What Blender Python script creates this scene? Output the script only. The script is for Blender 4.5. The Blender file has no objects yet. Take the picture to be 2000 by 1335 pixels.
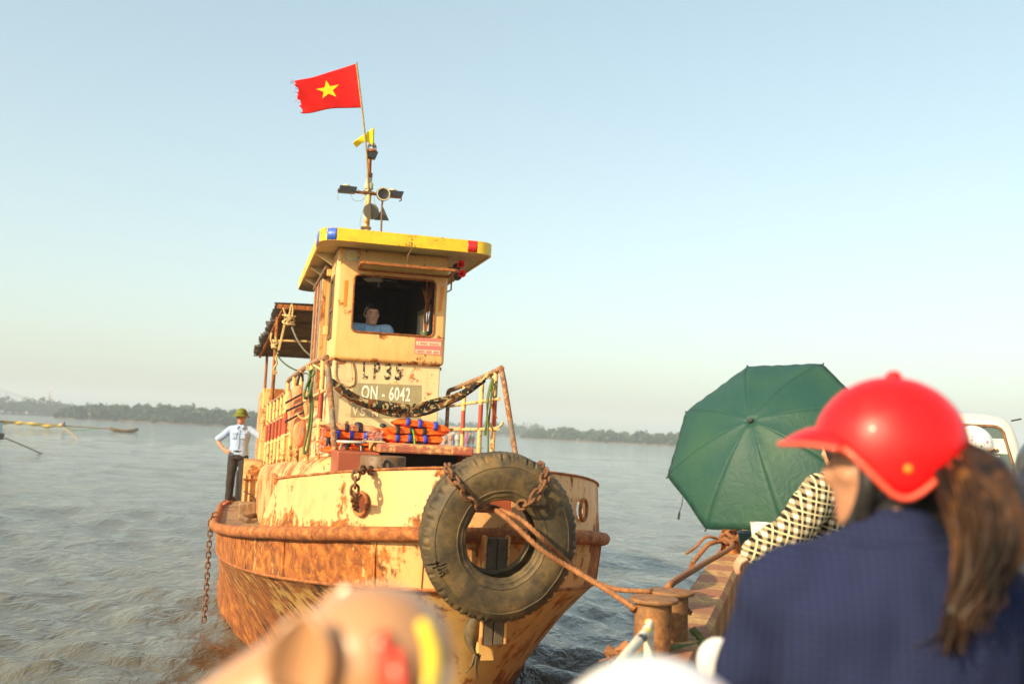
import bpy, bmesh, math, random
import numpy as np
from mathutils import Vector, Matrix, noise as mnoise
random.seed(7); rng = np.random.default_rng(7)
R = math.radians
SC = bpy.context.scene
COL = SC.collection

# ------------------------------------------------------------------ camera
FPX, IW, IH, CZ = 1944.44, 2000.0, 1335.0, 2.55
PITCH, ROLL = R(5.22), R(2.65)
_r0 = Vector((1, 0, 0)); _u0 = Vector((0, -math.sin(PITCH), math.cos(PITCH))); C_FWD = Vector((0, math.cos(PITCH), math.sin(PITCH)))
C_UP = _u0*math.cos(ROLL) - _r0*math.sin(ROLL); C_RT = _r0*math.cos(ROLL) + _u0*math.sin(ROLL)
C_POS = Vector((0, 0, CZ))
cam_d = bpy.data.cameras.new('camera'); cam = bpy.data.objects.new('camera', cam_d); COL.objects.link(cam)
cam_d.sensor_width = 36; cam_d.lens = 35; cam_d.clip_start = .05; cam_d.clip_end = 6000
cam.matrix_world = Matrix(((C_RT.x, C_UP.x, -C_FWD.x, C_POS.x), (C_RT.y, C_UP.y, -C_FWD.y, C_POS.y), (C_RT.z, C_UP.z, -C_FWD.z, C_POS.z), (0, 0, 0, 1)))
cam_d.dof.use_dof = True; cam_d.dof.focus_distance = 8.6; cam_d.dof.aperture_fstop = 1.9; cam_d.dof.aperture_blades = 9
SC.camera = cam

# ------------------------------------------------------------------ light
SUN_AZ, SUN_EL = R(46), R(27)           # azimuth measured from straight behind the camera towards its west side
SD = Vector((-math.sin(SUN_AZ)*math.cos(SUN_EL), -math.cos(SUN_AZ)*math.cos(SUN_EL), math.sin(SUN_EL)))
w = bpy.data.worlds.new('World'); SC.world = w; w.use_nodes = True
wn = w.node_tree.nodes; wl = w.node_tree.links
sky = wn.new('ShaderNodeTexSky'); sky.sky_type = 'NISHITA'; sky.sun_disc = False
sky.sun_elevation = SUN_EL; sky.sun_rotation = math.atan2(SD.x, SD.y)
sky.air_density = 1.0; sky.dust_density = 2.8; sky.ozone_density = 1.0; sky.altitude = 0
bg = wn['Background']; bg.inputs['Strength'].default_value = .15
tint = wn.new('ShaderNodeMix'); tint.data_type = 'RGBA'; tint.blend_type = 'MULTIPLY'; tint.inputs[0].default_value = 1; tint.inputs[7].default_value = (1.58, 1.65, 1.47, 1)
hs_ = wn.new('ShaderNodeHueSaturation'); hs_.inputs['Saturation'].default_value = .95; gm = wn.new('ShaderNodeGamma'); gm.inputs[1].default_value = .68
wl.new(sky.outputs[0], gm.inputs[0]); wl.new(gm.outputs[0], hs_.inputs['Color']); wl.new(hs_.outputs[0], tint.inputs[6]); wl.new(tint.outputs[2], bg.inputs['Color'])
sun_d = bpy.data.lights.new('sun', 'SUN'); sun = bpy.data.objects.new('sun', sun_d); COL.objects.link(sun)
sun_d.energy = 4.8; sun_d.angle = R(.6); sun_d.color = (1, .77, .47)
sun.rotation_euler = SD.to_track_quat('Z', 'Y').to_euler(); sun.location = (-20, -20, 30)
SC.view_settings.view_transform = 'Standard'; SC.view_settings.look = 'None'; SC.view_settings.gamma = 1
SC.view_settings.exposure = .72
SC.render.engine = 'CYCLES'
SC.cycles.use_denoising = True
SC.cycles.max_bounces = 8; SC.cycles.volume_bounces = 1; SC.cycles.transparent_max_bounces = 16
SC.cycles.sample_clamp_indirect = 6; SC.cycles.caustics_reflective = False; SC.cycles.caustics_refractive = False

# ------------------------------------------------------------------ pixel -> place (a direction only; depth from what is touched)
def ray(px, py): return C_FWD + C_RT*((px-IW/2)/FPX) - C_UP*((py-IH/2)/FPX)
def at_z(px, py, z): d = ray(px, py); return C_POS + d*((z-CZ)/d.z)
def at_y(px, py, y): d = ray(px, py); return C_POS + d*(y/d.y)
TH = R(15); BO = at_y(962, 1040, 6.5); BO.z = 0
EX = Vector((math.cos(TH), math.sin(TH), 0)); EY = Vector((-math.sin(TH), math.cos(TH), 0))
def loc_b(wv): d = wv-BO; return Vector((d.dot(EX), d.dot(EY), wv.z))
def bu(px, py, u): d = ray(px, py); t = ((BO-C_POS).dot(EY)+u)/d.dot(EY); return loc_b(C_POS+d*t)      # boat frame, distance aft of the stem
def bw(p): return BO + EX*p[0] + EY*p[1] + Vector((0, 0, p[2]))

# ------------------------------------------------------------------ node helpers
def lin(c):
    return tuple(((x/12.92) if x <= .04045 else ((x+.055)/1.055)**2.4) for x in c)
def srgb(r, g, b): return lin((r/255, g/255, b/255))
class NT:
    def __init__(s, name):
        s.m = bpy.data.materials.new(name); s.m.use_nodes = True
        s.n = s.m.node_tree.nodes; s.l = s.m.node_tree.links; s.b = s.n['Principled BSDF']
        s.tc = s.n.new('ShaderNodeTexCoord')
    def set(s, **k):
        for a, v in k.items():
            i = s.b.inputs[a.replace('_', ' ')]
            if hasattr(v, 'is_output'): s.l.new(v, i)
            else: i.default_value = (*v, 1) if isinstance(v, (tuple, list)) and len(v) == 3 and a != 'Subsurface_Radius' else v
        return s
    def map(s, scale=(1, 1, 1), src='Object', rot=(0, 0, 0)):
        m = s.n.new('ShaderNodeMapping'); s.l.new(s.tc.outputs[src], m.inputs[0]); m.inputs['Scale'].default_value = scale; m.inputs['Rotation'].default_value = rot
        return m.outputs[0]
    def noise(s, scale, detail=4, rough=.55, vec=None, dist=0):
        t = s.n.new('ShaderNodeTexNoise'); t.inputs['Scale'].default_value = scale; t.inputs['Detail'].default_value = detail
        t.inputs['Roughness'].default_value = rough; t.inputs['Distortion'].default_value = dist
        s.l.new(vec if vec is not None else s.tc.outputs['Object'], t.inputs['Vector']); return t.outputs['Fac']
    def vor(s, scale, vec=None, feature='F1', out='Distance'):
        t = s.n.new('ShaderNodeTexVoronoi'); t.feature = feature; t.inputs['Scale'].default_value = scale
        s.l.new(vec if vec is not None else s.tc.outputs['Object'], t.inputs['Vector']); return t.outputs[out]
    def wave(s, scale, vec=None, dist=0, dirn='X', prof='SIN'):
        t = s.n.new('ShaderNodeTexWave'); t.bands_direction = dirn; t.wave_profile = prof; t.inputs['Scale'].default_value = scale; t.inputs['Distortion'].default_value = dist
        s.l.new(vec if vec is not None else s.tc.outputs['Object'], t.inputs['Vector']); return t.outputs['Fac']
    def math(s, op, a, b=0.0, c=0.0, clamp=False):
        t = s.n.new('ShaderNodeMath'); t.operation = op; t.use_clamp = clamp
        for i, v in enumerate((a, b, c)):
            if hasattr(v, 'is_output'): s.l.new(v, t.inputs[i])
            else: t.inputs[i].default_value = v
        return t.outputs[0]
    def ramp(s, fac, stops, interp='LINEAR'):
        t = s.n.new('ShaderNodeValToRGB'); e = t.color_ramp.elements; t.color_ramp.interpolation = interp
        while len(e) < len(stops): e.new(.5)
        for i, (p, c) in enumerate(stops):
            e[i].position = p; e[i].color = (c, c, c, 1) if isinstance(c, (int, float)) else (*c, 1)
        s.l.new(fac, t.inputs[0]); return t.outputs[0]
    def mix(s, fac, a, b, mode='MIX'):
        t = s.n.new('ShaderNodeMix'); t.data_type = 'RGBA'; t.blend_type = mode
        for i, v in ((0, fac), (6, a), (7, b)):
            if hasattr(v, 'is_output'): s.l.new(v, t.inputs[i])
            elif i == 0: t.inputs[0].default_value = v
            else: t.inputs[i].default_value = (*v, 1)
        return t.outputs[2]
    def sep(s, axis, src='Object'):
        t = s.n.new('ShaderNodeSeparateXYZ'); s.l.new(s.tc.outputs[src], t.inputs[0]); return t.outputs[axis]
    def mrange(s, v, a, b, c, d, smooth=False):
        t = s.n.new('ShaderNodeMapRange'); t.interpolation_type = 'SMOOTHSTEP' if smooth else 'LINEAR'
        s.l.new(v, t.inputs[0]); [setattr(t.inputs[i+1], 'default_value', x) for i, x in enumerate((a, b, c, d))]
        return t.outputs[0]
    def bump(s, h, strength=.3, dist=.01):
        t = s.n.new('ShaderNodeBump'); t.inputs['Strength'].default_value = strength; t.inputs['Distance'].default_value = dist
        s.l.new(h, t.inputs['Height']); s.l.new(t.outputs[0], s.b.inputs['Normal']); return s

RUST_A, RUST_B, RUST_C = (.060, .017, .006), (.30, .088, .014), (.56, .22, .035)
def rusty(name, paint, amt=.3, scale=2.5, rough=.5, biases=(), paint2=None, rusts=(RUST_A, RUST_B, RUST_C), edge=.05, streak=.25, dirt=.35, grime=.5):
    """old paint over steel: patches, speckles and running streaks of rust. biases: (axis, v0, v1, b0, b1) add to the rust amount."""
    s = NT(name)
    n1 = s.noise(scale, 7, .62, dist=.3); n2 = s.noise(scale*9, 5, .65)
    n3 = s.noise(1.0, 4, .6, vec=s.map((scale*5, scale*5, scale*.55)))
    v = s.math('ADD', s.math('MULTIPLY', n1, .62-streak*.5), s.math('MULTIPLY', n2, .38-streak*.5)); v = s.math('ADD', v, s.math('MULTIPLY', n3, streak))
    for ax, a, b, c, d in biases: v = s.math('ADD', v, s.mrange(s.sep(ax), a, b, c, d, True))
    th = 1-amt
    th = .5 + (th-.5)*.55
    mask = s.ramp(v, [(max(0, th-edge), 0), (min(1, th+edge), 1)])
    rc = s.ramp(s.noise(scale*4.5, 9, .75, dist=.5), [(.33, rusts[0]), (.5, rusts[1]), (.66, rusts[2])])
    pc = s.mix(s.ramp(s.noise(scale*1.7, 5, .6), [(.35, 0), (.7, 1)]), paint, paint2 or tuple(c*.82 for c in paint))
    dm = s.math('MULTIPLY', s.ramp(n3, [(.45, 0), (.75, 1)]), dirt)
    pc = s.mix(dm, pc, tuple(a*.55+b*.35 for a, b in zip(paint, RUST_B)))
    gr = s.math('MULTIPLY', s.ramp(s.noise(scale*1.9, 8, .68, vec=s.map((1, 1, .6), rot=(.3, .2, .7)), dist=.9), [(.53, 0), (.66, 1)]), s.mrange(mask, 0, 1, grime*.28, grime))
    sp = s.math('MULTIPLY', s.ramp(s.noise(scale*26, 3, .5), [(.66, 0), (.70, 1)]), s.ramp(n1, [(.42, 0), (.6, 1)]))
    fin = s.mix(gr, s.mix(s.math('MAXIMUM', mask, sp), pc, rc), (.035, .017, .009))
    s.set(Base_Color=fin, Roughness=s.mrange(mask, 0, 1, rough, .85))
    h = s.math('ADD', s.math('MULTIPLY', mask, -.5), s.math('MULTIPLY', s.noise(scale*14, 4, .7), s.mrange(mask, 0, 1, .15, .9)))
    s.bump(h, .45, .006)
    return s.m
def plain(name, col, rough=.6, var=.18, scale=12, bump=0., bscale=60, metallic=0., spec=.5, coat=0.):
    s = NT(name)
    c = s.mix(s.ramp(s.noise(scale, 5, .6), [(.3, 0), (.7, 1)]), tuple(x*(1-var) for x in col), tuple(min(1, x*(1+var)) for x in col))
    s.set(Base_Color=c, Roughness=rough, Metallic=metallic, Specular_IOR_Level=spec, Coat_Weight=coat)
    if bump: s.bump(s.noise(bscale, 4, .6), bump, .004)
    return s.m
def cloth(name, col, var=.12, wr=.5, scale=9, rough=.85):
    s = NT(name); n = s.noise(scale, 3, .5, vec=s.map((1, 1, .55)), dist=.8)
    s.set(Base_Color=s.mix(s.ramp(n, [(.3, 0), (.7, 1)]), tuple(x*(1-var) for x in col), tuple(min(1, x*(1+var)) for x in col)), Roughness=rough, Specular_IOR_Level=.2)
    s.bump(s.math('ADD', n, s.math('MULTIPLY', s.noise(400, 2), .06)), wr, .03); return s.m
def glass(name, col=(.9, .95, .93), rough=.03, alpha=None):
    s = NT(name); s.set(Base_Color=col, Roughness=rough, IOR=1.45, Transmission_Weight=.92)
    if alpha is not None: s.set(Alpha=alpha)
    return s.m

# ------------------------------------------------------------------ mesh helpers
class MB:
    def __init__(s): s.v = []; s.f = []
    def add(s, vs, fs):
        o = len(s.v); s.v += [tuple(v) for v in vs]; s.f += [tuple(i+o for i in f) for f in fs]; return s
    def box(s, x0, x1, y0, y1, z0, z1, M=None):
        vs = [Vector((x, y, z)) for x in (x0, x1) for y in (y0, y1) for z in (z0, z1)]
        if M is not None: vs = [M @ v for v in vs]
        return s.add(vs, [(0, 1, 3, 2), (4, 6, 7, 5), (0, 4, 5, 1), (2, 3, 7, 6), (0, 2, 6, 4), (1, 5, 7, 3)])
    def loft(s, rings, caps=True, closed=True, loop=False):
        n = len(rings[0]); vs = [p for r in rings for p in r]; fs = []; m = len(rings)
        for i in range(m if loop else m-1):
            j = (i+1) % m
            for k in range(n if closed else n-1):
                k2 = (k+1) % n; fs.append((i*n+k, i*n+k2, j*n+k2, j*n+k))
        if caps and not loop: fs.append(tuple(range(n-1, -1, -1))); fs.append(tuple((m-1)*n+k for k in range(n)))
        return s.add(vs, fs)
    def frames(s, pts, closed=False):
        pts = [Vector(p) for p in pts]; T = []
        for i in range(len(pts)):
            a = pts[i-1] if (i > 0 or closed) else pts[i]; b = pts[(i+1) % len(pts)] if (i < len(pts)-1 or closed) else pts[i]
            d = b-a; T.append(d.normalized() if d.length > 1e-9 else Vector((0, 0, 1)))
        t0 = T[0]; up = Vector((0, 0, 1)) if abs(t0.z) < .9 else Vector((0, 1, 0))
        N = [t0.cross(up).normalized()]
        for i in range(1, len(pts)):
            v = N[-1]-T[i]*N[-1].dot(T[i]); N.append(v.normalized() if v.length > 1e-6 else T[i].orthogonal().normalized())
        return pts, T, N
    def tube(s, pts, r, n=8, closed=False, capsule=False, prof=None):
        pts, T, N = s.frames(pts, closed); rr = r if isinstance(r, (list, tuple)) else [r]*len(pts)
        rings = []
        def ring(p, t, nn, q): 
            bb = t.cross(nn); return [p+(nn*math.cos(2*math.pi*k/n)+bb*math.sin(2*math.pi*k/n))*q for k in range(n)]
        if capsule:
            for a in (80, 55, 28): rings.append(ring(pts[0]-T[0]*rr[0]*math.sin(R(a)), T[0], N[0], rr[0]*math.cos(R(a))))
        for i, p in enumerate(pts):
            if prof:
                bb = T[i].cross(N[i]); rings.append([p+(N[i]*math.cos(2*math.pi*k/n)+bb*math.sin(2*math.pi*k/n))*rr[i]*prof(i, k, n) for k in range(n)])
            else: rings.append(ring(p, T[i], N[i], rr[i]))
        if capsule:
            for a in (28, 55, 80): rings.append(ring(pts[-1]+T[-1]*rr[-1]*math.sin(R(a)), T[-1], N[-1], rr[-1]*math.cos(R(a))))
        return s.loft(rings, caps=not closed, loop=closed)
    def rope(s, pts, r, n=12, step=None, twist=9.0):
        pts = resample(pts, step or r*.45)
        L = r*2*math.pi/2.2
        return s.tube(pts, r, n, prof=lambda i, k, nn: .76+.3*abs(math.cos(1.5*(2*math.pi*k/nn)-i*(step or r*.45)/L*twist*.5)))
    def lathe(s, prof, n=24, o=(0, 0, 0), axis='Z', M=None, closed=False):
        rings = []
        for k in range(n):
            a = 2*math.pi*k/n; c, d = math.cos(a), math.sin(a)
            ring = []
            for r, h in prof:
                p = {'Z': (r*c, r*d, h), 'Y': (r*c, h, r*d), 'X': (h, r*c, r*d)}[axis]
                p = Vector(p); p = (M @ p) if M is not None else p+Vector(o); ring.append(p)
            rings.append(ring)
        m = len(prof); vs = [p for r in rings for p in r]; fs = []
        for k in range(n):
            j = (k+1) % n
            for i in range(m if closed else m-1): fs.append((k*m+i, j*m+i, j*m+(i+1) % m, k*m+(i+1) % m))
        if not closed:
            for i in (0, m-1):
                if prof[i][0] > 1e-4: fs.append(tuple(k*m+i for k in range(n)))
        return s.add(vs, fs)
    def prism(s, poly, f0, f1):
        """poly: 2D list; f0/f1 map a 2D point to the two faces"""
        n = len(poly); a = [f0(*p) for p in poly]; b = [f1(*p) for p in poly]
        return s.add(a+b, [tuple(range(n)), tuple(range(2*n-1, n-1, -1))]+[(k, k+n, (k+1) % n+n, (k+1) % n) for k in range(n)])
    def sphere(s, c, r, nu=16, nv=10, M=None):
        rx, ry, rz = r if isinstance(r, (tuple, list)) else (r, r, r); c = Vector(c)
        rings = [[(M @ Vector((rx*math.sin(math.pi*i/nv)*math.cos(2*math.pi*k/nu), ry*math.sin(math.pi*i/nv)*math.sin(2*math.pi*k/nu), rz*math.cos(math.pi*i/nv))) if M is not None else Vector((rx*math.sin(math.pi*i/nv)*math.cos(2*math.pi*k/nu), ry*math.sin(math.pi*i/nv)*math.sin(2*math.pi*k/nu), rz*math.cos(math.pi*i/nv))))+c for k in range(nu)] for i in range(nv+1)]
        for i in (0, nv): rings[i] = [p*.98+rings[i][0]*.02+(rings[1 if i == 0 else nv-1][k]-rings[i][0])*.05 for k, p in enumerate(rings[i])]
        return s.loft(rings)
    def mesh(s, name, weld=False):
        me = bpy.data.meshes.new(name); me.from_pydata([tuple(v) for v in s.v], [], s.f)
        bm = bmesh.new(); bm.from_mesh(me)
        if weld: bmesh.ops.remove_doubles(bm, verts=bm.verts, dist=1e-5)
        bmesh.ops.recalc_face_normals(bm, faces=bm.faces); bm.to_mesh(me); bm.free(); me.update(); return me
    def build(s, name, mat, parent=None, smooth=40, bevel=0, weld=False, seg=2, **tags):
        me = s.mesh(name, weld)
        return link(name, me, mat, parent, smooth, bevel, seg, **tags)
def link(name, me, mat, parent=None, smooth=40, bevel=0, seg=2, **tags):
    o = bpy.data.objects.new(name, me); COL.objects.link(o)
    if mat: me.materials.clear(); me.materials.append(mat)
    if smooth:
        me.polygons.foreach_set('use_smooth', [True]*len(me.polygons)); me.set_sharp_from_angle(angle=R(smooth))
    if bevel:
        b = o.modifiers.new('bevel', 'BEVEL'); b.width = bevel; b.segments = seg; b.limit_method = 'ANGLE'; b.angle_limit = R(40); b.harden_normals = False
    if parent: o.parent = parent
    for k, v in tags.items(): o[k] = v
    return o
def empty(name, loc=(0, 0, 0), rotz=0, parent=None, **tags):
    o = bpy.data.objects.new(name, None); COL.objects.link(o); o.location = loc; o.rotation_euler = (0, 0, rotz); o.empty_display_size = .1
    if parent: o.parent = parent
    for k, v in tags.items(): o[k] = v
    return o
def tag(o, label, cat, group=None):
    o['label'] = label; o['category'] = cat
    if group: o['group'] = group
    return o
def on_boat(o): o.location = BO; o.rotation_euler = (0, 0, TH); return o
def bthing(name, label, cat, group=None): return tag(empty(name, BO, TH), label, cat, group)   # a loose thing modelled in the boat's own frame
TMPS = bpy.data.scenes.new('workbench')
TCOL = TMPS.collection
def evalmesh(o, name=None):
    TMPS.view_layers[0].update(); dg = TMPS.view_layers[0].depsgraph; me = bpy.data.meshes.new_from_object(o.evaluated_get(dg)); me.name = name or o.name; return me
def boolean(me, cutters):
    """me minus cutter MBs"""
    o = bpy.data.objects.new('tmp', me); TCOL.objects.link(o); tmp = []
    for c in cutters:
        co = bpy.data.objects.new('tmpc', c.mesh('tmpc')); TCOL.objects.link(co); tmp.append(co); co.hide_render = True
        m = o.modifiers.new('b', 'BOOLEAN'); m.object = co; m.operation = 'DIFFERENCE'; m.solver = 'EXACT'
    r = evalmesh(o, me.name)
    for t in tmp+[o]: bpy.data.objects.remove(t)
    return r
def remesh(mb, voxel, smooth_it=2, name='body'):
    o = bpy.data.objects.new('tmp', mb.mesh('tmp')); TCOL.objects.link(o)
    m = o.modifiers.new('r', 'REMESH'); m.mode = 'VOXEL'; m.voxel_size = voxel; m.use_smooth_shade = True
    if smooth_it: sm = o.modifiers.new('s', 'SMOOTH'); sm.factor = .5; sm.iterations = smooth_it
    r = evalmesh(o, name); bpy.data.objects.remove(o); return r
def resample(pts, step):
    pts = [Vector(p) for p in pts]; out = [pts[0]]; acc = 0
    # catmull-rom, then even steps
    dense = []
    for i in range(len(pts)-1):
        p0 = pts[max(0, i-1)]; p1 = pts[i]; p2 = pts[i+1]; p3 = pts[min(len(pts)-1, i+2)]
        for k in range(12):
            t = k/12; dense.append(.5*((2*p1)+(p2-p0)*t+(2*p0-5*p1+4*p2-p3)*t*t+(3*p1-p0-3*p2+p3)*t**3))
    dense.append(pts[-1])
    for a, b in zip(dense, dense[1:]):
        L = (b-a).length
        if L < 1e-9: continue
        d = 0
        while acc+L-d >= step:
            d += step-acc; acc = 0; out.append(a+(b-a)*(d/L))
        acc += L-d
    return out
def copy_tree(o, parent=None):
    c = o.copy(); COL.objects.link(c)
    if parent: c.parent = parent
    for ch in list(o.children): copy_tree(ch, c)
    return c
def text_mesh(txt, size, depth=.002, xs=1.0, bold=.02):
    cu = bpy.data.curves.new('t', 'FONT'); cu.offset = bold; cu.body = txt; cu.size = size; cu.extrude = depth; cu.align_x = 'CENTER'; cu.align_y = 'CENTER'; cu.space_character = 1.1
    o = bpy.data.objects.new('t', cu); TCOL.objects.link(o); me = evalmesh(o, 'lettering'); bpy.data.objects.remove(o)
    me.transform(Matrix.Diagonal((xs, 1, 1, 1))); return me
def text_on(name, txt, size, xs, M, mat, parent, depth=.0015):
    me = text_mesh(txt, size, depth, xs); me.transform(M); return link(name, me, mat, parent, 0)
FRONT = Matrix(((1, 0, 0, 0), (0, 0, -1, 0), (0, 1, 0, 0), (0, 0, 0, 1)))  # text plane -> x,z, facing -y
def cat_interp(x, xs, ys): return float(np.interp(x, xs, ys))
def sm_interp(xs, ys, w=.35):
    xx = np.linspace(xs[0], xs[-1], 800); yy = np.interp(xx, xs, ys); k = max(3, int(w/(xx[1]-xx[0]))|1)
    pad = np.concatenate([2*yy[0]-yy[1:k//2+1][::-1], yy, 2*yy[-1]-yy[-k//2:-1][::-1]]) if k > 3 else yy
    yy2 = np.convolve(pad, np.ones(k)/k, 'same')[k//2:k//2+800]; yy2[0] = ys[0]
    return lambda x: float(np.interp(x, xx, yy2))
def nz(x, y, z, s=1.0): return mnoise.noise(Vector((x*s, y*s, z*s)))

# ================================================================== materials
CREAM = (.75, .42, .175); CREAM2 = (.80, .60, .27)
M = {}
M['hull'] = rusty('hull paint', (.72, .38, .135), .47, 1.9, .5, [(1, .12, .9, -.03, .10)], streak=.30, edge=.02, dirt=.5, grime=.75)
M['lower'] = rusty('lower plating', (.66, .40, .13), .47, 1.6, .5, [(2, .62, .74, .25, .0), (1, .7, 2.4, -.035, .075), (2, 1.25, 1.42, 0, .05)], streak=.42, edge=.022, dirt=.6, grime=.9)
M['bulwark'] = rusty('bulwark paint', CREAM, .34, 2.3, .5, [(2, 1.72, 1.98, .14, 0), (0, -.75, -.45, 0, .04)], streak=.2, edge=.018, paint2=(.70, .40, .17), grime=.7)
M['rubrail'] = rusty('rubbing rail rust', (.55, .40, .17), .72, 3.2, .6, streak=.1, rusts=((.10, .03, .008), (.32, .10, .022), (.52, .21, .055)))
M['casing'] = rusty('casing paint', (.68, .40, .145), .46, 2.6, .5, streak=.08, edge=.02)
M['house'] = rusty('wheelhouse paint', (.80, .49, .18), .31, 3.4, .42, [(2, 3.24, 3.33, .09, 0), (2, 3.40, 3.53, 0, .05), (2, 3.53, 3.60, 0, -.05), (2, 4.12, 4.2, 0, .04)], streak=.2, dirt=.45, edge=.015, paint2=(.77, .46, .16))
M['house_low'] = rusty('wheelhouse lower paint', (.80, .60, .32), .38, 3.2, .45, streak=.15, dirt=.35, edge=.015)
M['roofside'] = rusty('roof edge yellow', (.84, .56, .02), .36, 5, .42, streak=.12, dirt=.35, edge=.015)
M['under'] = rusty('roof underside', (.62, .52, .30), .17, 4, .6)
M['deck'] = rusty('deck steel', (.36, .25, .13), .55, 2.2, .75, rusts=((.11, .05, .025), (.24, .12, .05), (.34, .19, .09)))
M['redprimer'] = rusty('red primer', (.36, .085, .035), .26, 3, .55, rusts=((.16, .05, .02), (.30, .1, .04), (.62, .36, .12)))
M['hatch'] = rusty('hatch lid paint', (.40, .11, .06), .46, 3.2, .5, rusts=((.45, .20, .06), (.70, .42, .14), (.78, .52, .2)), edge=.03)
M['drum'] = rusty('brown steel', (.15, .082, .034), .5, 5, .5, rusts=((.08, .04, .02), (.17, .085, .035), (.26, .14, .06)))
M['rustpost'] = rusty('rusty pipe', (.30, .10, .035), .6, 6, .7)
M['chain'] = rusty('chain rust', (.16, .075, .035), .55, 18, .7, rusts=((.06, .025, .012), (.17, .07, .025), (.28, .12, .045)))
M['darkgap'] = plain('painted shade under hatch lid', (.018, .015, .013), .9)
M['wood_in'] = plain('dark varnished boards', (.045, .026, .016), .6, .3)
M['wood'] = plain('weathered timber', (.11, .085, .055), .8, .35, 9, .5, 40)
M['black'] = plain('black steel', (.02, .02, .022), .5)
M['white'] = plain('dull white', (.72, .73, .70), .5, .06)
M['grey'] = plain('grey paint', (.25, .24, .2), .5)
M['blue'] = plain('blue tape', (.05, .13, .62), .4, .1)
M['redtape'] = plain('red tape', (.62, .02, .02), .35, .1)
M['redhorn'] = plain('red horn', (.75, .03, .02), .3, .1)
M['otape'] = plain('orange tape', (.72, .24, .01), .45, .06)
M['orange'] = cloth('life jacket orange', (.82, .12, .012), .12, .55, 14, .5)
M['orange2'] = cloth('faded jacket orange', (.85, .30, .14), .1, .55, 14, .5)
M['strapk'] = plain('black webbing', (.018, .018, .02), .8)
M['strapb'] = plain('blue webbing', (.02, .045, .42), .7)
M['rope'] = plain('manila rope', (.52, .38, .17), .9, .3, 40, .3, 300)
M['grope'] = plain('green rope', (.10, .14, .035), .8, .25, 40)
M['brope'] = plain('rusty hawser', (.26, .105, .035), .8, .35, 25, .4, 250)
M['rod'] = plain('bamboo pole', (.30, .22, .09), .6, .3, 20)
M['glass'] = glass('window glass', (.85, .92, .88))
M['flapglass'] = plain('glass with painted green reflection', (.34, .35, .17), .15, .15, 6)  # opaque green stands in for what the open pane reflects
M['skin'] = plain('tanned skin', (.42, .20, .11), .55, .12, 18)
M['skin2'] = plain('skin', (.56, .29, .18), .5, .1, 18)
M['hair'] = plain('black hair', (.012, .010, .009), .45, .3, 60)

# ================================================================== water
def build_water():
    nr, na = 640, 460
    r = 2.2*np.exp(np.linspace(0, math.log(1700/2.2), nr))
    front = np.linspace(R(-42), R(42), na); back = np.linspace(R(42), R(318), 50)[1:-1]
    ang = np.concatenate([front, back]); m = len(ang)
    A, Rr = np.meshgrid(ang, r); X = Rr*np.sin(A); Y = Rr*np.cos(A); Z = np.zeros_like(X)
    dr = np.gradient(r)[:, None]
    g = np.random.default_rng(3)
    wd = R(205)                                     # the chop runs from the open river
    for i in range(70):
        lam = .2*(11**g.random()); k = 2*math.pi/lam; th = wd+g.normal(0, .62); ph = g.random()*6.28
        amp = .0105*lam**.66*(.6+.8*g.random())*.62
        fade = np.clip((lam/dr-3)/4, 0, 1)
        q = k*(X*math.cos(th)+Y*math.sin(th))+ph
        Z += amp*fade*(np.sin(q)+.28*np.sin(2*q+.6))
    for i in range(26):
        lam = 2.2*(3.2**g.random()); k = 2*math.pi/lam; th = wd+g.normal(0, .5); ph = g.random()*6.28
        Z += .0085*(.6+.8*g.random())*np.clip((lam/dr-2.5)/3, 0, 1)*np.sin(k*(X*math.cos(th)+Y*math.sin(th))+ph)
    env = 1+.35*np.sin(X*.21+1.3)*np.sin(Y*.17+.4)
    Z *= env
    n = nr*m; co = np.stack([X, Y, Z], -1).reshape(-1, 3)
    co = np.vstack([co, [[0, 0, 0]]])
    i, j = np.meshgrid(np.arange(nr-1), np.arange(m), indexing='ij'); j2 = (j+1) % m
    q = np.stack([i*m+j, i*m+j2, (i+1)*m+j2, (i+1)*m+j], -1).reshape(-1, 4)
    t = np.stack([np.full(m, n), (np.arange(m)+1) % m, np.arange(m)], -1)
    me = bpy.data.meshes.new('river_water'); me.vertices.add(len(co)); me.vertices.foreach_set('co', co.ravel())
    me.loops.add(q.size+t.size); me.loops.foreach_set('vertex_index', np.concatenate([q[:, ::-1].ravel(), t[:, ::-1].ravel()]))
    me.polygons.add(len(q)+len(t)); st = np.concatenate([np.arange(len(q))*4, q.size+np.arange(len(t))*3])
    me.polygons.foreach_set('loop_start', st); me.polygons.foreach_set('loop_total', np.concatenate([np.full(len(q), 4), np.full(len(t), 3)]))
    me.update(calc_edges=True); me.validate()
    me.polygons.foreach_set('use_smooth', [True]*len(me.polygons))
    bm = bmesh.new(); bm.from_mesh(me); bmesh.ops.recalc_face_normals(bm, faces=bm.faces)
    bm.faces.ensure_lookup_table()
    if bm.faces[0].normal.z < 0: bmesh.ops.reverse_faces(bm, faces=bm.faces)
    bm.to_mesh(me); bm.free()
    s = NT('silty river water')
    v = s.map((1, .55, 1), rot=(0, 0, R(25)))
    h = s.math('ADD', s.noise(5.5, 5, .6, vec=v, dist=.5), s.math('ADD', s.math('MULTIPLY', s.noise(1.6, 3, .5, vec=v, dist=.3), 1.4), s.math('MULTIPLY', s.noise(.42, 3, .5, vec=v, dist=.4), 3.2)))
    s.set(Base_Color=(.10, .094, .066), Roughness=.07, IOR=1.33, Specular_IOR_Level=.5)
    s.bump(h, .75, .09)
    o = link('river_water', me, s.m, None, 0); o['kind'] = 'structure'; o['label'] = 'choppy grey brown river water'
    me.polygons.foreach_set('use_smooth', [True]*len(me.polygons))
build_water()

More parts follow.
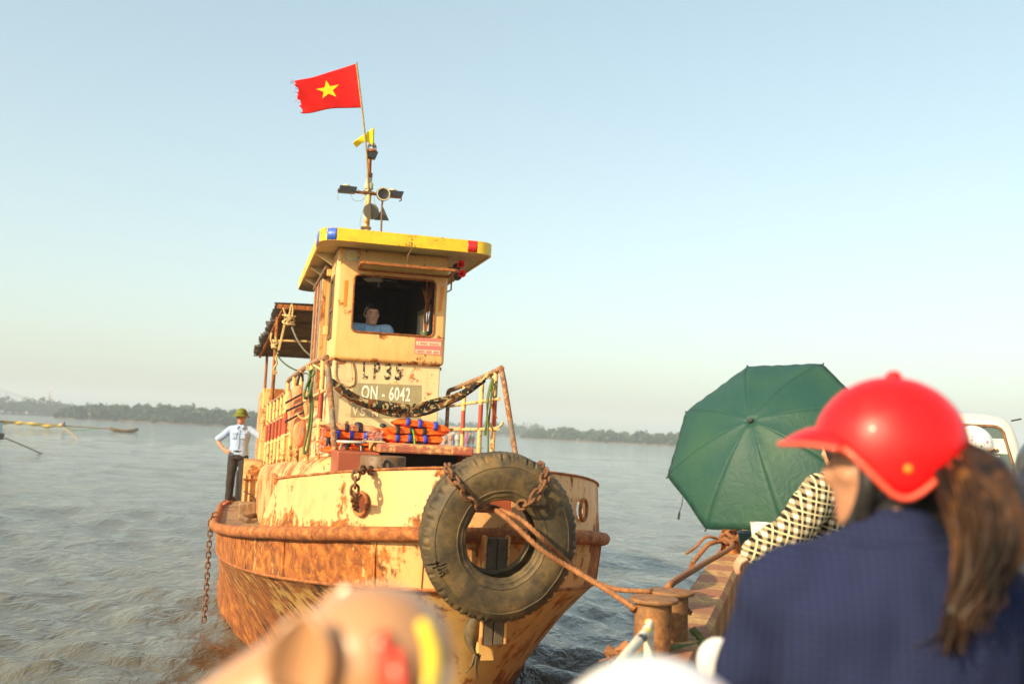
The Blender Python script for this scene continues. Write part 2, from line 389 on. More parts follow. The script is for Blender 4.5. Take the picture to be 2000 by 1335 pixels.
# ================================================================== far shores
M['leaf'] = None
def leafmat():
    s = NT('mangrove leaves'); n = s.noise(.22, 4, .6); 
    s.set(Base_Color=s.ramp(n, [(.3, (.018, .045, .022)), (.5, (.032, .070, .030)), (.72, (.055, .095, .036))]), Roughness=.7, Specular_IOR_Level=.25); return s.m
M['leaf'] = leafmat(); M['bark'] = plain('bark', (.09, .065, .045), .9); M['mud'] = plain('mud bank', (.13, .10, .06), .9, .2, .3)
def shore(name, label, path, depth, hfun, dens, bank):
    """path: ground points of the bank's water edge; trees of many small leaf tufts stand on it"""
    V = []; Fc = []; T = MB(); g = random.Random(hash(name) % 1000 if False else len(name)*7)
    pts = [Vector(p) for p in path]; L = [0]
    for a, b in zip(pts, pts[1:]): L.append(L[-1]+(b-a).length)
    mb = MB(); rings = []
    for i, p in enumerate(pts):
        d = (pts[min(i+1, len(pts)-1)]-pts[max(0, i-1)]).normalized(); nrm = Vector((-d.y, d.x, 0)); 
        if nrm.y < 0: nrm = -nrm
        rings.append([p+Vector((0, 0, -.6)), p+nrm*1.5+Vector((0, 0, .35)), p+nrm*(depth+25)+Vector((0, 0, .9)), p+nrm*(depth+25)+Vector((0, 0, -.6))])
    mb.loft(rings); b = mb.build('river_bank', M['mud'], None, 0); b['kind'] = 'structure'; b['label'] = bank
    for _ in range(dens):
        s = g.random()*L[-1]; i = max(k for k in range(len(L)) if L[k] <= s); i = min(i, len(pts)-2); t = (s-L[i])/(L[i+1]-L[i])
        d = (pts[i+1]-pts[i]).normalized(); nrm = Vector((-d.y, d.x, 0)); nrm = nrm if nrm.y > 0 else -nrm
        dd = g.random()**1.6*depth; p = pts[i]*(1-t)+pts[i+1]*t+nrm*(1.5+dd)
        h = hfun(s/L[-1])*(.72+.45*g.random()**1.4)*(.55+.45*min(1, dd/6+.3)); rad = h*(.26+.14*g.random())
        T.tube([p+Vector((0, 0, .3)), p+Vector((g.uniform(-.4, .4), 0, h*.55)), p+Vector((g.uniform(-.8, .8), 0, h*.9))], [.16, .11, .05], 5)
        lobes = [(Vector((g.gauss(0, .5)*rad, g.gauss(0, .4)*rad, h*g.uniform(.32, .93))), rad*g.uniform(.35, .7)) for _ in range(6)]
        lobes.append((Vector((0, 0, h*.55)), rad*.8))
        for c, q in lobes:
            for _ in range(13):
                a, bz = g.random()*6.283, g.uniform(-1, 1); cc = math.sqrt(1-bz*bz); rr = q*(.55+.5*g.random())
                x, y, z = p.x+c.x+rr*cc*math.cos(a), p.y+c.y+rr*cc*math.sin(a), max(.3, p.z+c.z+rr*bz*.8)
                e = .28+.5*g.random(); o = len(V)
                for _k in range(3): V.append((x+g.gauss(0, e), y+g.gauss(0, e), z+g.gauss(0, e*.75)))
                V.append((x+g.gauss(0, e), y+g.gauss(0, e), z+g.gauss(0, e*.75)))
                Fc.append((o, o+1, o+2)); Fc.append((o, o+2, o+3))
    me = bpy.data.meshes.new('crowns'); me.from_pydata(V, [], Fc); me.update()
    root = empty(name); root['kind'] = 'stuff'; root['label'] = label; root['category'] = 'trees'
    c = link('crown', me, M['leaf'], root, 0); c['kind'] = 'stuff'; t = T.build('trunk', M['bark'], root, 60); t['kind'] = 'stuff'
def gp(px, py): p = at_z(px, py, 0); return Vector((p.x, p.y, 0))
g0 = lambda xs, ys: (lambda t: float(np.interp(t, xs, ys)))
shore('mangrove_trees', 'dark hazy wood on the far bank around the red roofed temple', [gp(-330, 794), gp(-120, 802), gp(0, 807.5), gp(90, 810.5), gp(150, 813), gp(200, 815.5)], 40, g0([0, .45, .6, .75, 1], [11, 10, 8.5, 7, 5]), 420, 'low mud bank below the temple wood')
shore('mangrove_trees', 'green mangrove wood on the headland behind the deckhand', [gp(100, 815.5), gp(140, 817.5), gp(240, 822), gp(340, 827), gp(440, 831.5), gp(540, 835.5), gp(640, 840)], 26, g0([0, .08, .3, .6, 1], [3.2, 5.6, 6.8, 6.2, 5.8]), 760, 'mud bank of the mangrove headland')
shore('mangrove_trees', 'thin hazy strip of trees seen far off between two headlands', [gp(560, 832), gp(800, 843), gp(930, 849), gp(1060, 855)], 25, g0([0, 1], [10, 9]), 330, 'far low bank')
shore('mangrove_trees', 'green wood on the bank beside the small square beacon', [gp(1010, 854.8), gp(1040, 856.8), gp(1140, 862), gp(1240, 867), gp(1340, 872), gp(1460, 877), gp(1640, 885), gp(1840, 893), gp(2100, 903)], 22, g0([0, .04, .1, .35, 1], [2.6, 4.8, 6.0, 5.4, 5.4]), 1050, 'low bank by the beacon')

# ================================================================== tug boat
TUG = tag(empty('tug_boat', BO, TH), 'rusty cream tugboat with wheelhouse and an old tyre on its bow', 'tugboat')
def zr(u): return 1.89-.12*u+.0044*u*u
def plan(u, B): 
    t = min(max(u/7, 0), 1); b = B*(1-(1-t)**2.3)**(1/2.2)
    if u > 11: b *= 1-.28*((u-11)/4)**2
    return b
def rail_x(u, s): return s*plan(u, 1.82 if s < 0 else 1.92)
wlL = sm_interp([1.0, 2.5, 4.2, 5.83, 6.41, 7.56, 9, 13, 15], [.04, -.42, -.93, -1.34, -1.5, -1.7, -1.78, -1.7, -1.25])
wlR = sm_interp([1.0, 2.4, 3.76, 4.39, 5.25, 7, 13, 15], [.04, .66, 1.25, 1.55, 1.81, 1.86, 1.75, 1.2])
def knuckle(u, s):
    d = .36-.012*u; f = 1-.025*math.exp(-u)
    return Vector((rail_x(u, s)*(.985 if u > .2 else 1), u+.05, zr(u)-d))
def hull_pt(u, s, w):
    """w 0..1 rail to knuckle, 1..2 knuckle to water, 2..3 below"""
    a = Vector((rail_x(u, s), u, zr(u))); k = knuckle(u, s); uw = 1.0+.93*u; wl_ = Vector((wlL(uw) if s < 0 else wlR(uw), uw, 0))
    if w <= 1: p = a.lerp(k, w)
    elif w <= 2:
        t = w-1; p = k.lerp(wl_, t); bend = math.sin(math.pi*t)*.10; c = Vector((0.1, p.y+.6, p.z)); p = p+(c-p).normalized()*bend*max(.2, 1-u/8)
        p.z += .02*math.sin(math.pi*t)
    else: t = w-2; p = wl_.lerp(Vector((wl_.x*.7, wl_.y+.35, -.75)), t)
    return p
US = [15*(i/84)**2.15 for i in range(85)]
COLS = [(u, -1) for u in reversed(US)]+[(u, 1) for u in US[1:]]
def dent(p, amp, sc):
    d = nz(p.x, p.y, p.z, sc)*amp+nz(p.x+9, p.y, p.z, sc*3.1)*amp*.35
    return d
def hull_mesh(rows, name, mat, amp):
    rings = []
    for u, s in COLS:
        ring = []
        for w_ in rows:
            p = hull_pt(u, s, w_); d = dent(p, amp, 2.4); n_ = Vector((s*.9, -.5 if u < 2 else -.1, 0)).normalized()
            fx = 1 if 0 < w_ < 3 else 0
            ring.append(p+n_*d*fx)
        rings.append(ring)
    mb = MB(); mb.loft(rings, caps=False, closed=False); return mb
b = hull_mesh([i/6 for i in range(7)], 'hull', None, .012); b.build('topside_plating', M['hull'], TUG, 50)
b = hull_mesh([1+i/16 for i in range(17)]+[2.3, 2.6, 3], 'hull', None, .022)
# transom
o_ = b.build('hull', M['lower'], TUG, 50)
mb = MB(); ring = [hull_pt(15, -1, w_) for w_ in [i/4 for i in range(13)]]; ring2 = [hull_pt(15, 1, w_) for w_ in [i/4 for i in range(13)]]
mb.loft([ring, ring2], caps=False, closed=False); mb.build('transom', M['lower'], TUG, 0)
# weld seams on the plating
for px_ in ((772, 0), (812, 0)):
    pass
# knuckle strip (a bent plate edge)
mb = MB(); mb.tube([knuckle(u, s)+Vector((0, -.004, 0)) for u, s in COLS], .012, 6); mb.build('knuckle_seam', M['rubrail'], TUG)
for s_, uu in ((-1, .38), (-1, 2.6), (-1, 1.5), (1, 1.3), (-1, .12)):
    mb = MB(); mb.tube([hull_pt(uu, s_, w_)+Vector((s_*.004, -.006, 0)) for w_ in [i/8 for i in range(9)]], .006, 5); mb.build('weld_seam', M['hull'], TUG)
# deck
mb = MB(); rings = []
for u in US:
    rings.append([Vector((rail_x(u, -1)*(1-2*k/10) if k <= 5 else rail_x(u, 1)*(2*k/10-1), u, zr(u)-.02+.03*(1-(2*k/10-1)**2))) for k in range(11)])
mb.loft(rings, caps=False, closed=False); mb.build('deck', M['deck'], TUG, 30)
# rubbing rail
mb = MB(); pts = []
for u, s in COLS:
    if u > 14.9: continue
    p = Vector((rail_x(u, s), u, zr(u))); p.x += s*.022; p.y -= .022*math.exp(-u*2); p.z += .006*nz(u*1.5, s, 0)
    pts.append(p)
pts = resample(pts, .05)
mb.tube(pts, [.051*(1+.07*nz(p.x*4, p.y*4, 3)) for p in pts], 12); mb.build('rubbing_rail', M['rubrail'], TUG, 60)
# bulwark
UE = 2.25
def bulwark_mesh():
    us = [UE*(i/40)**1.9 for i in range(41)]; cols = [(u, -1) for u in reversed(us)]+[(u, 1) for u in us[1:]]
    rings = []
    for u, s in cols:
        top = zr(u)+.425
        if u > 1.75: top -= 0
        ring = []
        nin = Vector((-s*.9, .45 if u < 1 else .1, 0)).normalized()
        for side in (0, 1):
            col = []
            for k in range(9):
                t = k/8; uu = u-(max(0, (u-1.5)/(UE-1.5))*.42*t); p = Vector((rail_x(uu, s)*.992, uu+.012, zr(uu)+(top-zr(u))*t)); p += nin*(.03*t)
                d = dent(p, .008, 2); p -= nin*d
                if side: p += nin*.022
                col.append(p)
            ring += col if side == 0 else col[::-1]
        rings.append(ring)
    mb = MB(); mb.loft(rings); me = mb.mesh('bulwark')
    cut = []
    def hole(px, py, r, s):
        best = min(((abs(0), u) for u in [i*.01 for i in range(200)]), key=lambda q: (lambda pp: abs(pp[0]-px))(proj(bw((rail_x(q[1], s), q[1], zr(q[1])+.22)))))
        u = best[1]; c = Vector((rail_x(u, s), u, 0)); d = ray(px, py); t = ((bw(c)-C_POS).dot(EY))/d.dot(EY); P = loc_b(C_POS+d*t); c.z = P.z
        du = .02; tg = Vector((rail_x(u+du, s)-rail_x(u, s), du, 0)).normalized(); nn = Vector((tg.y, -tg.x, 0)); nn = nn if nn.dot(Vector((s, -.3, 0))) > 0 else -nn
        return c, nn, r
    holes = []
    for px, py, r, s in ((703, 983, .068, -1), (1140, 995, .066, 1)):
        c, nn, r = hole(px, py, r, s); holes.append((c, nn, r)); Mx = nn.to_track_quat('Z', 'Y').to_matrix().to_4x4(); Mx.translation = c
        cut.append(MB().lathe([(0.0005, -.2), (r, -.2), (r, .2), (0.0005, .2)], 28, M=Mx))
    cut.append(MB().box(-.19, .13, -.4, .3, zr(0)+.14, zr(0)+.6))
    me = boolean(me, cut)
    return me, holes
def proj(p):
    d = Vector(p)-C_POS; z = d.dot(C_FWD); return (IW/2+FPX*d.dot(C_RT)/z, IH/2-FPX*d.dot(C_UP)/z)
me, HOLES = bulwark_mesh(); BUL = link('bulwark', me, M['bulwark'], TUG, 35)
for c, nn, r in HOLES:
    Mx = nn.to_track_quat('Z', 'Y').to_matrix().to_4x4(); Mx.translation = c
    mb = MB(); mb.tube([Mx @ Vector((r*1.06*math.cos(a*2*math.pi/28), r*1.12*math.sin(a*2*math.pi/28), 0)) for a in range(28)], .013, 8, closed=True)
    mb.build('fairlead_ring', M['rubrail'], BUL, 60)
mb = MB(); tp = []
for u in [1.85*(i/30)**1.9 for i in range(30, 0, -1)]: tp.append(Vector((rail_x(u, -1)*.992+.024, u+.02, zr(u)+.425)))
for u in [1.85*(i/30)**1.9 for i in range(1, 31)]: tp.append(Vector((rail_x(u, 1)*.992-.024, u+.02, zr(u)+.425)))
L_ = [p for p in tp if p.x < -.19]; R_ = [p for p in tp if p.x > .13]
for q in (L_, R_): MB().tube(q, .009, 8).build('top_bead', M['rubrail'], BUL, 60)
# inner face stays seen through the openings in red primer
mb = MB(); mb.box(-.34, .26, .42, .46, 1.85, 2.3); mb.build('inner_plate', M['redprimer'], TUG, 0, .006)
# bow timber fender in a steel channel
mb = MB(); mb.box(-.085, -.068, -.15, .03, 1.235, 1.90); mb.box(.068, .085, -.15, .03, 1.235, 1.90); mb.box(-.068, .068, -.03, .02, 1.235, 1.9); FEN = mb.build('bow_fender', M['hull'], TUG, 0, .004)
MB().box(-.064, -.003, -.145, -.035, 1.225, 1.885).build('timber', M['wood'], FEN, 0, .006); MB().box(.003, .064, -.143, -.035, 1.23, 1.885).build('timber', M['wood'], FEN, 0, .006)
for z in (1.63, ): MB().box(-.092, .092, -.162, -.147, z, z+.045).build('strap', M['redprimer'], FEN, 0, .003)
mb = MB(); mb.prism([(0, 0), (.65, .45), (.65, .55), (0, .12)], lambda a, z: Vector((-.05, .02+a, 1.1+z)), lambda a, z: Vector((.05, .02+a, 1.1+z))); mb.build('bracket', M['lower'], FEN, 0)

# ---- engine casing with rounded shoulders
CX0 = -.12
def cas_w(u): return float(np.interp(u, [2.4, 4, 6, 8, 10], [.86, 1.0, 1.12, 1.2, 1.2]))
def cas_z(u): return float(np.interp(u, [2.4, 5, 8, 12], [2.30, 2.17, 2.01, 1.92]))
def cas_ring(u, ins=0):
    w_ = cas_w(u)-ins; zt = cas_z(u)-ins*.6; zb = zr(u)-.1; r = .26; pts = []
    pts.append(Vector((CX0-w_, u, zb)))
    for k in range(8): a = k/7*math.pi/2; pts.append(Vector((CX0-w_+r-r*math.cos(a), u, zt-r+r*math.sin(a))))
    for k in range(8): a = k/7*math.pi/2; pts.append(Vector((CX0+w_-r+r*math.sin(a), u, zt-r+r*math.cos(a))))
    pts.append(Vector((CX0+w_, u, zb))); return pts
mb = MB(); rings = []
for k in range(6): a = k/5*math.pi/2; rings.append(cas_ring(2.4+.12*(1-math.sin(a))*-1+.12, .12*(1-math.sin(a))))
rings = [cas_ring(2.42+.12*(1-math.cos(k/5*math.pi/2)), .12*(1-math.sin(k/5*math.pi/2))) for k in range(6)]+[cas_ring(u) for u in np.linspace(2.7, 11.5, 26)]
mb.loft(rings); CAS = mb.build('engine_casing', M['casing'], TUG, 45)
for uu, zz in ((5.2, 1.83), ):
    x = CX0-cas_w(uu)
    fr = MB(); fr.box(x-.012, x+.01, uu-.5, uu+.5, zz-.12, zz+.14); V_ = fr.build('vent', M['redprimer'], CAS, 0, .004)
    for k in range(9): MB().box(x-.03, x-.012, uu-.47+k*.11, uu-.44+k*.11, zz-.11, zz+.13).build('slat', M['casing'], V_, 0)
# side locker & pipes by the casing's after end
mb = MB(); u0 = 8.6; rings = []
for x in (-1.52, -1.2):
    rings.append([Vector((x, u0, zr(9)))]+[Vector((x, u0+.18-.18*math.cos(k/5*math.pi/2), 1.80+.18*math.sin(k/5*math.pi/2))) for k in range(6)]+[Vector((x, u0+.9, 1.98)), Vector((x, u0+.9, zr(9)))])
mb.loft(rings); LK = mb.build('side_locker', M['casing'], TUG, 45)
for x in (-1.49, -1.42, -1.32): MB().tube([(x, u0-.03, zr(9)+.02), (x, u0-.03, 1.7), (x, u0+.05, 1.86)], .018, 8).build('pipe', M['casing'], LK, 60)
MB().tube([(-1.52, u0-.05, 1.72), (-1.22, u0-.05, 1.72)], .014, 8).build('pipe', M['rustpost'], LK, 60)
MB().tube([(-1.50, u0-.06, 1.55), (-1.38, u0-.16, 1.5), (-1.26, u0-.06, 1.33)], .008, 6).build('cable', M['black'], LK, 60)
# aft house: yellow plate wall
MB().box(-1.30, .9, 10.0, 13.6, 1.2, 3.08).build('aft_house', M['house'], TUG, 0, .02)
MB().box(-1.62, -1.28, 13.2, 13.6, 1.05, 1.62).build('deck_bin', M['black'], TUG, 0, .02)
MB().tube([(-1.3, 8.0, zr(8)+.06), (-1.5, 7.2, zr(7)+.03), (-1.42, 6.8, zr(7)+.03)], .035, 8).build('deck_pipe', M['drum'], TUG, 60)
MB().box(-1.55, -1.32, 8.1, 8.5, zr(8)-.02, zr(8)+.2).build('deck_box', M['deck'], TUG, 0, .015)

# ---- hatch, capstan drum and plates on the foredeck
HT = empty('hatch', parent=TUG)
MB().box(-.84, -.5, 1.86, 2.44, zr(2), 2.34).build('coaming', M['redprimer'], HT, 0, .01)
MB().box(-.50, .30, 2.30, 2.44, zr(2), 2.34).build('coaming', M['darkgap'], HT, 0)  # near-black filler, the shade of the open space under the lid as colour
MB().box(.24, .30, 1.86, 2.30, zr(2), 2.33).build('coaming', M['redprimer'], HT, 0, .006)
MB().box(-.52, .27, 1.80, 2.46, 2.345, 2.415).build('lid', M['hatch'], HT, 0, .016)
MB().box(-.58, -.45, 1.93, 2.2, 2.418, 2.432).build('lid_plate', M['rope'], HT, 0, .006)
MB().box(.30, .70, 2.0, 2.46, 2.30, 2.36).build('side_plate', M['redprimer'], HT, 0, .01)
MB().box(.34, .66, 2.02, 2.44, zr(2), 2.30).build('side_plate', M['casing'], HT, 0, .01)
dc = (bu(705, 905, .82)+bu(790, 905, .82))/2
mb = MB(); mb.lathe([(.02, 1.6), (.10, 1.6), (.10, dc.z-.055), (.158, dc.z-.055), (.162, dc.z-.05), (.162, dc.z+.045), (.155, dc.z+.055), (.02, dc.z+.058)], 36, (dc.x, dc.y, 0))
DR = mb.build('capstan', M['drum'], TUG, 35)
mb = MB(); mb.tube([Vector((dc.x, dc.y-.165, dc.z))+Vector((.022*math.cos(a*math.pi/6), 0, .03*math.sin(a*math.pi/6))) for a in range(12)], .008, 8, closed=True); mb.build('lug', M['black'], DR, 60)
MB().box(dc.x-.008, dc.x+.008, dc.y-.166, dc.y-.155, dc.z-.05, dc.z-.02).build('lug_plate', M['black'], DR, 0)

# ---- wheelhouse
WX0, WX1, WU0, WU1 = -.735, .475, 4.30, 6.95
WH = empty('wheelhouse', parent=TUG)
def rbox_cut(x0, x1, z0, z1, r, a, b, axis='Y'):
    poly = []
    for cx, cz, s0 in ((x1-r, z1-r, 0), (x0+r, z1-r, 90), (x0+r, z0+r, 180), (x1-r, z0+r, 270)):
        for k in range(5): t = R(s0+k*22.5); poly.append((cx+r*math.cos(t), cz+r*math.sin(t)))
    if axis == 'Y': return MB().prism(poly, lambda x, z: Vector((x, a, z)), lambda x, z: Vector((x, b, z)))
    return MB().prism(poly, lambda x, z: Vector((a, x, z)), lambda x, z: Vector((b, x, z)))
def shell(x0, x1, y0, y1, z0, z1, t, bev):
    mb = MB().box(x0, x1, y0, y1, z0, z1); me = mb.mesh('tmp'); o = bpy.data.objects.new('tmp', me); TCOL.objects.link(o)
    b = o.modifiers.new('b', 'BEVEL'); b.width = bev; b.segments = 4; b.limit_method = 'ANGLE'; r = evalmesh(o, 'wall'); bpy.data.objects.remove(o)
    return r
WIN = (-.545, .335, 3.545, 4.155)
me = shell(WX0, WX1, WU0, WU1, 3.235, 4.44, .04, .045)
me = boolean(me, [MB().box(WX0+.04, WX1-.04, WU0+.04, WU1-.04, 3.28, 4.41), rbox_cut(*WIN, .05, 4.1, 4.5), rbox_cut(4.48, 4.86, 3.50, 4.14, .03, WX0-.1, WX0+.1, 'X'),
     rbox_cut(4.95, 5.75, 3.42, 3.95, .04, WX1-.1, WX1+.1, 'X'), MB().box(WX0-.1, WX0+.1, 5.05, 5.62, 3.0, 4.36)])
W_UP = link('upper_wall', me, M['house'], WH, 35)
MB().box(WX0+.03, WX1-.03, WU0+.055, WU1, 1.95, 3.237).build('lower_wall', M['house_low'], WH, 0, .012)
MB().box(WX0-.012, WX1+.012, WU0+.2, WU1-.1, 3.2, 3.234).build('floor_frame', M['drum'], WH, 0, .004)
# inside
IN = empty('cabin_lining', parent=TUG)
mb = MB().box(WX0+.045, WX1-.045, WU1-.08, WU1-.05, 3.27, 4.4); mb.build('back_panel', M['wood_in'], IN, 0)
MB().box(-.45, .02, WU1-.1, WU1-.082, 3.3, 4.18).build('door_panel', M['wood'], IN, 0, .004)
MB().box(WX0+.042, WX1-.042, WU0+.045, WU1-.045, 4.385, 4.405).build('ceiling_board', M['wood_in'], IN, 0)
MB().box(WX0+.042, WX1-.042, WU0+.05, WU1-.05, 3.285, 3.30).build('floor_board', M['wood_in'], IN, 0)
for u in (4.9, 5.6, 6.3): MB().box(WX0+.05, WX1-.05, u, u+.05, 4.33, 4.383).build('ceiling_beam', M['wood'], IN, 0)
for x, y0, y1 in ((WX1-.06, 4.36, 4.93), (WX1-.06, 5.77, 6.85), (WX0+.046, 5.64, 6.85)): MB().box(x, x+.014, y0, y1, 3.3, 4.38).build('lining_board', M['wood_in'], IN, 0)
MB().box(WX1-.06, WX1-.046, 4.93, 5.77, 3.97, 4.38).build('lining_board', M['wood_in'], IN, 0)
mb = MB()
for q in ((4.92, 4.97, 3.40, 3.97), (5.73, 5.78, 3.40, 3.97)): mb.box(WX1-.075, WX1-.04, *q)
mb.box(WX1-.075, WX1-.04, 4.92, 5.78, 3.93, 3.975); mb.build('side_window_frame', M['grey'], IN, 0, .004)
# ceiling fan
FN = empty('fan', parent=TUG); fc = bu(741, 545, 5.3)
MB().tube([(fc.x, fc.y, 4.385), (fc.x, fc.y, fc.z-.1)], .013, 8).build('fan_stem', M['grey'], FN, 60)
MB().lathe([(.005, .03), (.04, .025), (.05, 0), (.04, -.03), (.005, -.035)], 16, (fc.x, fc.y, fc.z)).build('motor', M['white'], FN)
for k in range(3):
    a = R(15+120*k); Mx = Matrix.Translation((fc.x, fc.y, fc.z)) @ Matrix.Rotation(a, 4, 'Z') @ Matrix.Rotation(R(18), 4, 'X')
    mb = MB(); mb.prism([(.04, -.025), (.10, -.055), (.21, -.05), (.22, .03), (.1, .05), (.04, .025)], lambda x, y: Mx @ Vector((x, y, .003)), lambda x, y: Mx @ Vector((x, y, -.003))); mb.build('blade', M['white'], FN, 0)
# window frame lip + opened flap
mb = MB(); x0, x1, z0, z1 = WIN
def rr_path(x0, x1, z0, z1, r, u):
    P = []
    for cx, cz, s0 in ((x1-r, z1-r, 0), (x0+r, z1-r, 90), (x0+r, z0+r, 180), (x1-r, z0+r, 270)):
        for k in range(5): t = R(s0+k*22.5); P.append(Vector((cx+r*math.cos(t), u, cz+r*math.sin(t))))
    return P
mb.tube(rr_path(x0, x1, z0, z1, .05, WU0-.003), .011, 6, closed=True); mb.build('window_gasket', M['rustpost'], W_UP, 60)
FL = empty('window_flap', parent=TUG)
h0, h1 = Vector((-.50, 4.29, 4.215)), Vector((.47, 4.29, 4.215)); e0, e1 = Vector((-.52, 3.90, 4.225)), Vector((.47, 3.90, 4.225))
def bar(a, b, wd, ht): 
    a, b = Vector(a), Vector(b); d = (b-a).normalized(); sd = d.cross(Vector((0, 0, 1))).normalized()
    return MB().add([a+sd*wd/2*i+Vector((0, 0, ht/2*j)) for i, j in ((-1, -1), (1, -1), (1, 1), (-1, 1))]+[b+sd*wd/2*i+Vector((0, 0, ht/2*j)) for i, j in ((-1, -1), (1, -1), (1, 1), (-1, 1))], [(0, 1, 2, 3), (7, 6, 5, 4), (0, 4, 5, 1), (1, 5, 6, 2), (2, 6, 7, 3), (3, 7, 4, 0)])
for a, b in ((h0, h1), (e0, e1), (h0, e0), (h1, e1)): bar(a, b, .035, .028).build('flap_frame', M['rustpost'], FL, 0, .004)
MB().box(-.49, .455, 3.92, 4.27, 4.214, 4.220).build('pane', M['flapglass'], FL, 0)
# hook and wire holding it
wp = bu(804, 473, 3.84); MB().tube(resample([wp, (wp.x+.0, 3.82, wp.z-.08), (wp.x-.03, 3.83, 4.33), (wp.x-.02, 3.88, 4.26), (wp.x-.05, 3.9, 4.25)], .02), .006, 6).build('hook_wire', M['drum'], FL, 60)
# side window on the sunlit wall
sw = MB()
for q in ((4.46, 4.50, 3.48, 4.16), (4.84, 4.88, 3.48, 4.16)): sw.box(WX0-.012, WX0+.02, *q)
sw.box(WX0-.013, WX0+.021, 4.46, 4.88, 4.12, 4.165); sw.box(WX0-.013, WX0+.021, 4.46, 4.88, 3.475, 3.52); sw.box(WX0-.011, WX0+.019, 4.5, 4.84, 3.78, 3.81)
SW = sw.build('side_window', M['drum'], WH, 0, .003); MB().box(WX0+.002, WX0+.008, 4.5, 4.84, 3.52, 4.12).build('pane', M['glass'], SW, 0)
# sliding-door battens aft of it
for k, (u, c) in enumerate(((5.64, 'casing'), (5.78, 'grey'), (5.95, 'rustpost'), (6.1, 'casing'), (6.28, 'grey'), (6.45, 'rustpost'), (6.64, 'casing'), (6.82, 'grey'))):
    MB().box(WX0-.05-.012*(k % 3), WX0-.002, u, u+.06, 2.75, 4.28).build('door_batten', M[c], WH, 0, .006)
MB().box(WX0-.075, WX0-.002, 5.0, 6.95, 4.29, 4.34).build('door_rail', M['drum'], WH, 0, .005)
for z in (3.55, 4.22): MB().box(WX0-.05, WX0-.001, 5.0, 5.06, z, z+.1).build('hinge', M['house'], WH, 0, .008)
MB().box(WX0-.03, WX0-.004, 5.02, 5.12, 2.7, 3.25).build('door_jamb', M['grey'], WH, 0)
# tapes, stickers and lettering
UF = WU0-.0035
def quad_front(name, pxs, u, mat, parent, th=.003):
    q = [bu(x, y, u) for x, y in pxs]; mb = MB(); mb.add([v for v in q]+[v+Vector((0, th, 0)) for v in q], [(0, 1, 2, 3), (7, 6, 5, 4), (0, 4, 5, 1), (1, 5, 6, 2), (2, 6, 7, 3), (3, 7, 4, 0)]); return mb.build(name, mat, parent, 0)
quad_front('orange_tape', [(673.5, 547), (680, 547), (676.5, 598), (670.5, 598)], UF, M['otape'], WH); quad_front('orange_tape', [(861, 559), (868, 559), (862, 608), (855.5, 608)], UF, M['otape'], WH)
M['stickerpink'] = plain('faded red print', (.72, .17, .15), .5, .08); M['stickercream'] = plain('faded cream print', (.86, .62, .38), .5, .05)
ST = quad_front('hotline_sticker', [(811, 659), (863, 662), (861, 694), (809, 690)], UF, M['stickerpink'], WH)
quad_front('number_panel', [(813.5, 666), (861, 668.5), (860.5, 676), (813, 673.5)], UF-.002, M['stickercream'], ST, .0018); quad_front('number_panel', [(812, 682), (859.5, 684.5), (859, 692), (811.5, 689)], UF-.002, M['stickercream'], ST, .0018)
def tpx(name, txt, cx, cy, hpx, wpx, u, mat, parent, bold=0):
    c = bu(cx, cy, u); k = (bu(cx, cy-50, u)-bu(cx, cy+50, u)).z/100
    me = text_mesh(txt, 1, .0006); bb = [v.co for v in me.vertices]; w0 = max(v.x for v in bb)-min(v.x for v in bb); h0_ = max(v.y for v in bb)-min(v.y for v in bb)
    xc = (max(v.x for v in bb)+min(v.x for v in bb))/2; yc = (max(v.y for v in bb)+min(v.y for v in bb))/2
    me.transform(Matrix.Translation((-xc, -yc, 0))); me.transform(Matrix.Diagonal((wpx*k/w0, hpx*k/h0_, 1, 1))); me.transform(FRONT); me.transform(Matrix.Translation(c))
    return link(name, me, mat, parent, 0)
tpx('phone_number', '1900 9095', 837, 671.3, 5.0, 42, UF-.0042, M['stickerpink'], ST); tpx('phone_number', '0889 009 889', 835.5, 687, 5.0, 44, UF-.0042, M['stickerpink'], ST)
M['blackpaint'] = None
s = NT('worn stencil black'); n_ = s.noise(38, 5, .7); s.set(Base_Color=s.mix(s.ramp(n_, [(.40, 0), (.47, 1)]), (.70, .52, .24), (.022, .021, .018)), Roughness=.7); M['blackpaint'] = s.m
s = NT('worn white letters'); n_ = s.noise(30, 5, .7); s.set(Base_Color=s.mix(s.ramp(n_, [(.36, 0), (.42, 1)]), (.36, .31, .16), (.82, .78, .66)), Roughness=.7); M['whitepaint'] = s.m
M['plate'] = rusty('khaki number plate paint', (.36, .31, .16), .12, 6, .6)
UL = WU0+.055-.0035
PL = quad_front('number_plate', [(690, 747), (823, 752), (822, 818), (684, 814)], UL, M['plate'], WH, .003)
for ch, cx, w_ in (('L', 714, 10), ('P', 736, 12), ('3', 757.5, 13), ('5', 778, 13)): tpx('letter', ch, cx, 724+(cx-745)*.045, 34, w_, UL, M['blackpaint'], WH)
tpx('registration_number', 'QN - 6042', 754, 770, 32, 96, UL-.003, M['whitepaint'], PL)
tpx('letter', 'V', 694, 803, 16, 11, UL-.003, M['stickercream'], PL); tpx('letter', 'S', 709, 804, 16, 10, UL-.003, M['stickercream'], PL); tpx('letter', 'N', 733, 806, 16, 11, UL-.003, M['stickercream'], PL)
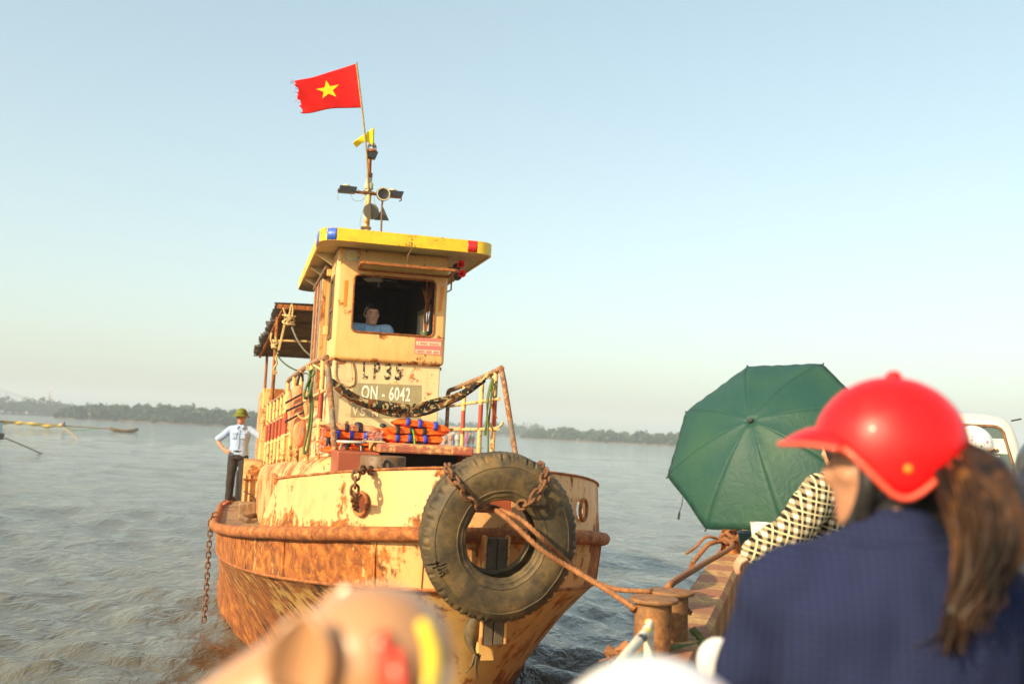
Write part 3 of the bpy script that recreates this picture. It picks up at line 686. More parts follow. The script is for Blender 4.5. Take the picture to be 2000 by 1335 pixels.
# blanked-off vent with a ragged rusty edge
M['ragged'] = rusty('flaking patch', (.74, .55, .28), .55, 9, .7, rusts=((.16, .06, .025), (.32, .15, .06), (.45, .25, .1)))
q = [bu(x, y, UL) for x, y in ((657, 704), (688, 707), (690, 752), (659, 743))]
fp = MB().tube([p+Vector((0, -.004, 0)) for p in resample(q+[q[0]], .03)], .010, 6); fp.build('vent_patch', M['ragged'], WH, 0)
quad_front('vent_plate', [(660, 706), (686, 709), (688, 745), (661, 740)], UL, M['house_low'], WH, .004); quad_front('vent_slot', [(660, 705), (677, 706), (672, 711), (661, 711)], UL-.003, M['rustpost'], WH, .003)
# round emblem sticker
EMs = quad_front('emblem_sticker', [(674, 487), (699, 488.5), (698, 511), (673, 509)], UF, M['under'], WH); ec = bu(687, 498.5, UF-.002)
M['emblem'] = plain('pale emblem print', (.62, .62, .52), .5, .1); M['emblemy'] = plain('yellow emblem print', (.68, .58, .16), .5, .1)
for r_, r2, m_, dy in ((.054, .040, 'emblem', 0), (.038, .0005, 'emblemy', 0)):
    MB().lathe([(r2, -.001), (r_, -.001), (r_, .001), (r2, .001)], 32, ec, 'Y', closed=True).build('ring_print', M[m_], EMs, 0)

# ---- roof
RF = empty('wheelhouse_roof', parent=TUG)
RX0, RX1, RU0, RU1, RZ0, RZ1 = -.955, .875, 3.86, 8.1, 4.425, 4.555
def roof_poly(ins=0):
    r = .2; P = []
    x0, x1, u0, u1 = RX0+ins, RX1-ins, RU0+ins, RU1-ins
    for cx, cy, s0 in ((x1-r, u1-r, 0), (x0+r, u1-r, 90), (x0+r, u0+r, 180), (x1-r, u0+r, 270)):
        for k in range(7): t = R(s0+k*15); P.append((cx+r*math.cos(t), cy+r*math.sin(t)))
    return P
po, pi_ = roof_poly(), roof_poly(.02); n = len(po)
mb = MB(); mb.add([(x, y, RZ0) for x, y in po]+[(x, y, RZ1) for x, y in po]+[(x, y, RZ1) for x, y in pi_]+[(x, y, RZ0) for x, y in pi_],
   [(k, (k+1) % n, n+(k+1) % n, n+k) for k in range(n)]+[(n+k, n+(k+1) % n, 2*n+(k+1) % n, 2*n+k) for k in range(n)]+[(2*n+k, 2*n+(k+1) % n, 3*n+(k+1) % n, 3*n+k) for k in range(n)]+[(3*n+k, 3*n+(k+1) % n, (k+1) % n, k) for k in range(n)])
FA = mb.build('fascia', M['roofside'], RF, 30)
MB().prism(pi_, lambda x, y: Vector((x, y, RZ0+.012)), lambda x, y: Vector((x, y, RZ0+.03))).build('underside', M['under'], RF, 0)
MB().prism(pi_, lambda x, y: Vector((x, y, RZ1-.03)), lambda x, y: Vector((x, y, RZ1-.012))).build('top_sheet', M['under'], RF, 0)
def fascia_patch(t0, t1, mat):
    # patch along the fascia outline by outline index range
    P = [Vector((x, y, 0)) for x, y in po]; idx = [t0+(t1-t0)*i/8 for i in range(9)]; A = []
    for t in idx:
        i = int(t) % n; p = P[i].lerp(P[(i+1) % n], t-int(t)); c = Vector(((RX0+RX1)/2, (RU0+RU1)/2, 0)); tg = (P[(i+1) % n]-P[i]); nn = Vector((tg.y, -tg.x, 0)).normalized(); A.append(p+nn*.003)
    mb = MB(); mb.add([a+Vector((0, 0, RZ0+.004)) for a in A]+[a+Vector((0, 0, RZ1-.004)) for a in A], [(k, k+1, 10+k, 9+k) for k in range(8)])
    o = mb.build('reflective_patch', mat, FA, 60); so = o.modifiers.new('s', 'SOLIDIFY'); so.thickness = .002; so.offset = 1
fascia_patch(17.2, 19.2, M['blue']); fascia_patch(20.93, 21.0, M['redtape'])
fascia_patch(13.9, 13.99, M['blue'])
for u in (4.75, 5.75, 6.75): 
    mb = MB(); mb.prism([(RX0+.03, RZ0+.01), (WX0-.002, RZ0+.01), (WX0-.002, RZ0-.12), (WX0-.03, RZ0-.12), (RX0+.03, RZ0-.02)], lambda x, z: Vector((x, u, z)), lambda x, z: Vector((x, u+.012, z))); mb.build('gusset', M['under'], RF, 0)
# lamps on the roof
VN = bu(641, 444, 4.5); mb = MB(); mb.lathe([(.005, 0), (.05, 0), (.05, .05), (.075, .055), (.08, .065), (.05, .075), (.055, .10), (.03, .115), (.005, .117)], 20, (VN.x, 4.5, RZ1)); mb.build('vent_cap', M['under'], RF, 40)
sl = bu(941, 468, 4.35); SL = MB().box(sl.x-.035, sl.x+.01, 4.3, 4.4, RZ1-.01, RZ1+.075).build('side_lamp', M['roofside'], RF, 0, .006); MB().lathe([(.003, 0), (.026, 0), (.026, .07), (.003, .075)], 14, (sl.x+.032, 4.34, RZ1)).build('lens', plain('dark red lens', (.12, .01, .015), .2), SL)
# twin red horns
HB = MB(); hp = bu(885, 520, 4.34); HB.tube([(WX1-.01, 4.38, 4.31), (WX1+.03, 4.36, 4.33), (WX1+.04, 4.34, 4.25), (WX1+.04, 4.34, 4.08), (WX1-.01, 4.38, 4.05)], .009, 6); HBo = HB.build('horn_bracket', M['drum'], TUG, 60)
for (px, py) in ((901, 515), (903, 534)):
    p = bu(px, py, 4.18); mb = MB(); mb.lathe([(.012, .26), (.02, .25), (.014, .15), (.018, .08), (.034, .02), (.042, 0), (.034, .006), (.012, .05), (.004, .1)], 20, p, 'Y'); H_ = mb.build('horn', M['redhorn'], HBo, 60)
    MB().lathe([(.004, .2), (.038, .2), (.042, .22), (.042, .27), (.03, .285), (.004, .29)], 18, p, 'Y').build('horn_motor', M['black'], HBo, 40)

# ---- railings: striped pipe posts
def rail_mat(name, z0, z1, slope=.06):
    s = NT(name); z = s.math('ADD', s.sep(2), s.math('MULTIPLY', s.math('ADD', s.sep(1), -2.6), slope)); z = s.math('ADD', z, s.math('MULTIPLY', s.math('ADD', s.noise(9, 3), -.5), .03))
    red = s.math('MULTIPLY', s.math('GREATER_THAN', z, z0), s.math('LESS_THAN', z, z1))
    n1 = s.noise(16, 6, .7); r_ = s.ramp(s.math('ADD', n1, s.mrange(z, z0-.45, z0-.1, .1, -.02)), [(.55, 0), (.6, 1)])
    c = s.mix(red, (.72, .44, .16), (.36, .06, .025)); c = s.mix(r_, c, s.ramp(s.noise(30, 6, .7), [(.3, RUST_A), (.6, RUST_B), (.75, (.55, .25, .05))]))
    s.set(Base_Color=c, Roughness=.5); s.bump(s.noise(60, 4), .3, .004); return s.m
M['railpost'] = rail_mat('striped rail post paint', 2.60, 2.85)
M['railtop'] = rusty('worn grey rail paint', (.19, .18, .15), .55, 7, .5, rusts=((.14, .05, .03), (.30, .12, .05), (.70, .48, .2)))
M['railmid'] = rusty('cream rail paint', (.74, .56, .24), .42, 8, .5)
RLs = []
def pipe(name, pts, r, mat, parent, n=10): return MB().tube(pts, r, n).build(name, mat, parent, 60)
RL = empty('railing', parent=TUG); RLs.append(RL)
# section A on the sunlit side
fA = lambda u: Vector((float(np.interp(u, [2.4, 4, 6, 8], [-.93, -1.03, -1.12, -1.24])), u, 0))
ztA = lambda u: float(np.interp(u, [2.4, 3.0, 4.2, 5.6], [3.13, 3.13, 3.10, 3.04])); zbA = lambda u: cas_z(u)-.02
pipe('front_post', resample([Vector((-.93, 2.45, 3.10)), Vector((-.90, 2.43, 2.95)), Vector((-.80, 2.38, 2.22))], .1), .026, M['railtop'], RL)
pipe('top_rail', resample([fA(u)+Vector((0, 0, ztA(u))) for u in (2.43, 3.0, 3.8, 4.7, 5.6)]+[fA(5.75)+Vector((0, 0, ztA(5.6)-.06))], .06), .026, M['railtop'], RL)
for u in (2.62, 3.35, 4.15, 4.9, 5.65): pipe('post', [fA(u)+Vector((0, 0, zbA(u)-.03)), fA(u)+Vector((0, 0, ztA(u)-.01))], .023, M['railpost'], RL)
for dz in (.30, .58): pipe('mid_rail', [fA(u)+Vector((0, 0, zbA(u)+dz-.02)) for u in (2.40, 3.2, 4.4, 5.65)], .016, M['railmid'], RL)
RL2 = empty('railing', parent=TUG)
ztB = lambda u: float(np.interp(u, [5.85, 7, 8.4], [2.90, 2.84, 2.80]))
pipe('top_rail', [fA(u)+Vector((0, 0, ztB(u))) for u in (5.85, 6.5, 7.2, 8.4)], .024, M['railtop'], RL2)
for u in (5.9, 6.3, 6.75, 7.2, 7.7, 8.3): pipe('post', [fA(u)+Vector((0, 0, zbA(u)-.03)), fA(u)+Vector((0, 0, ztB(u)))], .024, M['railpost'], RL2)
for dz in (.25, .52): pipe('mid_rail', [fA(u)+Vector((0, 0, zbA(u)+dz)) for u in (5.85, 7, 8.4)], .015, M['railmid'], RL2)
# shaded side
RR = empty('railing', parent=TUG)
fR = lambda u: Vector((float(np.interp(u, [2.4, 5.2], [.63, .68])), u, 0)); ztR = lambda u: float(np.interp(u, [2.4, 3.0, 5.1], [3.13, 3.09, 2.99]))
pipe('front_post', resample([Vector((.63, 2.42, 3.12)), Vector((.66, 2.41, 3.0)), Vector((.80, 2.36, 2.28))], .1), .026, M['railtop'], RR)
pipe('top_rail', resample([fR(u)+Vector((0, 0, ztR(u))) for u in (2.40, 3.0, 3.8, 4.6, 4.95)]+[Vector((.675, 5.02, 2.93))], .06), .026, M['railtop'], RR)
for u in (2.62, 3.2, 4.05, 4.98): pipe('post', [fR(u)+Vector((0, 0, 2.26 if u < 4.5 else 2.2)), fR(u)+Vector((0, 0, ztR(u)-.01))], .023, M['railpost'] if u < 4.5 else M['railtop'], RR)
for z in (2.58, 2.85): pipe('mid_rail', [fR(u)+Vector((0, 0, z-.012*(u-2.6)*1)) for u in (2.44, 3.4, 5.0)], .016, M['railmid'], RR)
# ---- awning of corrugated iron over the after deck
AW = empty('awning', parent=TUG)
M['tin'] = rusty('dark corrugated iron', (.045, .04, .036), .45, 4, .6, rusts=((.02, .012, .009), (.045, .026, .018), (.08, .045, .028)))
def corr(u0, u1, x0, x1, z0, z1, seed):
    g = random.Random(seed); nu = int((u1-u0)/.02); rings = []; nx = 10
    edge = [g.uniform(-.05, .03) for _ in range(nu//4+2)]
    for i in range(nu+1):
        u = u0+(u1-u0)*i/nu; z = z0+(z1-z0)*i/nu+.032*math.sin(2*math.pi*u/.20)
        xe = x0+edge[i//4]
        rings.append([Vector((xe+(x1-xe)*k/nx, u, z+.02*math.sin(3*k/nx))) for k in range(nx+1)])
    mb = MB(); mb.loft(rings, caps=False, closed=False); o = mb.build('corrugated_sheet', M['tin'], AW, 60); so = o.modifiers.new('s', 'SOLIDIFY'); so.thickness = .003
corr(7.42, 9.1, -1.24, .2, 4.13, 4.08, 1); corr(9.0, 10.7, -1.30, .2, 4.05, 4.0, 2); corr(10.6, 12.3, -1.36, .2, 3.97, 3.92, 3); corr(12.2, 13.8, -1.42, .2, 3.89, 3.84, 4)
bar((-1.24, 7.40, 4.10), (.4, 7.40, 4.12), .05, .06).build('front_beam', M['rustpost'], AW, 0, .004)
bar((-1.16, 7.45, 4.06), (-1.33, 13.7, 3.80), .04, .04).build('side_beam', M['rustpost'], AW, 0, .004)
for x, u, z in ((-1.20, 8.3, 4.05), (-1.20, 13.5, 3.83), (.3, 8.3, 4.05)): pipe('awning_post', [(x, u, zr(u)), (x, u, z)], .026, M['rustpost'], AW)
pipe('awning_strut', [(-1.25, 9.2, 3.78), (-.35, 9.0, 3.80)], .016, M['railmid'], AW)
MB().box(-.76, -.70, 7.36, 7.41, 4.0, 4.16).build('beam_clip', M['house'], AW, 0, .005)

# ---- mast on the roof
MS = empty('mast', parent=TUG); mx, mu = -.375, 5.0
pipe('mast_pole', [(mx, mu, RZ1-.02), (mx, mu, 5.3)], .036, M['railmid'], MS, 14); pipe('mast_pole', [(mx, mu, 5.3), (mx-.005, mu, 5.62)], .02, M['rustpost'], MS, 10)
MB().lathe([(.04, 0), (.052, .01), (.05, .07), (.034, .09), (.034, .14), (.005, .145)], 18, (mx, mu, 5.25)).build('mast_light', M['under'], MS, 40); MB().lathe([(.005, 0), (.034, 0), (.034, .05), (.005, .055)], 16, (mx, mu, 5.395)).build('lamp_cap', M['rustpost'], MS, 40)
MB().box(mx-.07, mx+.06, mu-.05, mu+.05, 5.20, 5.225).build('light_shelf', M['drum'], MS, 0, .003)
a_, b_ = bu(659, 372, mu), bu(783, 385, mu); bar((a_.x, mu-.02, a_.z), (b_.x, mu-.02, b_.z), .03, .03).build('cross_arm', M['rustpost'], MS, 0, .003)
for px in (676, 767):
    q = bu(px, 371 if px < 700 else 380, mu); mb = MB(); mb.prism([(-.09, -.035), (.10, -.03), (.12, .035), (-.075, .035)], lambda x, z: Vector((q.x+x, mu-.07, q.z+z)), lambda x, z: Vector((q.x+x, mu+.05, q.z+z))); sh = mb.build('lamp_screen', M['black'], MS, 0, .004)
    MB().lathe([(.004, 0), (.045, 0), (.048, .01), (.04, .022), (.004, .026)], 16, (q.x, mu, q.z+.036)).build('lamp_lid', M['under'], sh, 40)
pipe('arm_hook', [(b_.x, mu-.02, b_.z), (b_.x+.005, mu-.02, b_.z-.04), (b_.x-.02, mu-.02, b_.z-.055)], .007, M['drum'], MS)
# top lamp with wire guard
q = bu(726, 300, mu); MB().prism([(-.05, -.03), (.045, -.03), (.07, .045), (-.065, .035)], lambda x, z: Vector((q.x+x, mu-.05, q.z+z-.03)), lambda x, z: Vector((q.x+x, mu+.05, q.z+z-.03))).build('lamp_screen', M['black'], MS, 0, .004)
MB().lathe([(.004, 0), (.06, 0), (.065, .015), (.05, .03), (.004, .035)], 16, (q.x, mu, q.z+.015)).build('lamp_base', M['rustpost'], MS, 40)
MB().lathe([(.035, .05), (.036, .09), (.025, .105), (.003, .11)], 14, (q.x, mu, q.z)).build('lamp_glass', M['glass'], MS, 40)
for k in range(4):
    t = math.pi*k/4; pipe('guard_wire', [Vector((q.x+.05*math.cos(a)*math.cos(t), mu+.05*math.cos(a)*math.sin(t), q.z+.05+.085*math.sin(a))) for a in [i*math.pi/10 for i in range(11)]], .0035, M['drum'], MS, 5)
pipe('guard_wire', [Vector((q.x+.05*math.cos(a*.3927), mu+.05*math.sin(a*.3927), q.z+.085)) for a in range(17)], .0035, M['drum'], MS, 5)
# floodlight
q = bu(748, 380, mu-.12); FLD = MB().lathe([(.072, -.035), (.078, -.04), (.08, -.02), (.078, 0), (.06, .06), (.03, .085), (.004, .09)], 28, q, 'Y').build('floodlight', M['black'], MS, 40)
s = NT('lamp reflector'); s.set(Base_Color=(.80, .74, .50), Roughness=.18, Coat_Weight=.6); M['refl'] = s.m
MB().lathe([(.071, -.034), (.06, -.01), (.03, .02), (.004, .03)], 28, q, 'Y').build('reflector', M['refl'], FLD, 60); MB().lathe([(.077, -.043), (.064, -.043), (.064, -.037), (.077, -.037)], 28, q, 'Y', closed=True).build('bezel', M['under'], FLD, 40)
pipe('floodlight_stem', [(q.x, q.y, q.z-.075), (q.x-.005, q.y, q.z-.11), (q.x+.01, q.y, RZ1)], .011, M['drum'], MS)
# day shapes: crossed discs and a triangle
q = bu(725, 413, mu-.08)
M['dshape'] = plain('brownish black sheet', (.15, .125, .085), .5, .15); M['dshape2'] = plain('grey sheet', (.07, .075, .07), .5, .15)  # one disc sheet lighter and browner than the other
DS = empty('day_shape', parent=TUG)
for ang, m_ in ((8, 'dshape'), (78, 'dshape2')):
    Mx = Matrix.Translation(q) @ Matrix.Rotation(R(-10), 4, 'Y') @ Matrix.Rotation(R(ang), 4, 'Z')
    MB().lathe([(.0005, -.003), (.093, -.003), (.093, .003), (.0005, .003)], 32, axis='Y', M=Mx).build('disc', M[m_], DS, 30)
q2 = bu(748, 417, mu+.02)
MB().prism([(-.10, -.085), (.075, -.075), (-.0, .075)], lambda x, z: Vector((q2.x+x, q2.y, q2.z+z)), lambda x, z: Vector((q2.x+x, q2.y+.005, q2.z+z))).build('triangle', M['dshape2'], DS, 0)
MB().box(mx-.06, mx+.05, mu-.045, mu+.045, 4.79, 4.815).build('light_shelf', M['drum'], MS, 0, .003)
for pts_ in ([(683, 370), (690, 390), (705, 392), (714, 384)], [(661, 378), (659, 386), (661, 391)], [(716, 392), (706, 420), (703, 440), (708, 448)], [(735, 372), (731, 392), (737, 402)], [(690, 368), (702, 372), (712, 382)]):
    pipe('loose_wire', resample([bu(x, y, mu-.03) for x, y in pts_], .02), .0028, M['grey'], MS, 5)

# ================================================================== flags
def flag(name, label, quad, nu, nv, wob, mat, u, tear=0.0):
    A, B, Cc, D = [bu(x, y, u) for x, y in quad]   # hoist top, hoist bottom, fly bottom, fly top
    rings = []
    g = random.Random(4)
    for i in range(nu+1):
        t = i/nu; ring = []
        for j in range(nv+1):
            v = j/nv; p = (A*(1-v)+B*v)*(1-t)+(D*(1-v)+Cc*v)*t
            p.y += wob*t**.6*math.sin(5.2*t+2.2*v)+wob*.35*math.sin(11*t+5*v)*t
            p.z += -.03*math.sin(math.pi*t)*(v-.2)*2*0+.018*math.sin(4.5*t+1.2)*t
            if i == nu: p.x += g.uniform(-.02, .035)*tear
            ring.append(p)
        rings.append(ring)
    return rings
fl = tag(empty('flag', BO, TH), 'red flag with a yellow star streaming from a bamboo pole above the wheelhouse', 'flag')
M['flagred'] = cloth('red flag cloth', (.60, .010, .008), .08, .25, 7, .7); M['flagyel'] = cloth('yellow flag cloth', (.86, .66, .02), .08, .25, 7, .7)
FU = 4.95
rings = flag('flag', '', [(697, 124), (707, 210), (590, 218), (576, 160)], 44, 26, .055, None, FU, 1.0)
mb = MB(); mb.loft(rings, caps=False, closed=False); FC = mb.build('cloth', M['flagred'], fl, 60); so = FC.modifiers.new('s', 'SOLIDIFY'); so.thickness = .003; so.offset = 0
def flag_pt(t, v):
    x = min(max(t, 0), 1)*(len(rings)-1); y = min(max(v, 0), 1)*(len(rings[0])-1); i, j = min(int(x), len(rings)-2), min(int(y), len(rings[0])-2)
    a = rings[i][j].lerp(rings[i+1][j], x-i); b = rings[i][j+1].lerp(rings[i+1][j+1], x-i); return a.lerp(b, y-j)
mb = MB(); star = []
for k in range(10): a = R(90+36*k); rr_ = 1 if k % 2 == 0 else .40; star.append((.52-math.cos(a)*rr_*.20, .47-math.sin(a)*rr_*.27))
vs = []; fs = []; ctr = (.52, .47); NS = 5
for k in range(10):
    p0, p1 = star[k], star[(k+1) % 10]
    for i in range(NS):
        for j in range(NS-i):
            def bp(i, j): a, b = i/NS, j/NS; return flag_pt(ctr[0]+(p0[0]-ctr[0])*a+(p1[0]-ctr[0])*b, ctr[1]+(p0[1]-ctr[1])*a+(p1[1]-ctr[1])*b)+Vector((0, -.004, 0))
            o = len(vs); vs += [bp(i, j), bp(i+1, j), bp(i, j+1)]; fs.append((o, o+1, o+2))
            if i+j < NS-1: o = len(vs); vs += [bp(i+1, j), bp(i+1, j+1), bp(i, j+1)]; fs.append((o, o+1, o+2))
mb.add(vs, fs); mb.build('star', M['flagyel'], fl, 60, weld=True)
pipe('pole', resample([bu(696, 122, FU), bu(708, 220, FU), bu(716, 300, FU), bu(720, 385, FU)], .1), .011, M['rod'], fl, 8)
g = random.Random(2)
for k in range(7):
    p = flag_pt(1, .02+.1*k if k < 3 else g.random()); pipe('loose_thread', [p, p+Vector((-.02, g.uniform(-.01, .01), .02*g.uniform(-1, 1))), p+Vector((-.04, 0, g.uniform(-.04, .03)))], .002, M['hair'] if k < 3 else M['flagred'], fl, 4)
pn = tag(empty('pennant', BO, TH), 'small yellow pennant flying above the mast lamp', 'flag')
rg = []
for i in range(17):
    t = i/16; a = bu(730, 249, 4.97).lerp(bu(689, 279, 4.97), t); b = bu(729, 286, 4.97).lerp(bu(697, 287, 4.97), t) + Vector((0, 0, .06*math.sin(math.pi*t)*.9))
    rg.append([a.lerp(b, j/8)+Vector((0, .03*math.sin(6*t+2*j/8)*t, 0)) for j in range(9)])
mb = MB(); mb.loft(rg, caps=False, closed=False); o = mb.build('cloth', M['flagyel'], pn, 60); so = o.modifiers.new('s', 'SOLIDIFY'); so.thickness = .003
pipe('stick', [bu(730, 248, 4.985), bu(729, 296, 4.985)], .005, M['rod'], pn, 6)

# ================================================================== tyre fender on the bow
TY = tag(empty('truck_tyre', BO, TH), 'large worn black truck tyre chained to the tug bow as fender', 'tyre')
tc = Vector((-.035, -.34, 1.925)); 
def tyre_mesh():
    prof = [(.262, .085), (.248, .098), (.243, .115), (.252, .132), (.268, .136), (.274, .142), (.282, .141), (.30, .150), (.306, .156), (.312, .153), (.35, .163), (.40, .168), (.44, .164), (.452, .160), (.458, .163), (.466, .158), (.492, .145), (.512, .128), (.527, .108), (.531, .078), (.526, .070), (.526, .060), (.533, .052), (.534, .02), (.528, .012), (.528, 0)]
    full = [(r, -h) for r, h in prof]+[(r, h) for r, h in reversed(prof[:-1])]+[(.33, .12), (.45, .13), (.50, .09), (.505, 0), (.50, -.09), (.45, -.13), (.33, -.12)]
    n = 270; m = len(full); vs = []; fs = []
    for k in range(n):
        a = 2*math.pi*k/n; lug = (k % 5) < 1
        for i, (r, h) in enumerate(full):
            rr_ = r
            if r > .50 and abs(h) > .07 and abs(h) < .14 and i < len(prof)*2-1 and lug: rr_ -= .013
            if r > .50 and abs(h) > .07 and i < len(prof)*2-1: rr_ += .004*math.sin(k*1.7)
            if i < len(prof)*2: rr_ += .005*nz(math.cos(a)*4, math.sin(a)*4, h*6); h += .006*nz(math.cos(a)*3+5, math.sin(a)*3, r*6)
            vs.append(Vector((rr_*math.cos(a)*.955, h, rr_*math.sin(a))))
    for k in range(n):
        j = (k+1) % n
        for i in range(m):
            i2 = (i+1) % m
            c = (vs[k*m+i]+vs[j*m+i2])/2; ang = math.degrees(math.atan2(c.z, c.x)) % 360; rad = math.hypot(c.x, c.z)
            # torn gash low on the sidewall
            if c.y < -.06 and 196 < ang < 214 and i < len(prof)+2:
                mid = .455-(ang-196)*.0022+.012*math.sin(ang*1.7); 
                if abs(rad-mid) < .018+.012*math.sin(ang*2.3) and 198 < ang < 213: continue
            fs.append((k*m+i, j*m+i, j*m+i2, k*m+i2))
    return MB().add(vs, fs)
s = NT('old tyre rubber'); n1 = s.noise(5, 6, .65); n2 = s.noise(22, 5, .7); 
cc = s.ramp(s.math('ADD', s.math('MULTIPLY', n1, .7), s.math('MULTIPLY', n2, .3)), [(.32, (.016, .013, .011)), (.46, (.060, .045, .024)), (.58, (.13, .088, .036)), (.74, (.24, .135, .042))])
s.set(Base_Color=cc, Roughness=.62, Specular_IOR_Level=.35); s.bump(s.math('ADD', n2, s.noise(90, 4, .6)), .35, .006); M['rubber'] = s.m
MX = Matrix.Translation(tc+Vector((-.02, 0, 0))) @ Matrix.Rotation(R(4), 4, 'X') @ Matrix.Rotation(R(-3), 4, 'Z') @ Matrix.Diagonal((.93, 1, .955, 1))
b = tyre_mesh(); b.v = [tuple(MX @ Vector(v)) for v in b.v]; b.build('carcass', M['rubber'], TY, 38)
# torn rubber flap hanging below
mb = MB(); rg = []
fl0 = [bu(x, y, -.1) for x, y in ((933, 1196), (922, 1230), (921, 1262), (933, 1285))]
P = resample(fl0, .02)
for i, p in enumerate(P):
    t = i/(len(P)-1); w_ = .045*math.sin(math.pi*min(1, .25+t*.8))+.008
    rg.append([p+Vector((w_*(k/4-1)*1.0, -.03*math.cos((k/4-1)*1.5), 0)) for k in range(9)])
mb.loft(rg, caps=False, closed=False); o = mb.build('torn_flap', M['rubber'], TY, 60); so = o.modifiers.new('s', 'SOLIDIFY'); so.thickness = .012
for q_ in (((931, 1275), (922, 1298), (908, 1316)), ((934, 1278), (930, 1305), (933, 1326))):
    P = resample([bu(x, y, -.1) for x, y in q_], .015); rg = [[p+Vector((.02*(1-i/len(P))*(k/2-1), -.006*(k == 1), 0)) for k in range(5)] for i, p in enumerate(P)]
    mb = MB(); mb.loft(rg, caps=False, closed=False); o = mb.build('torn_strip', M['rubber'], TY, 60); so = o.modifiers.new('s', 'SOLIDIFY'); so.thickness = .008

# ================================================================== chains
def link_mesh(L, W, r):
    mb = MB(); P = []
    h = L/2-W/2
    for k in range(7): a = -math.pi/2+math.pi*k/6; P.append(Vector((h+W/2*math.cos(a), W/2*math.sin(a), 0)))
    for k in range(7): a = math.pi/2+math.pi*k/6; P.append(Vector((-h+W/2*math.cos(a), W/2*math.sin(a), 0)))
    mb.tube(P, r, 8, closed=True); me = mb.mesh('link'); me.materials.append(M['chain']); me.polygons.foreach_set('use_smooth', [True]*len(me.polygons)); return me
def chain(label, pts, L, W, r):
    root = bthing('chain', label, 'chain'); me = link_mesh(L, W, r); step = L-2.3*r
    P = resample(pts, step)
    for i in range(len(P)-1):
        d = (P[i+1]-P[i]).normalized(); side = d.cross(Vector((0, -1, .2))).normalized(); up = d.cross(side)
        if i % 2: side, up = up, -side
        ja = random.uniform(-.25, .25); s2 = side*math.cos(ja)+up*math.sin(ja); u2 = d.cross(s2)
        o = bpy.data.objects.new('link', me); COL.objects.link(o); o.parent = root
        c = (P[i]+P[i+1])/2
        o.matrix_local = Matrix(((d.x, s2.x, u2.x, c.x), (d.y, s2.y, u2.y, c.y), (d.z, s2.z, u2.z, c.z), (0, 0, 0, 1)))
    return root
chain('rusty chain slung over the tyre beside the black hatch opening', [bu(890, 918, -.02), bu(874, 912, -.30), bu(885, 935, -.53), bu(908, 962, -.535), bu(932, 987, -.50), bu(948, 985, -.40)], .085, .052, .009)
chain('rusty chain slung over the tyre towards the oval bulwark hole', [bu(1040, 912, -.05), bu(1055, 909, -.35), bu(1066, 930, -.57), bu(1052, 960, -.60), bu(1035, 982, -.59), bu(1012, 986, -.50)], .085, .052, .009)
hc = HOLES[0][0]
chain('heavy rusty chain from the brown drum into the round bulwark hole', [Vector((dc.x+.02, dc.y-.15, dc.z-.06)), bu(712, 917, .42), bu(696, 922, .33), bu(694, 945, .30), bu(692, 965, .31), Vector((hc.x-.035, hc.y-.02, hc.z+.0)), Vector((hc.x-.02, hc.y+.10, hc.z-.03))], .075, .05, .0095)
chain('long thin rusty chain hanging from the side deck into the water', [bu(425, 1003, 6.6), bu(413, 1008, 6.6), bu(410, 1040, 6.6), bu(406, 1100, 6.6), bu(403, 1150, 6.6), bu(399, 1200, 6.6), bu(398, 1215, 6.6)], .085, .05, .009)

# ================================================================== gear on the tug
# hammock slung between the rails
HM = bthing('hammock', 'camouflage cloth hammock slung between the tug railings', 'hammock')
s = NT('camouflage cloth'); v = s.map((1, 1, 1)); n1 = s.noise(9, 2, .45, dist=1.2); n2 = s.noise(12, 2, .4, vec=s.map((1, 1, 1.4), rot=(1, 2, .4)), dist=1.5); n3 = s.noise(10, 2, .45, vec=s.map((1.2, 1, 1), rot=(2.2, .3, 1)), dist=1.2)
c = s.mix(s.ramp(n1, [(.50, 0), (.515, 1)]), (.022, .022, .02), (.17, .062, .018)); c = s.mix(s.ramp(n2, [(.55, 0), (.565, 1)]), c, (.34, .27, .13)); c = s.mix(s.ramp(n3, [(.57, 0), (.585, 1)]), c, (.03, .032, .022))
s.set(Base_Color=c, Roughness=.9, Specular_IOR_Level=.15); s.bump(s.noise(30, 3), .4, .012); M['camo'] = s.m
hu = 2.62
top = [(648, 738), (668, 752), (700, 770), (740, 782), (780, 787), (820, 786), (860, 776), (900, 762), (930, 746), (950, 735)]
bot = [(646, 752), (666, 770), (700, 791), (740, 806), (780, 815), (820, 813), (860, 800), (900, 780), (930, 758), (951, 742)]
A = resample([bu(x, y, hu-.03) for x, y in top], .03); Bq = resample([bu(x, y, hu-.03) for x, y in bot], .03); nn = min(len(A), len(Bq)); rings_ = []
for i in range(48):
    t = i/47; a = A[int(t*(len(A)-1))]; b = Bq[int(t*(len(Bq)-1))]; ta = t*(len(A)-1); ia = min(int(ta), len(A)-2); a = A[ia].lerp(A[ia+1], ta-ia); tb = t*(len(Bq)-1); ib = min(int(tb), len(Bq)-2); b = Bq[ib].lerp(Bq[ib+1], tb-ib)
    h = (a-b).length; ring = []
    for k in range(15):
        q = k/14*2-1; ang = q*1.45; ring.append(Vector(((a.x+b.x)/2, hu-.03+h*.34*math.sin(ang)*1.0+.012*math.sin(9*t+k), b.z+h*(1-math.cos(ang))/(1-math.cos(1.45))+.006*math.sin(23*t+k*1.3))))
    rings_.append(ring)
mb = MB(); mb.loft(rings_, caps=False, closed=False); o = mb.build('cloth', M['camo'], HM, 60); so = o.modifiers.new('s', 'SOLIDIFY'); so.thickness = .004
MB().rope(resample([bu(648, 745, hu-.03), bu(640, 735, hu), bu(628, 722, hu+.2), bu(612, 712, 3.2)], .03), .012).build('end_cord', M['rope'], HM, 60)
MB().rope(resample([bu(945, 741, hu-.03), bu(953, 732, hu), bu(958, 729, 2.85)], .02), .016).build('end_cord', M['rope'], HM, 60)
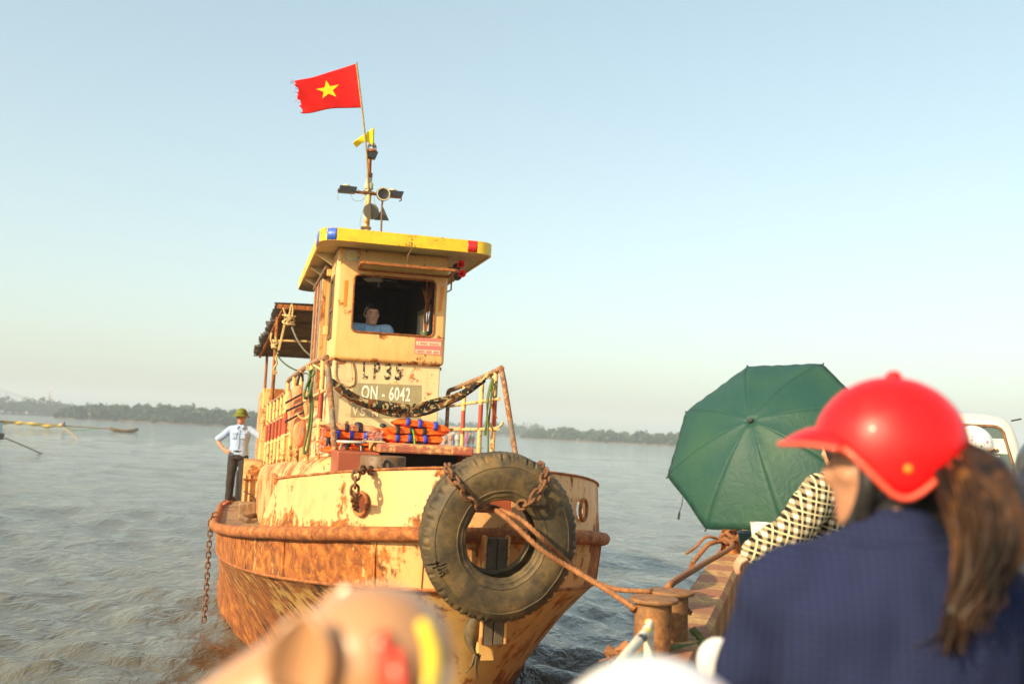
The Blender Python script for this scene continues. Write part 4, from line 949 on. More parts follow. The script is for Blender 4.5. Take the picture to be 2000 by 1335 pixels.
def knot(parent, c, r, rr_, seed, mat, turns=5):
    g = random.Random(seed); P = []
    for i in range(turns*10): a = i*2*math.pi/10; P.append(Vector(c)+Vector((r*math.cos(a)*(.8+.4*math.sin(i*.7)), r*math.sin(a)*.8, r*.9*math.sin(i*.43+seed))))
    MB().tube(resample(P, rr_*1.2), rr_, 7).build('knot', mat, parent, 60)
knot(HM, bu(953, 733, 2.72), .03, .007, 3, M['rope'], 4)
# life jackets
def jacket(label, c, rot, sx, sy, h, straps, mat=None, tilt=0, bend=0.):
    root = tag(empty('life_jacket', bw(c), TH+R(rot)), label, 'life jacket', 'folded life jackets piled on the tug')
    mat = mat or M['orange']; mb = MB(); n = 22; rings = []
    g = random.Random(int(c[0]*100)+int(c[2]*1000))
    ph = g.random()*6
    for i in range(15):
        t = i/14*2-1; e = (1-abs(t)**5)**.35 if abs(t) < 1 else .05; ring = []
        for k in range(n):
            a = 2*math.pi*k/n; ca, sa = math.cos(a), math.sin(a); y = sy/2*math.copysign(abs(ca)**.5, ca)*(.9+.1*e); z = h/2*math.copysign(abs(sa)**.6, sa)*e
            pinch = 1-.22*math.exp(-(ca*1.0)**2*18) if sa < .3 and False else 1
            p = Vector((t*sx/2, y+.01*math.sin(3*t+ph), z*pinch+h/2+tilt*t*sx/2+bend*t*t+.006*math.sin(7*t+ph+k)))
            if ca < -.4: p.z += -.012*math.exp(-(p.z-h/2)**2/.0002)*0; p.y += .014*math.exp(-((p.z-h/2-tilt*t*sx/2)/.010)**2)
            ring.append(p)
        rings.append(ring)
    mb.loft(rings); mb.build('foam_panel', mat, root, 50)
    for sp, sm in straps:
        rg = []
        for k in range(25):
            a = R(95+170*k/24); ca, sa = math.cos(a), math.sin(a); y = sy/2*math.copysign(abs(ca)**.5, ca)-.006; z = (h/2+.005)*math.copysign(abs(sa)**.6, sa)+h/2+tilt*sp
            rg.append([Vector((sp-.018, y, z)), Vector((sp+.018, y, z))])
        mb = MB(); mb.loft(rg, caps=False, closed=False); o = mb.build('strap', sm, root, 60); so = o.modifiers.new('s', 'SOLIDIFY'); so.thickness = .004; so.offset = 1
    return root
K, Bl = M['strapk'], M['strapb']
zb = 2.415; ju = 2.72
LJ = 'orange life jacket with {} straps, {} in the tall pile on the hatch lid'
jacket('orange life jacket with black straps, lowest in the pile on the hatch lid', (-.08, ju, zb-.06), 2, .56, .36, .075, [(-.10, K), (.02, K)])
jacket('orange life jacket with blue straps, second lowest in the pile on the hatch lid', (-.09, ju-.01, zb+.005), -3, .55, .36, .075, [(-.16, Bl), (-.05, Bl), (.09, Bl)])
jacket('orange life jacket with black straps, second from top in the pile on the hatch lid', (-.07, ju, zb+.075), 3, .55, .36, .07, [(-.20, K), (-.08, K), (.04, K)])
jacket('orange life jacket with blue straps, topmost of the pile on the hatch lid', (-.03, ju-.01, zb+.14), -4, .52, .35, .07, [(-.13, Bl), (-.02, Bl), (.12, Bl)], tilt=-.10, bend=-.02)
z2 = 2.30
jacket('orange life jacket with black straps behind the stool, lowest of its pile', (-.66, ju-.02, z2), 2, .54, .36, .07, [(-.05, K), (.08, K)])
jacket('orange life jacket under the blue strapped one by the stool', (-.68, ju, z2+.065), -2, .54, .36, .07, [(-.18, K), (.0, K)])
jacket('orange life jacket with blue straps in the pile behind the stool', (-.67, ju-.01, z2+.13), 2, .54, .36, .07, [(-.12, Bl), (.0, Bl), (.12, Bl)])
jacket('faded life jacket with black straps on top of the pile behind the stool', (-.68, ju, z2+.195), -3, .54, .35, .06, [(-.14, K), (-.02, K), (.1, K)], M['orange2'])
jacket('orange life jacket lying between the two piles, black straps', (-.37, ju+.05, z2+.02), 6, .30, .34, .12, [(-.06, K), (.04, K)])
jacket('plain orange life jacket wrapped in clear film between the two piles', (-.36, ju+.06, z2+.13), -5, .30, .34, .11, [], M['orange'])
MB().tube(resample([bu(806, 838, 2.52), bu(809, 855, 2.52), bu(810, 872, 2.50)], .02), .006, 6).build('tie', plain('bright green tie', (.12, .55, .06), .5), bthing('green_tie', 'bright green plastic tie round the jacket pile', 'tie'))
# clear plastic film
def film(label, pxs, u, seed):
    root = bthing('plastic_film', label, 'plastic film'); g = random.Random(seed); a, b, c, d = [bu(x, y, u) for x, y in pxs]; rg = []
    for i in range(13):
        t = i/12; rg.append([(a*(1-t)+b*t)*(1-j/8)+(d*(1-t)+c*t)*(j/8)+Vector((g.gauss(0, .006), g.gauss(0, .02), g.gauss(0, .008))) for j in range(9)])
    mb = MB(); mb.loft(rg, caps=False, closed=False); s_ = NT('clear film'); s_.set(Base_Color=(.95, .93, .9), Roughness=.12, Alpha=.22, Specular_IOR_Level=1.0); mb.build('film_sheet', s_.m, root, 0)
film('crumpled clear plastic film over the small jacket pile', [(718, 838), (748, 842), (750, 868), (704, 862)], 2.52, 1); film('clear plastic film hanging at the railing foot', [(628, 838), (650, 842), (648, 882), (622, 884)], 2.55, 2)
film('crumpled clear plastic film on the hatch lid corner', [(866, 852), (884, 842), (880, 868), (858, 872)], 2.5, 3)
# stool
sc = bu(686, 861, 2.25); STL = tag(empty('stool', bw(Vector((sc.x, 2.2, 2.34))), TH), 'small round metal stool with bent tube legs', 'stool')
hh = sc.z-2.34
MB().lathe([(.004, hh-.015), (.125, hh-.015), (.13, hh-.008), (.125, hh+.005), (.004, hh+.008)], 28).build('seat', plain('worn grey seat', (.42, .43, .36), .35, .25), STL, 40)
for k in range(4):
    a = R(35+90*k); MB().tube(resample([Vector((.04*math.cos(a), .04*math.sin(a), hh-.02)), Vector((.09*math.cos(a), .09*math.sin(a), hh-.03)), Vector((.115*math.cos(a), .115*math.sin(a), hh*.6)), Vector((.125*math.cos(a), .125*math.sin(a), 0))], .02), .009, 8).build('leg', M['grey'], STL, 60)
# vest hanging on the rail
HV = bthing('life_vest', 'faded orange life vest with three black straps hanging on the railing', 'life jacket')
def slab_front(name, px, u, th, mat, parent, sub=14):
    """rounded padded slab from a closed pixel outline lying in the cross plane at u"""
    P = [bu(x, y, u) for x, y in px]; c = sum(P, Vector())/len(P); P = resample(P+[P[0]], .03)[:-1]; rings = []
    for q, d in ((.55, -1), (.85, -.8), (.97, -.4), (1, 0), (.97, .4), (.85, .8), (.55, 1)):
        rings.append([c+(p-c)*q+Vector((0, d*th/2, 0)) for p in P])
    mb = MB(); mb.loft(rings); return mb.build(name, mat, parent, 60)
slab_front('foam_panel', [(570, 757), (588, 752), (592, 790), (598, 830), (597, 862), (586, 874), (574, 862), (572, 820)], 3.0, .09, M['orange2'], HV)
slab_front('foam_panel', [(560, 766), (569, 764), (572, 800), (574, 835), (585, 868), (578, 866), (567, 848), (562, 815)], 3.06, .09, M['orange2'], HV)
for (x0_, y0_, x1_, y1_) in ((557, 787, 590, 769), (558, 803, 593, 787), (556, 824, 594, 804)):
    bar(bu(x0_, y0_, 2.94), bu(x1_, y1_, 2.93), .012, .024).build('strap', K, HV, 0, .003)
MB().tube(resample([bu(580, 757, 3.0), bu(583, 740, 3.0), bu(588, 728, 3.15), bu(592, 745, 3.1)], .02), .012, 6).build('hanging_strap', K, HV, 60)
quad_front('reflective_patch', [(590, 833), (593, 833), (594, 847), (591, 847)], 2.945, M['grey'], HV)
# green rope hanks
def hank(label, strands, u, mat, r):
    root = bthing('rope_hank', label, 'rope')
    for st in strands: MB().rope([bu(x, y, u+random.uniform(-.02, .02)) for x, y in st], r, 8).build('strand', mat, root, 60)
    return root
hank('dark green rope looped over the rail beside the hanging vest', [[(608, 722), (606, 750), (610, 790), (608, 830), (600, 878), (594, 884), (594, 874), (602, 835), (606, 790), (603, 745), (608, 724)], [(606, 735), (598, 755), (594, 772), (599, 778), (605, 765), (610, 745)], [(604, 726), (611, 722), (614, 728), (609, 734), (603, 730)]], 2.6, M['grope'], .011)
hank('dark green rope hanging on the railing above the tyre', [[(962, 738), (955, 770), (952, 800), (949, 830), (947, 846), (951, 846), (955, 820), (958, 790), (961, 760), (964, 740)], [(960, 742), (954, 765), (951, 790), (953, 830), (953, 884)], [(962, 745), (969, 762), (968, 774), (962, 772), (959, 755)]], 2.56, M['grope'], .009)
o = bthing('rope_coil', 'short pale rope loop on the railing above the tyre', 'rope'); MB().rope([bu(x, y, 2.58) for x, y in ((956, 826), (962, 834), (970, 835), (978, 830), (983, 823))], .012).build('loop', M['rope'], o, 60)
MB().rope([bu(x, y, 2.6) for x, y in ((957, 785), (963, 800), (970, 818))], .011).build('loop', plain('orange cord', (.6, .2, .04), .8), o, 60)
# curved yellow horn-like hook on the rail
MB().tube(resample([bu(x, y, 2.72) for x, y in ((580, 806), (588, 816), (598, 817), (606, 810), (609, 798), (604, 780))], .02), [.006+.014*min(1, i/8) for i in range(len(resample([bu(x, y, 2.72) for x, y in ((580, 806), (588, 816), (598, 817), (606, 810), (609, 798), (604, 780))], .02)))], 8).build('rail_hook', M['house'], RL, 60)
# pale ropes knotted on the awning
kr = bthing('knotted_rope', 'pale rope knotted to the awning beam and trailing down', 'rope')
def rp(pts, u, r, parent, mat, nm='strand'): return MB().rope([bu(x, y, u) for x, y in pts], r, 9).build(nm, mat, parent, 60)
rp([(553, 600), (558, 615), (563, 622), (570, 595), (572, 608), (568, 622)], 7.3, .014, kr, M['rope']); knot(kr, bu(564, 625, 7.3), .07, .012, 5, M['rope'], 7)
rp([(557, 632), (552, 655), (545, 684)], 7.3, .012, kr, M['rope']); rp([(555, 634), (549, 660), (543, 685)], 7.3, .010, kr, M['rope'])
rp([(543, 688), (539, 700), (541, 708), (537, 716), (534, 722)], 7.8, .014, kr, M['rope'])
for k in range(5): rp([(535+k*.8, 718), (534+k*1.6, 726), (535+k*1.8, 731)], 7.8, .006, kr, M['rope'], 'frayed_end')
kr2 = bthing('knotted_rope', 'pale rope knotted round the red awning post', 'rope'); rp([(531, 650), (529, 662), (533, 672), (540, 670), (538, 656)], 8.2, .015, kr2, M['rope']); knot(kr2, bu(537, 673, 8.2), .05, .014, 9, M['rope'], 5)
cb = bthing('cable', 'grey cable sagging from the awning to the wheelhouse', 'cable'); rp([(570, 638), (580, 662), (595, 684), (611, 697)], 7.0, .012, cb, M['grey'])
cb = bthing('green_line', 'thin dark green line from the awning post to the railing', 'rope'); rp([(536, 683), (548, 702), (565, 716), (585, 725), (602, 730)], 6.2, .010, cb, M['grope'])
knot(kr, bu(604, 716, 3.4), .035, .006, 2, M['rope'], 5)
# broom sticks in a pot inside the window
pt = bu(830, 652, 4.62); VS_ = tag(empty('stick_bundle', bw(Vector((pt.x, 4.62, 3.30))), TH), 'bundle of orange sticks in a green pot inside the wheelhouse window', 'pot')
zz = pt.z-3.30; MB().lathe([(.004, 0), (.05, 0), (.055, zz*.5), (.04, zz-.03), (.05, zz), (.045, zz+.03), (.035, zz+.03), (.03, zz*.6)], 20).build('pot', plain('green glazed pot', (.10, .13, .06), .3), VS_, 40)
g = random.Random(8); M['reed'] = plain('orange reed', (.42, .15, .03), .6, .4, 30)
for k in range(14): MB().tube([(g.gauss(0, .01), g.gauss(0, .01), zz*.6), (g.gauss(.01, .02), g.gauss(0, .03), zz+.25), (g.gauss(.02, .04), g.gauss(0, .05), zz+.45+g.random()*.2)], .004, 5).build('stick', M['reed'], VS_, 60)

# ================================================================== mooring ropes and ferry
FZ, GZ = 1.05, 1.40
FA_ = math.atan2(2.49-1.34, 11.52-7.52)
FO = Vector((1.34-7.52*math.tan(FA_), 0, 0)); FEX = Vector((math.cos(FA_), -math.sin(FA_), 0)); FEY = Vector((math.sin(FA_), math.cos(FA_), 0))
FER = tag(empty('ferry', FO, -FA_), 'steel river ferry deck with rusty gunwale and double bollard', 'ferry')
def floc(wv): d = Vector(wv)-FO; return Vector((d.dot(FEX), d.dot(FEY), wv[2]))
def fw(p): return FO+FEX*p[0]+FEY*p[1]+Vector((0, 0, p[2]))
M['ferrydeck'] = rusty('ferry deck', (.22, .20, .17), .35, 2, .7)
s = NT('striped gunwale'); y = s.sep(1); st = s.math('GREATER_THAN', s.math('FRACT', s.math('ADD', s.math('MULTIPLY', y, 1.25), s.math('MULTIPLY', s.noise(4, 3), .06))), .5)
n1 = s.noise(11, 7, .7); n2 = s.noise(40, 6, .7, vec=s.map((1, 4, 1))); c = s.mix(st, (.36, .135, .07), (.60, .38, .14)); wear = s.ramp(s.math('ADD', s.math('MULTIPLY', n1, .5), s.math('MULTIPLY', n2, .5)), [(.44, 0), (.52, 1)])
c = s.mix(s.math('MULTIPLY', wear, .85), c, s.ramp(s.noise(25, 6, .7), [(.3, (.14, .06, .03)), (.6, (.36, .17, .07)), (.8, (.52, .38, .2))])); s.set(Base_Color=c, Roughness=.75); s.bump(s.math('ADD', n2, s.noise(80, 4)), .6, .006); M['gunwale'] = s.m
def cham(x0, x1, y0, y1, z0, z1): return MB().box(x0, x1, y0, y1, z0, z1)
cham(.31, 11, -7, 18, FZ-.35, FZ).build('deck', M['ferrydeck'], FER, 0)
rings = []
for i in range(90):
    y = -7+25*i/89; w_ = .008*nz(y*2, 0, 0)
    rings.append([Vector((p[0]+w_, y, p[1]+.006*nz(y*3, p[0], 2))) for p in ((.03, -.5), (0, 1.2), (0, GZ-.03), (.03, GZ), (.27, GZ), (.305, GZ-.035), (.305, FZ-.2), (.305, -.5))])
mb = MB(); mb.loft(rings); mb.build('gunwale', M['gunwale'], FER, 30)
cham(10.7, 11.0, -7, 18, -.5, GZ).build('gunwale', M['gunwale'], FER, 0, .03); cham(.31, 10.7, 17.7, 18, -.5, GZ).build('end_bulwark', M['redprimer'], FER, 0, .03); cham(.31, 10.7, -7, -6.7, -.5, FZ).build('end_plate', M['redprimer'], FER, 0)
M['bollard'] = rusty('bollard rust', (.20, .115, .05), .55, 5, .55, rusts=((.11, .045, .02), (.26, .11, .035), (.40, .18, .05)))
# bollards stand on a bracket plate outside the gunwale
b1 = floc(at_y(1273, 1285, 5.55)); b2 = floc(at_y(1308, 1255, 5.95)); t1 = at_y(1276, 1166, 5.55).z; t2 = at_y(1312, 1152, 5.95).z; ZB = 1.36
MB().box(min(b1.x, b2.x)-.16, .02, b1.y-.22, b2.y+.22, ZB-.05, ZB).build('bollard_base', M['rustpost'], FER, 0, .006)
MB().prism([(0, ZB-.05), (min(b1.x, b2.x)-.12, ZB-.05), (0, ZB-.5)], lambda x, z: Vector((x, (b1.y+b2.y)/2, z)), lambda x, z: Vector((x, (b1.y+b2.y)/2+.03, z))).build('base_bracket', M['rustpost'], FER, 0)
for b_, t_ in ((b1, t1), (b2, t2)):
    BL_ = MB().lathe([(.004, ZB), (.103, ZB), (.10, t_-.02), (.004, t_-.02)], 30, (b_.x, b_.y, 0)).build('bollard', M['bollard'], FER, 40)
    MB().lathe([(.004, t_-.02), (.134, t_-.02), (.137, t_-.01), (.132, t_-.002), (.05, t_+.008), (.004, t_+.01)], 32, (b_.x, b_.y, 0)).build('cap_plate', M['bollard'], BL_, 30)
# post farther along, handrail stump
pp = floc(at_z(1428, 1078, GZ)); PST = MB().lathe([(.004, GZ-.02), (.11, GZ-.02), (.105, GZ+.5), (.11, GZ+.52), (.004, GZ+.53)], 20, (pp.x, pp.y, 0)).build('rope_post', M['rustpost'], FER, 40)
hp0, hp1, hp2 = floc(at_y(1190, 1318, 3.35)), floc(at_y(1264, 1233, 3.75)), floc(at_y(1262, 1300, 3.8))
s = NT('chipped white rail paint'); n1 = s.noise(14, 5, .7); c = s.mix(s.ramp(n1, [(.56, 0), (.6, 1)]), (.60, .57, .46), (.03, .03, .035)); c = s.mix(s.ramp(s.noise(9, 3), [(.6, 0), (.64, 1)]), c, (.72, .48, .06)); s.set(Base_Color=c, Roughness=.5); M['whiterail'] = s.m
hx = floc(at_y(1160, 1352, 3.2)); HR = MB().tube(resample([Vector((hx.x, hx.y, GZ-.1)), hx, hp0, hp1+Vector((-.004, -.02, -.004)), hp1+Vector((.005, .02, -.02)), Vector((hp1.x+.004, hp1.y+.03, GZ-.2))], .04), .019, 10).build('handrail', M['whiterail'], FER, 60)
# hawsers
wb1, wb2 = fw((b1.x, b1.y, 0)), fw((b2.x, b2.y, 0)); wb1.z = 0; wb2.z = 0
def wrope(name, label, pts, r, mat=None, group=None): 
    root = tag(empty(name), label, 'rope', group); MB().rope(pts, r, 12).build('strand', mat or M['brope'], root, 60); return root
W_ = lambda px, py, u: bw(bu(px, py, u))
st = [bw(Vector((-.02, .25, 2.02))), W_(948, 990, -.08), W_(975, 1000, -.50)]
H1 = wrope('mooring_rope', 'thick rusty mooring rope running lower to the front bollard', st+[W_(1010, 1030, -.62), W_(1060, 1075, -.72), at_y(1120, 1112, 5.85), at_y(1180, 1148, 5.65), at_y(1238, 1186, 5.52)]+[wb1+Vector((.12*math.cos(a), .12*math.sin(a), at_y(1238, 1188, 5.5).z-.02*k)) for k, a in enumerate([R(t) for t in range(185, -20, -30)])], .0165)
H2 = wrope('mooring_rope', 'thick rusty mooring rope running upper to the rear bollard', [p+Vector((.03, 0, .02)) for p in st[:1]]+[W_(952, 987, -.06), W_(985, 998, -.50), W_(1020, 1016, -.60), W_(1060, 1052, -.66), at_y(1110, 1098, 6.1), at_y(1150, 1129, 6.1), at_y(1200, 1149, 6.05), at_y(1260, 1154, 5.9)]+[wb2+Vector((.12*math.cos(a), .12*math.sin(a), at_y(1260, 1155, 5.9).z-.02*k)) for k, a in enumerate([R(t) for t in range(185, -20, -30)])], .0155)
wp_ = fw((pp.x, pp.y, 0))
wrope('mooring_rope', 'rusty rope from the rear bollard to the post at the umbrella', [at_y(1305, 1160, 6.0)+Vector((0, .1, 0)), at_y(1316, 1136, 6.15), at_y(1375, 1100, 7.6), at_y(1430, 1066, 9.4), wp_+Vector((-.1, -.14, GZ+.16)), wp_+Vector((.12, -.05, GZ+.14)), wp_+Vector((.1, .1, GZ+.13)), wp_+Vector((-.12, .06, GZ+.12)), wp_+Vector((-.12, -.1, GZ+.12))], .021)
fr = wrope('rope_tail', 'frayed brown rope tails blowing from the rusty post', [wp_+Vector((0, -.13, GZ+.2)), at_y(1410, 1055, 10.6), at_y(1385, 1062, 10.5), at_y(1368, 1080, 10.5), at_y(1352, 1100, 10.4)], .024)
MB().rope([wp_+Vector((0, -.13, GZ+.2)), at_y(1408, 1052, 10.6), at_y(1380, 1048, 10.5), at_y(1358, 1068, 10.5), at_y(1340, 1081, 10.4)], .015).build('strand', M['brope'], fr, 60)
g = random.Random(6)
for k in range(8): MB().tube([at_y(1354, 1096, 10.4), at_y(1350+g.uniform(-6, 8), 1103, 10.4), at_y(1347+g.uniform(-8, 14), 1110, 10.4)], .006, 5).build('frayed_end', M['brope'], fr, 60)
knot(fr, wp_+Vector((-.06, -.12, GZ+.2)), .09, .024, 4, M['brope'], 4)
wrope('rope_tail', 'dark rope hanging behind the double bollard', [wb2+Vector((.13, .02, ZB+.1)), wb2+Vector((.17, -.05, ZB+.02)), fw((.06, b1.y-.1, GZ+.02)), fw((.02, b1.y-.6, GZ+.02))], .022, M['grope'])
fy = wrope('rope_tail', 'tangle of frayed rope at the bollard foot', [wb1+Vector((-.13, -.02, ZB+.08)), wb1+Vector((-.2, -.03, ZB+.03)), wb1+Vector((-.26, -.02, ZB+.05))], .03)
for k in range(14): a = g.uniform(0, 6.28); MB().tube([wb1+Vector((-.14, -.04, ZB+.05)), wb1+Vector((-.2+g.gauss(0, .03), -.06+g.gauss(0, .03), ZB+.03+g.gauss(0, .02))), wb1+Vector((-.24+g.gauss(0, .05), -.07+g.gauss(0, .05), ZB-.02+g.gauss(0, .02)))], .004, 4).build('frayed_end', M['brope'], fy, 60)

# ================================================================== people
def V3(*a): return Vector(a)
def hand(mb, wrist, d, palm_n, thumb, curl=.35, k=1.0):
    """palm and five bent fingers. d: pointing direction, palm_n: palm normal, thumb: side the thumb leaves from"""
    d, palm_n, thumb = d.normalized(), palm_n.normalized(), thumb.normalized()
    L = .085*k
    for off in (-.024, 0, .024): mb.tube([wrist+thumb*off*.6*k, wrist+d*L*.6+thumb*off*k, wrist+d*L+thumb*off*k], [.016*k, .014*k, .012*k], 8, capsule=True)
    for i, (off, ln) in enumerate(((.030, .068), (.010, .076), (-.011, .072), (-.030, .056))):
        p = wrist+d*L+thumb*off*k; a = curl*(1+.1*i); P = [p]; dd = d.copy()
        for seg in (.45, .32, .23): dd = (dd*math.cos(a)+palm_n*math.sin(a)).normalized(); P.append(P[-1]+dd*ln*k*seg)
        mb.tube(P, [.0095*k, .009*k, .0085*k, .0075*k], 8, capsule=True)
    p = wrist+d*L*.35+thumb*.028*k; t1 = (d*.6+thumb*.8).normalized(); t2 = (d*.85+thumb*.3+palm_n*.4).normalized()
    mb.tube([wrist+d*.015, p, p+t1*.035*k, p+t1*.035*k+t2*.03*k], [.014*k, .0135*k, .0105*k, .0085*k], 8, capsule=True)
def head_parts(mb, c, f, up, k=1.0):
    """skull, jaw, nose, ears, lips, neck socket. c: head centre, f: face direction"""
    f = f.normalized(); s = up.cross(f).normalized(); u = f.cross(s).normalized()
    Mx = Matrix(((s.x, f.x, u.x), (s.y, f.y, u.y), (s.z, f.z, u.z)))
    P = lambda x, y, z: c+Mx @ Vector((x*k, y*k, z*k))
    rows = [(-.118, .028, .030, .052), (-.108, .042, .045, .046), (-.085, .054, .062, .030), (-.055, .062, .076, .018), (-.02, .068, .086, .006), (.02, .072, .092, .0), (.055, .071, .092, -.004), (.085, .060, .080, -.006), (.105, .040, .055, -.006), (.115, .016, .022, -.006)]
    mb.loft([[P(rx*math.cos(2*math.pi*j/20), cy+ry*math.sin(2*math.pi*j/20), z) for j in range(20)] for z, rx, ry, cy in rows])
    mb.tube([P(0, .088, .012), P(0, .106, -.022), P(0, .103, -.034)], [.008*k, .012*k, .010*k], 8, capsule=True)
    for q in (-1, 1):
        mb.sphere(P(q*.011, .094, -.034), .0085*k, 10, 8)
        mb.tube([P(q*.012, .083, .022), P(q*.045, .070, .02)], [.010*k, .009*k], 8, capsule=True)      # brow
        mb.tube([P(q*.026, .075, -.02), P(q*.045, .062, -.025)], [.02*k, .018*k], 8, capsule=True)       # cheek
        mb.tube([P(q*.074, -.012, .022), P(q*.080, -.018, .005), P(q*.075, -.005, -.03)], [.010*k, .012*k, .008*k], 8, capsule=True)   # ear
    mb.tube([P(-.02, .083, -.060), P(0, .090, -.058), P(.02, .083, -.060)], [.006*k, .008*k, .006*k], 8, capsule=True)
    mb.tube([P(-.016, .080, -.070), P(0, .087, -.070), P(.016, .080, -.070)], [.006*k, .008*k, .006*k], 8, capsule=True)
    mb.sphere(P(0, .074, -.098), .018*k, 10, 8)
    return P
def face_marks(P, root, k, brow=True):
    dk = M['hair']; wh = M['eyew']
    for q in (-1, 1):
        e = MB(); e.sphere(P(q*.031, .0795, -.002), (.0135*k, .006*k, .006*k), 12, 8); eo = e.build('eye', wh, root, 60)
        MB().sphere(P(q*.031, .084, -.002), .0052*k, 10, 8).build('iris', dk, eo, 60)
        MB().tube([P(q*.047, .074, .004), P(q*.031, .086, .0075), P(q*.016, .083, .003)], .0018*k, 6).build('eyelid', dk, root, 60)
        if brow: MB().tube([P(q*.050, .074, .020), P(q*.034, .087, .027), P(q*.014, .092, .022)], [.002*k, .0042*k, .0035*k], 6, capsule=True).build('eyebrow', dk, root, 60)
    MB().tube([P(-.022, .086, -.0645), P(0, .096, -.0645), P(.022, .086, -.0645)], .0016*k, 6).build('mouth', plain('lip line', (.13, .04, .035), .6), root, 60)
M['eyew'] = plain('eye white', (.55, .50, .45), .3, .03)
def crumple(me, a, b):
    n = len(me.vertices); co = np.empty(n*3, 'f'); no = np.empty(n*3, 'f'); me.vertices.foreach_get('co', co); me.vertices.foreach_get('normal', no); co = co.reshape(-1, 3); no = no.reshape(-1, 3)
    d = np.array([mnoise.noise(Vector((q[0]*9, q[1]*9, q[2]*6)))*a+mnoise.noise(Vector((q[0]*20, q[1]*20, q[2]*11)))*b for q in co.tolist()], 'f')
    me.vertices.foreach_set('co', (co+no*d[:, None]).ravel()); me.update()
def person(label, loc, rotz, J, skin, shirt, pants, shoe, sleeve=.5, k=1.0, face=True, vox=.0075, handpose=None, sc_=1.0, parts=True, coat=0.0):
    """J: joints in the person's own frame (faces -Y, +X is the figure's own left-hand side)"""
    root = tag(empty('person', loc, rotz), label, 'person'); root.scale = (sc_,)*3
    g = J.get; hc_, f, up = J['head'], J.get('face', V3(0, -1, 0)), J.get('headup', V3(0, 0, 1))
    sL, sR, eL, eR, wL_, wR_ = J['shL'], J['shR'], J['elL'], J['elR'], J['wrL'], J['wrR']; hL, hR, kL, kR, aL, aR = J['hipL'], J['hipR'], J['knL'], J['knR'], J['anL'], J['anR']
    pel, chest, nk = (hL+hR)/2+V3(0, 0, .03), J['chest'], J['neck']
    wd = (sL-sR).normalized(); hw = (hL-hR).normalized()
    def torso(mb, e):
        spine = [(pel-V3(0, 0, .09), hw, .150, .105), (pel, hw, .165, .115), (pel.lerp(chest, .45), (hw+wd).normalized(), .145, .105), (chest, wd, .165, .118), (chest.lerp(nk, .45), wd, .178, .105), (chest.lerp(nk, .72), wd, .125, .088), (nk-V3(0, 0, .0), wd, .07, .062)]
        rings = []
        for i, (c, x, a, b) in enumerate(spine):
            t = (spine[min(i+1, 6)][0]-spine[max(0, i-1)][0]).normalized(); x = (x-t*x.dot(t)).normalized(); y = t.cross(x)
            rings.append([c+x*math.cos(2*math.pi*q/24)*(a+e)+y*math.sin(2*math.pi*q/24)*(b+e) for q in range(24)])
        mb.loft(rings)
        for s_ in (sL, sR): mb.tube([nk.lerp(s_, .25)-V3(0, 0, .035), s_], [.05+e, .056+e], 14, capsule=True)
    b = MB(); P = head_parts(b, hc_, f, up, k); torso(b, -.012)
    b.tube([nk-V3(0, 0, .03), hc_-up*.05-f*.012, hc_-up*.02-f*.01], [.062, .056, .052], 14, capsule=True)
    for s_, e_, w_ in ((sL, eL, wL_), (sR, eR, wR_)):
        d1 = e_-s_; b.tube([s_, s_+d1*.35, e_, e_.lerp(w_, .3), w_], [.05, .046, .038, .038, .026], 14, capsule=True)
    hp = handpose or {}
    for side, e_, w_ in (('L', eL, wL_), ('R', eR, wR_)):
        h_ = hp.get(side, {}); d = h_.get('d', (w_-e_)); pn = h_.get('n', V3(0, 1, 0)); th_ = h_.get('t', V3(1 if side == 'R' else -1, 0, 0)*.3+V3(0, -1, 0)); th_ = th_-d.normalized()*th_.dot(d.normalized()); pn = pn-d.normalized()*pn.dot(d.normalized()); pn = pn-th_.normalized()*pn.dot(th_.normalized())
        hand(b, w_, d, pn, th_, h_.get('c', .3))
    for h_, n_, a_ in ((hL, kL, aL), (hR, kR, aR)): b.tube([h_, h_.lerp(n_, .5), n_, n_.lerp(a_, .3), a_], [.075, .066, .05, .05, .034], 14, capsule=True)
    for a_, t_ in ((aL, J['toL']), (aR, J['toR'])): b.tube([a_-V3(0, 0, .03), t_], [.036, .028], 10, capsule=True)
    me = remesh(b, vox, 3, 'body'); body = link('body', me, skin, root, 0)
    c = MB(); torso(c, .012+coat)
    for s_, e_, w_ in ((sL, eL, wL_), (sR, eR, wR_)):
        end = s_.lerp(e_, min(1, sleeve/.5)) if sleeve <= .5 else e_.lerp(w_, (sleeve-.5)/.5)
        pts = [s_, s_.lerp(e_, .4), s_.lerp(e_, .85)] if sleeve > .5 else [s_, s_.lerp(end, .5)]
        pts += ([e_, end] if sleeve > .5 else [end]); rr_ = [.066+coat, .062+coat, .058+coat][:len(pts)-(2 if sleeve > .5 else 1)]; rr_ += ([.056+coat, .042+coat] if sleeve > .5 else [.062+coat]); c.tube(pts, rr_, 14, capsule=(sleeve > .5))
    (coat > .02) and [c.tube([nk.lerp(s_, .05)-V3(0, 0, .0), nk.lerp(s_, .45)-V3(0, 0, .012), s_+V3(0, 0, .0)], [.072, .074, .066+coat], 14, capsule=True) for s_ in (sL, sR)]
    c.tube([nk-V3(0, 0, .06), nk+(hc_-nk)*(.06 if coat < .02 else .22)], [.078, .068 if coat < .02 else .074], 16)
    me = remesh(c, .009, 3, 'shirt')
    crumple(me, .008 if coat < .02 else .014, .0035 if coat < .02 else .007)
    link('shirt', me, shirt, root, 0)
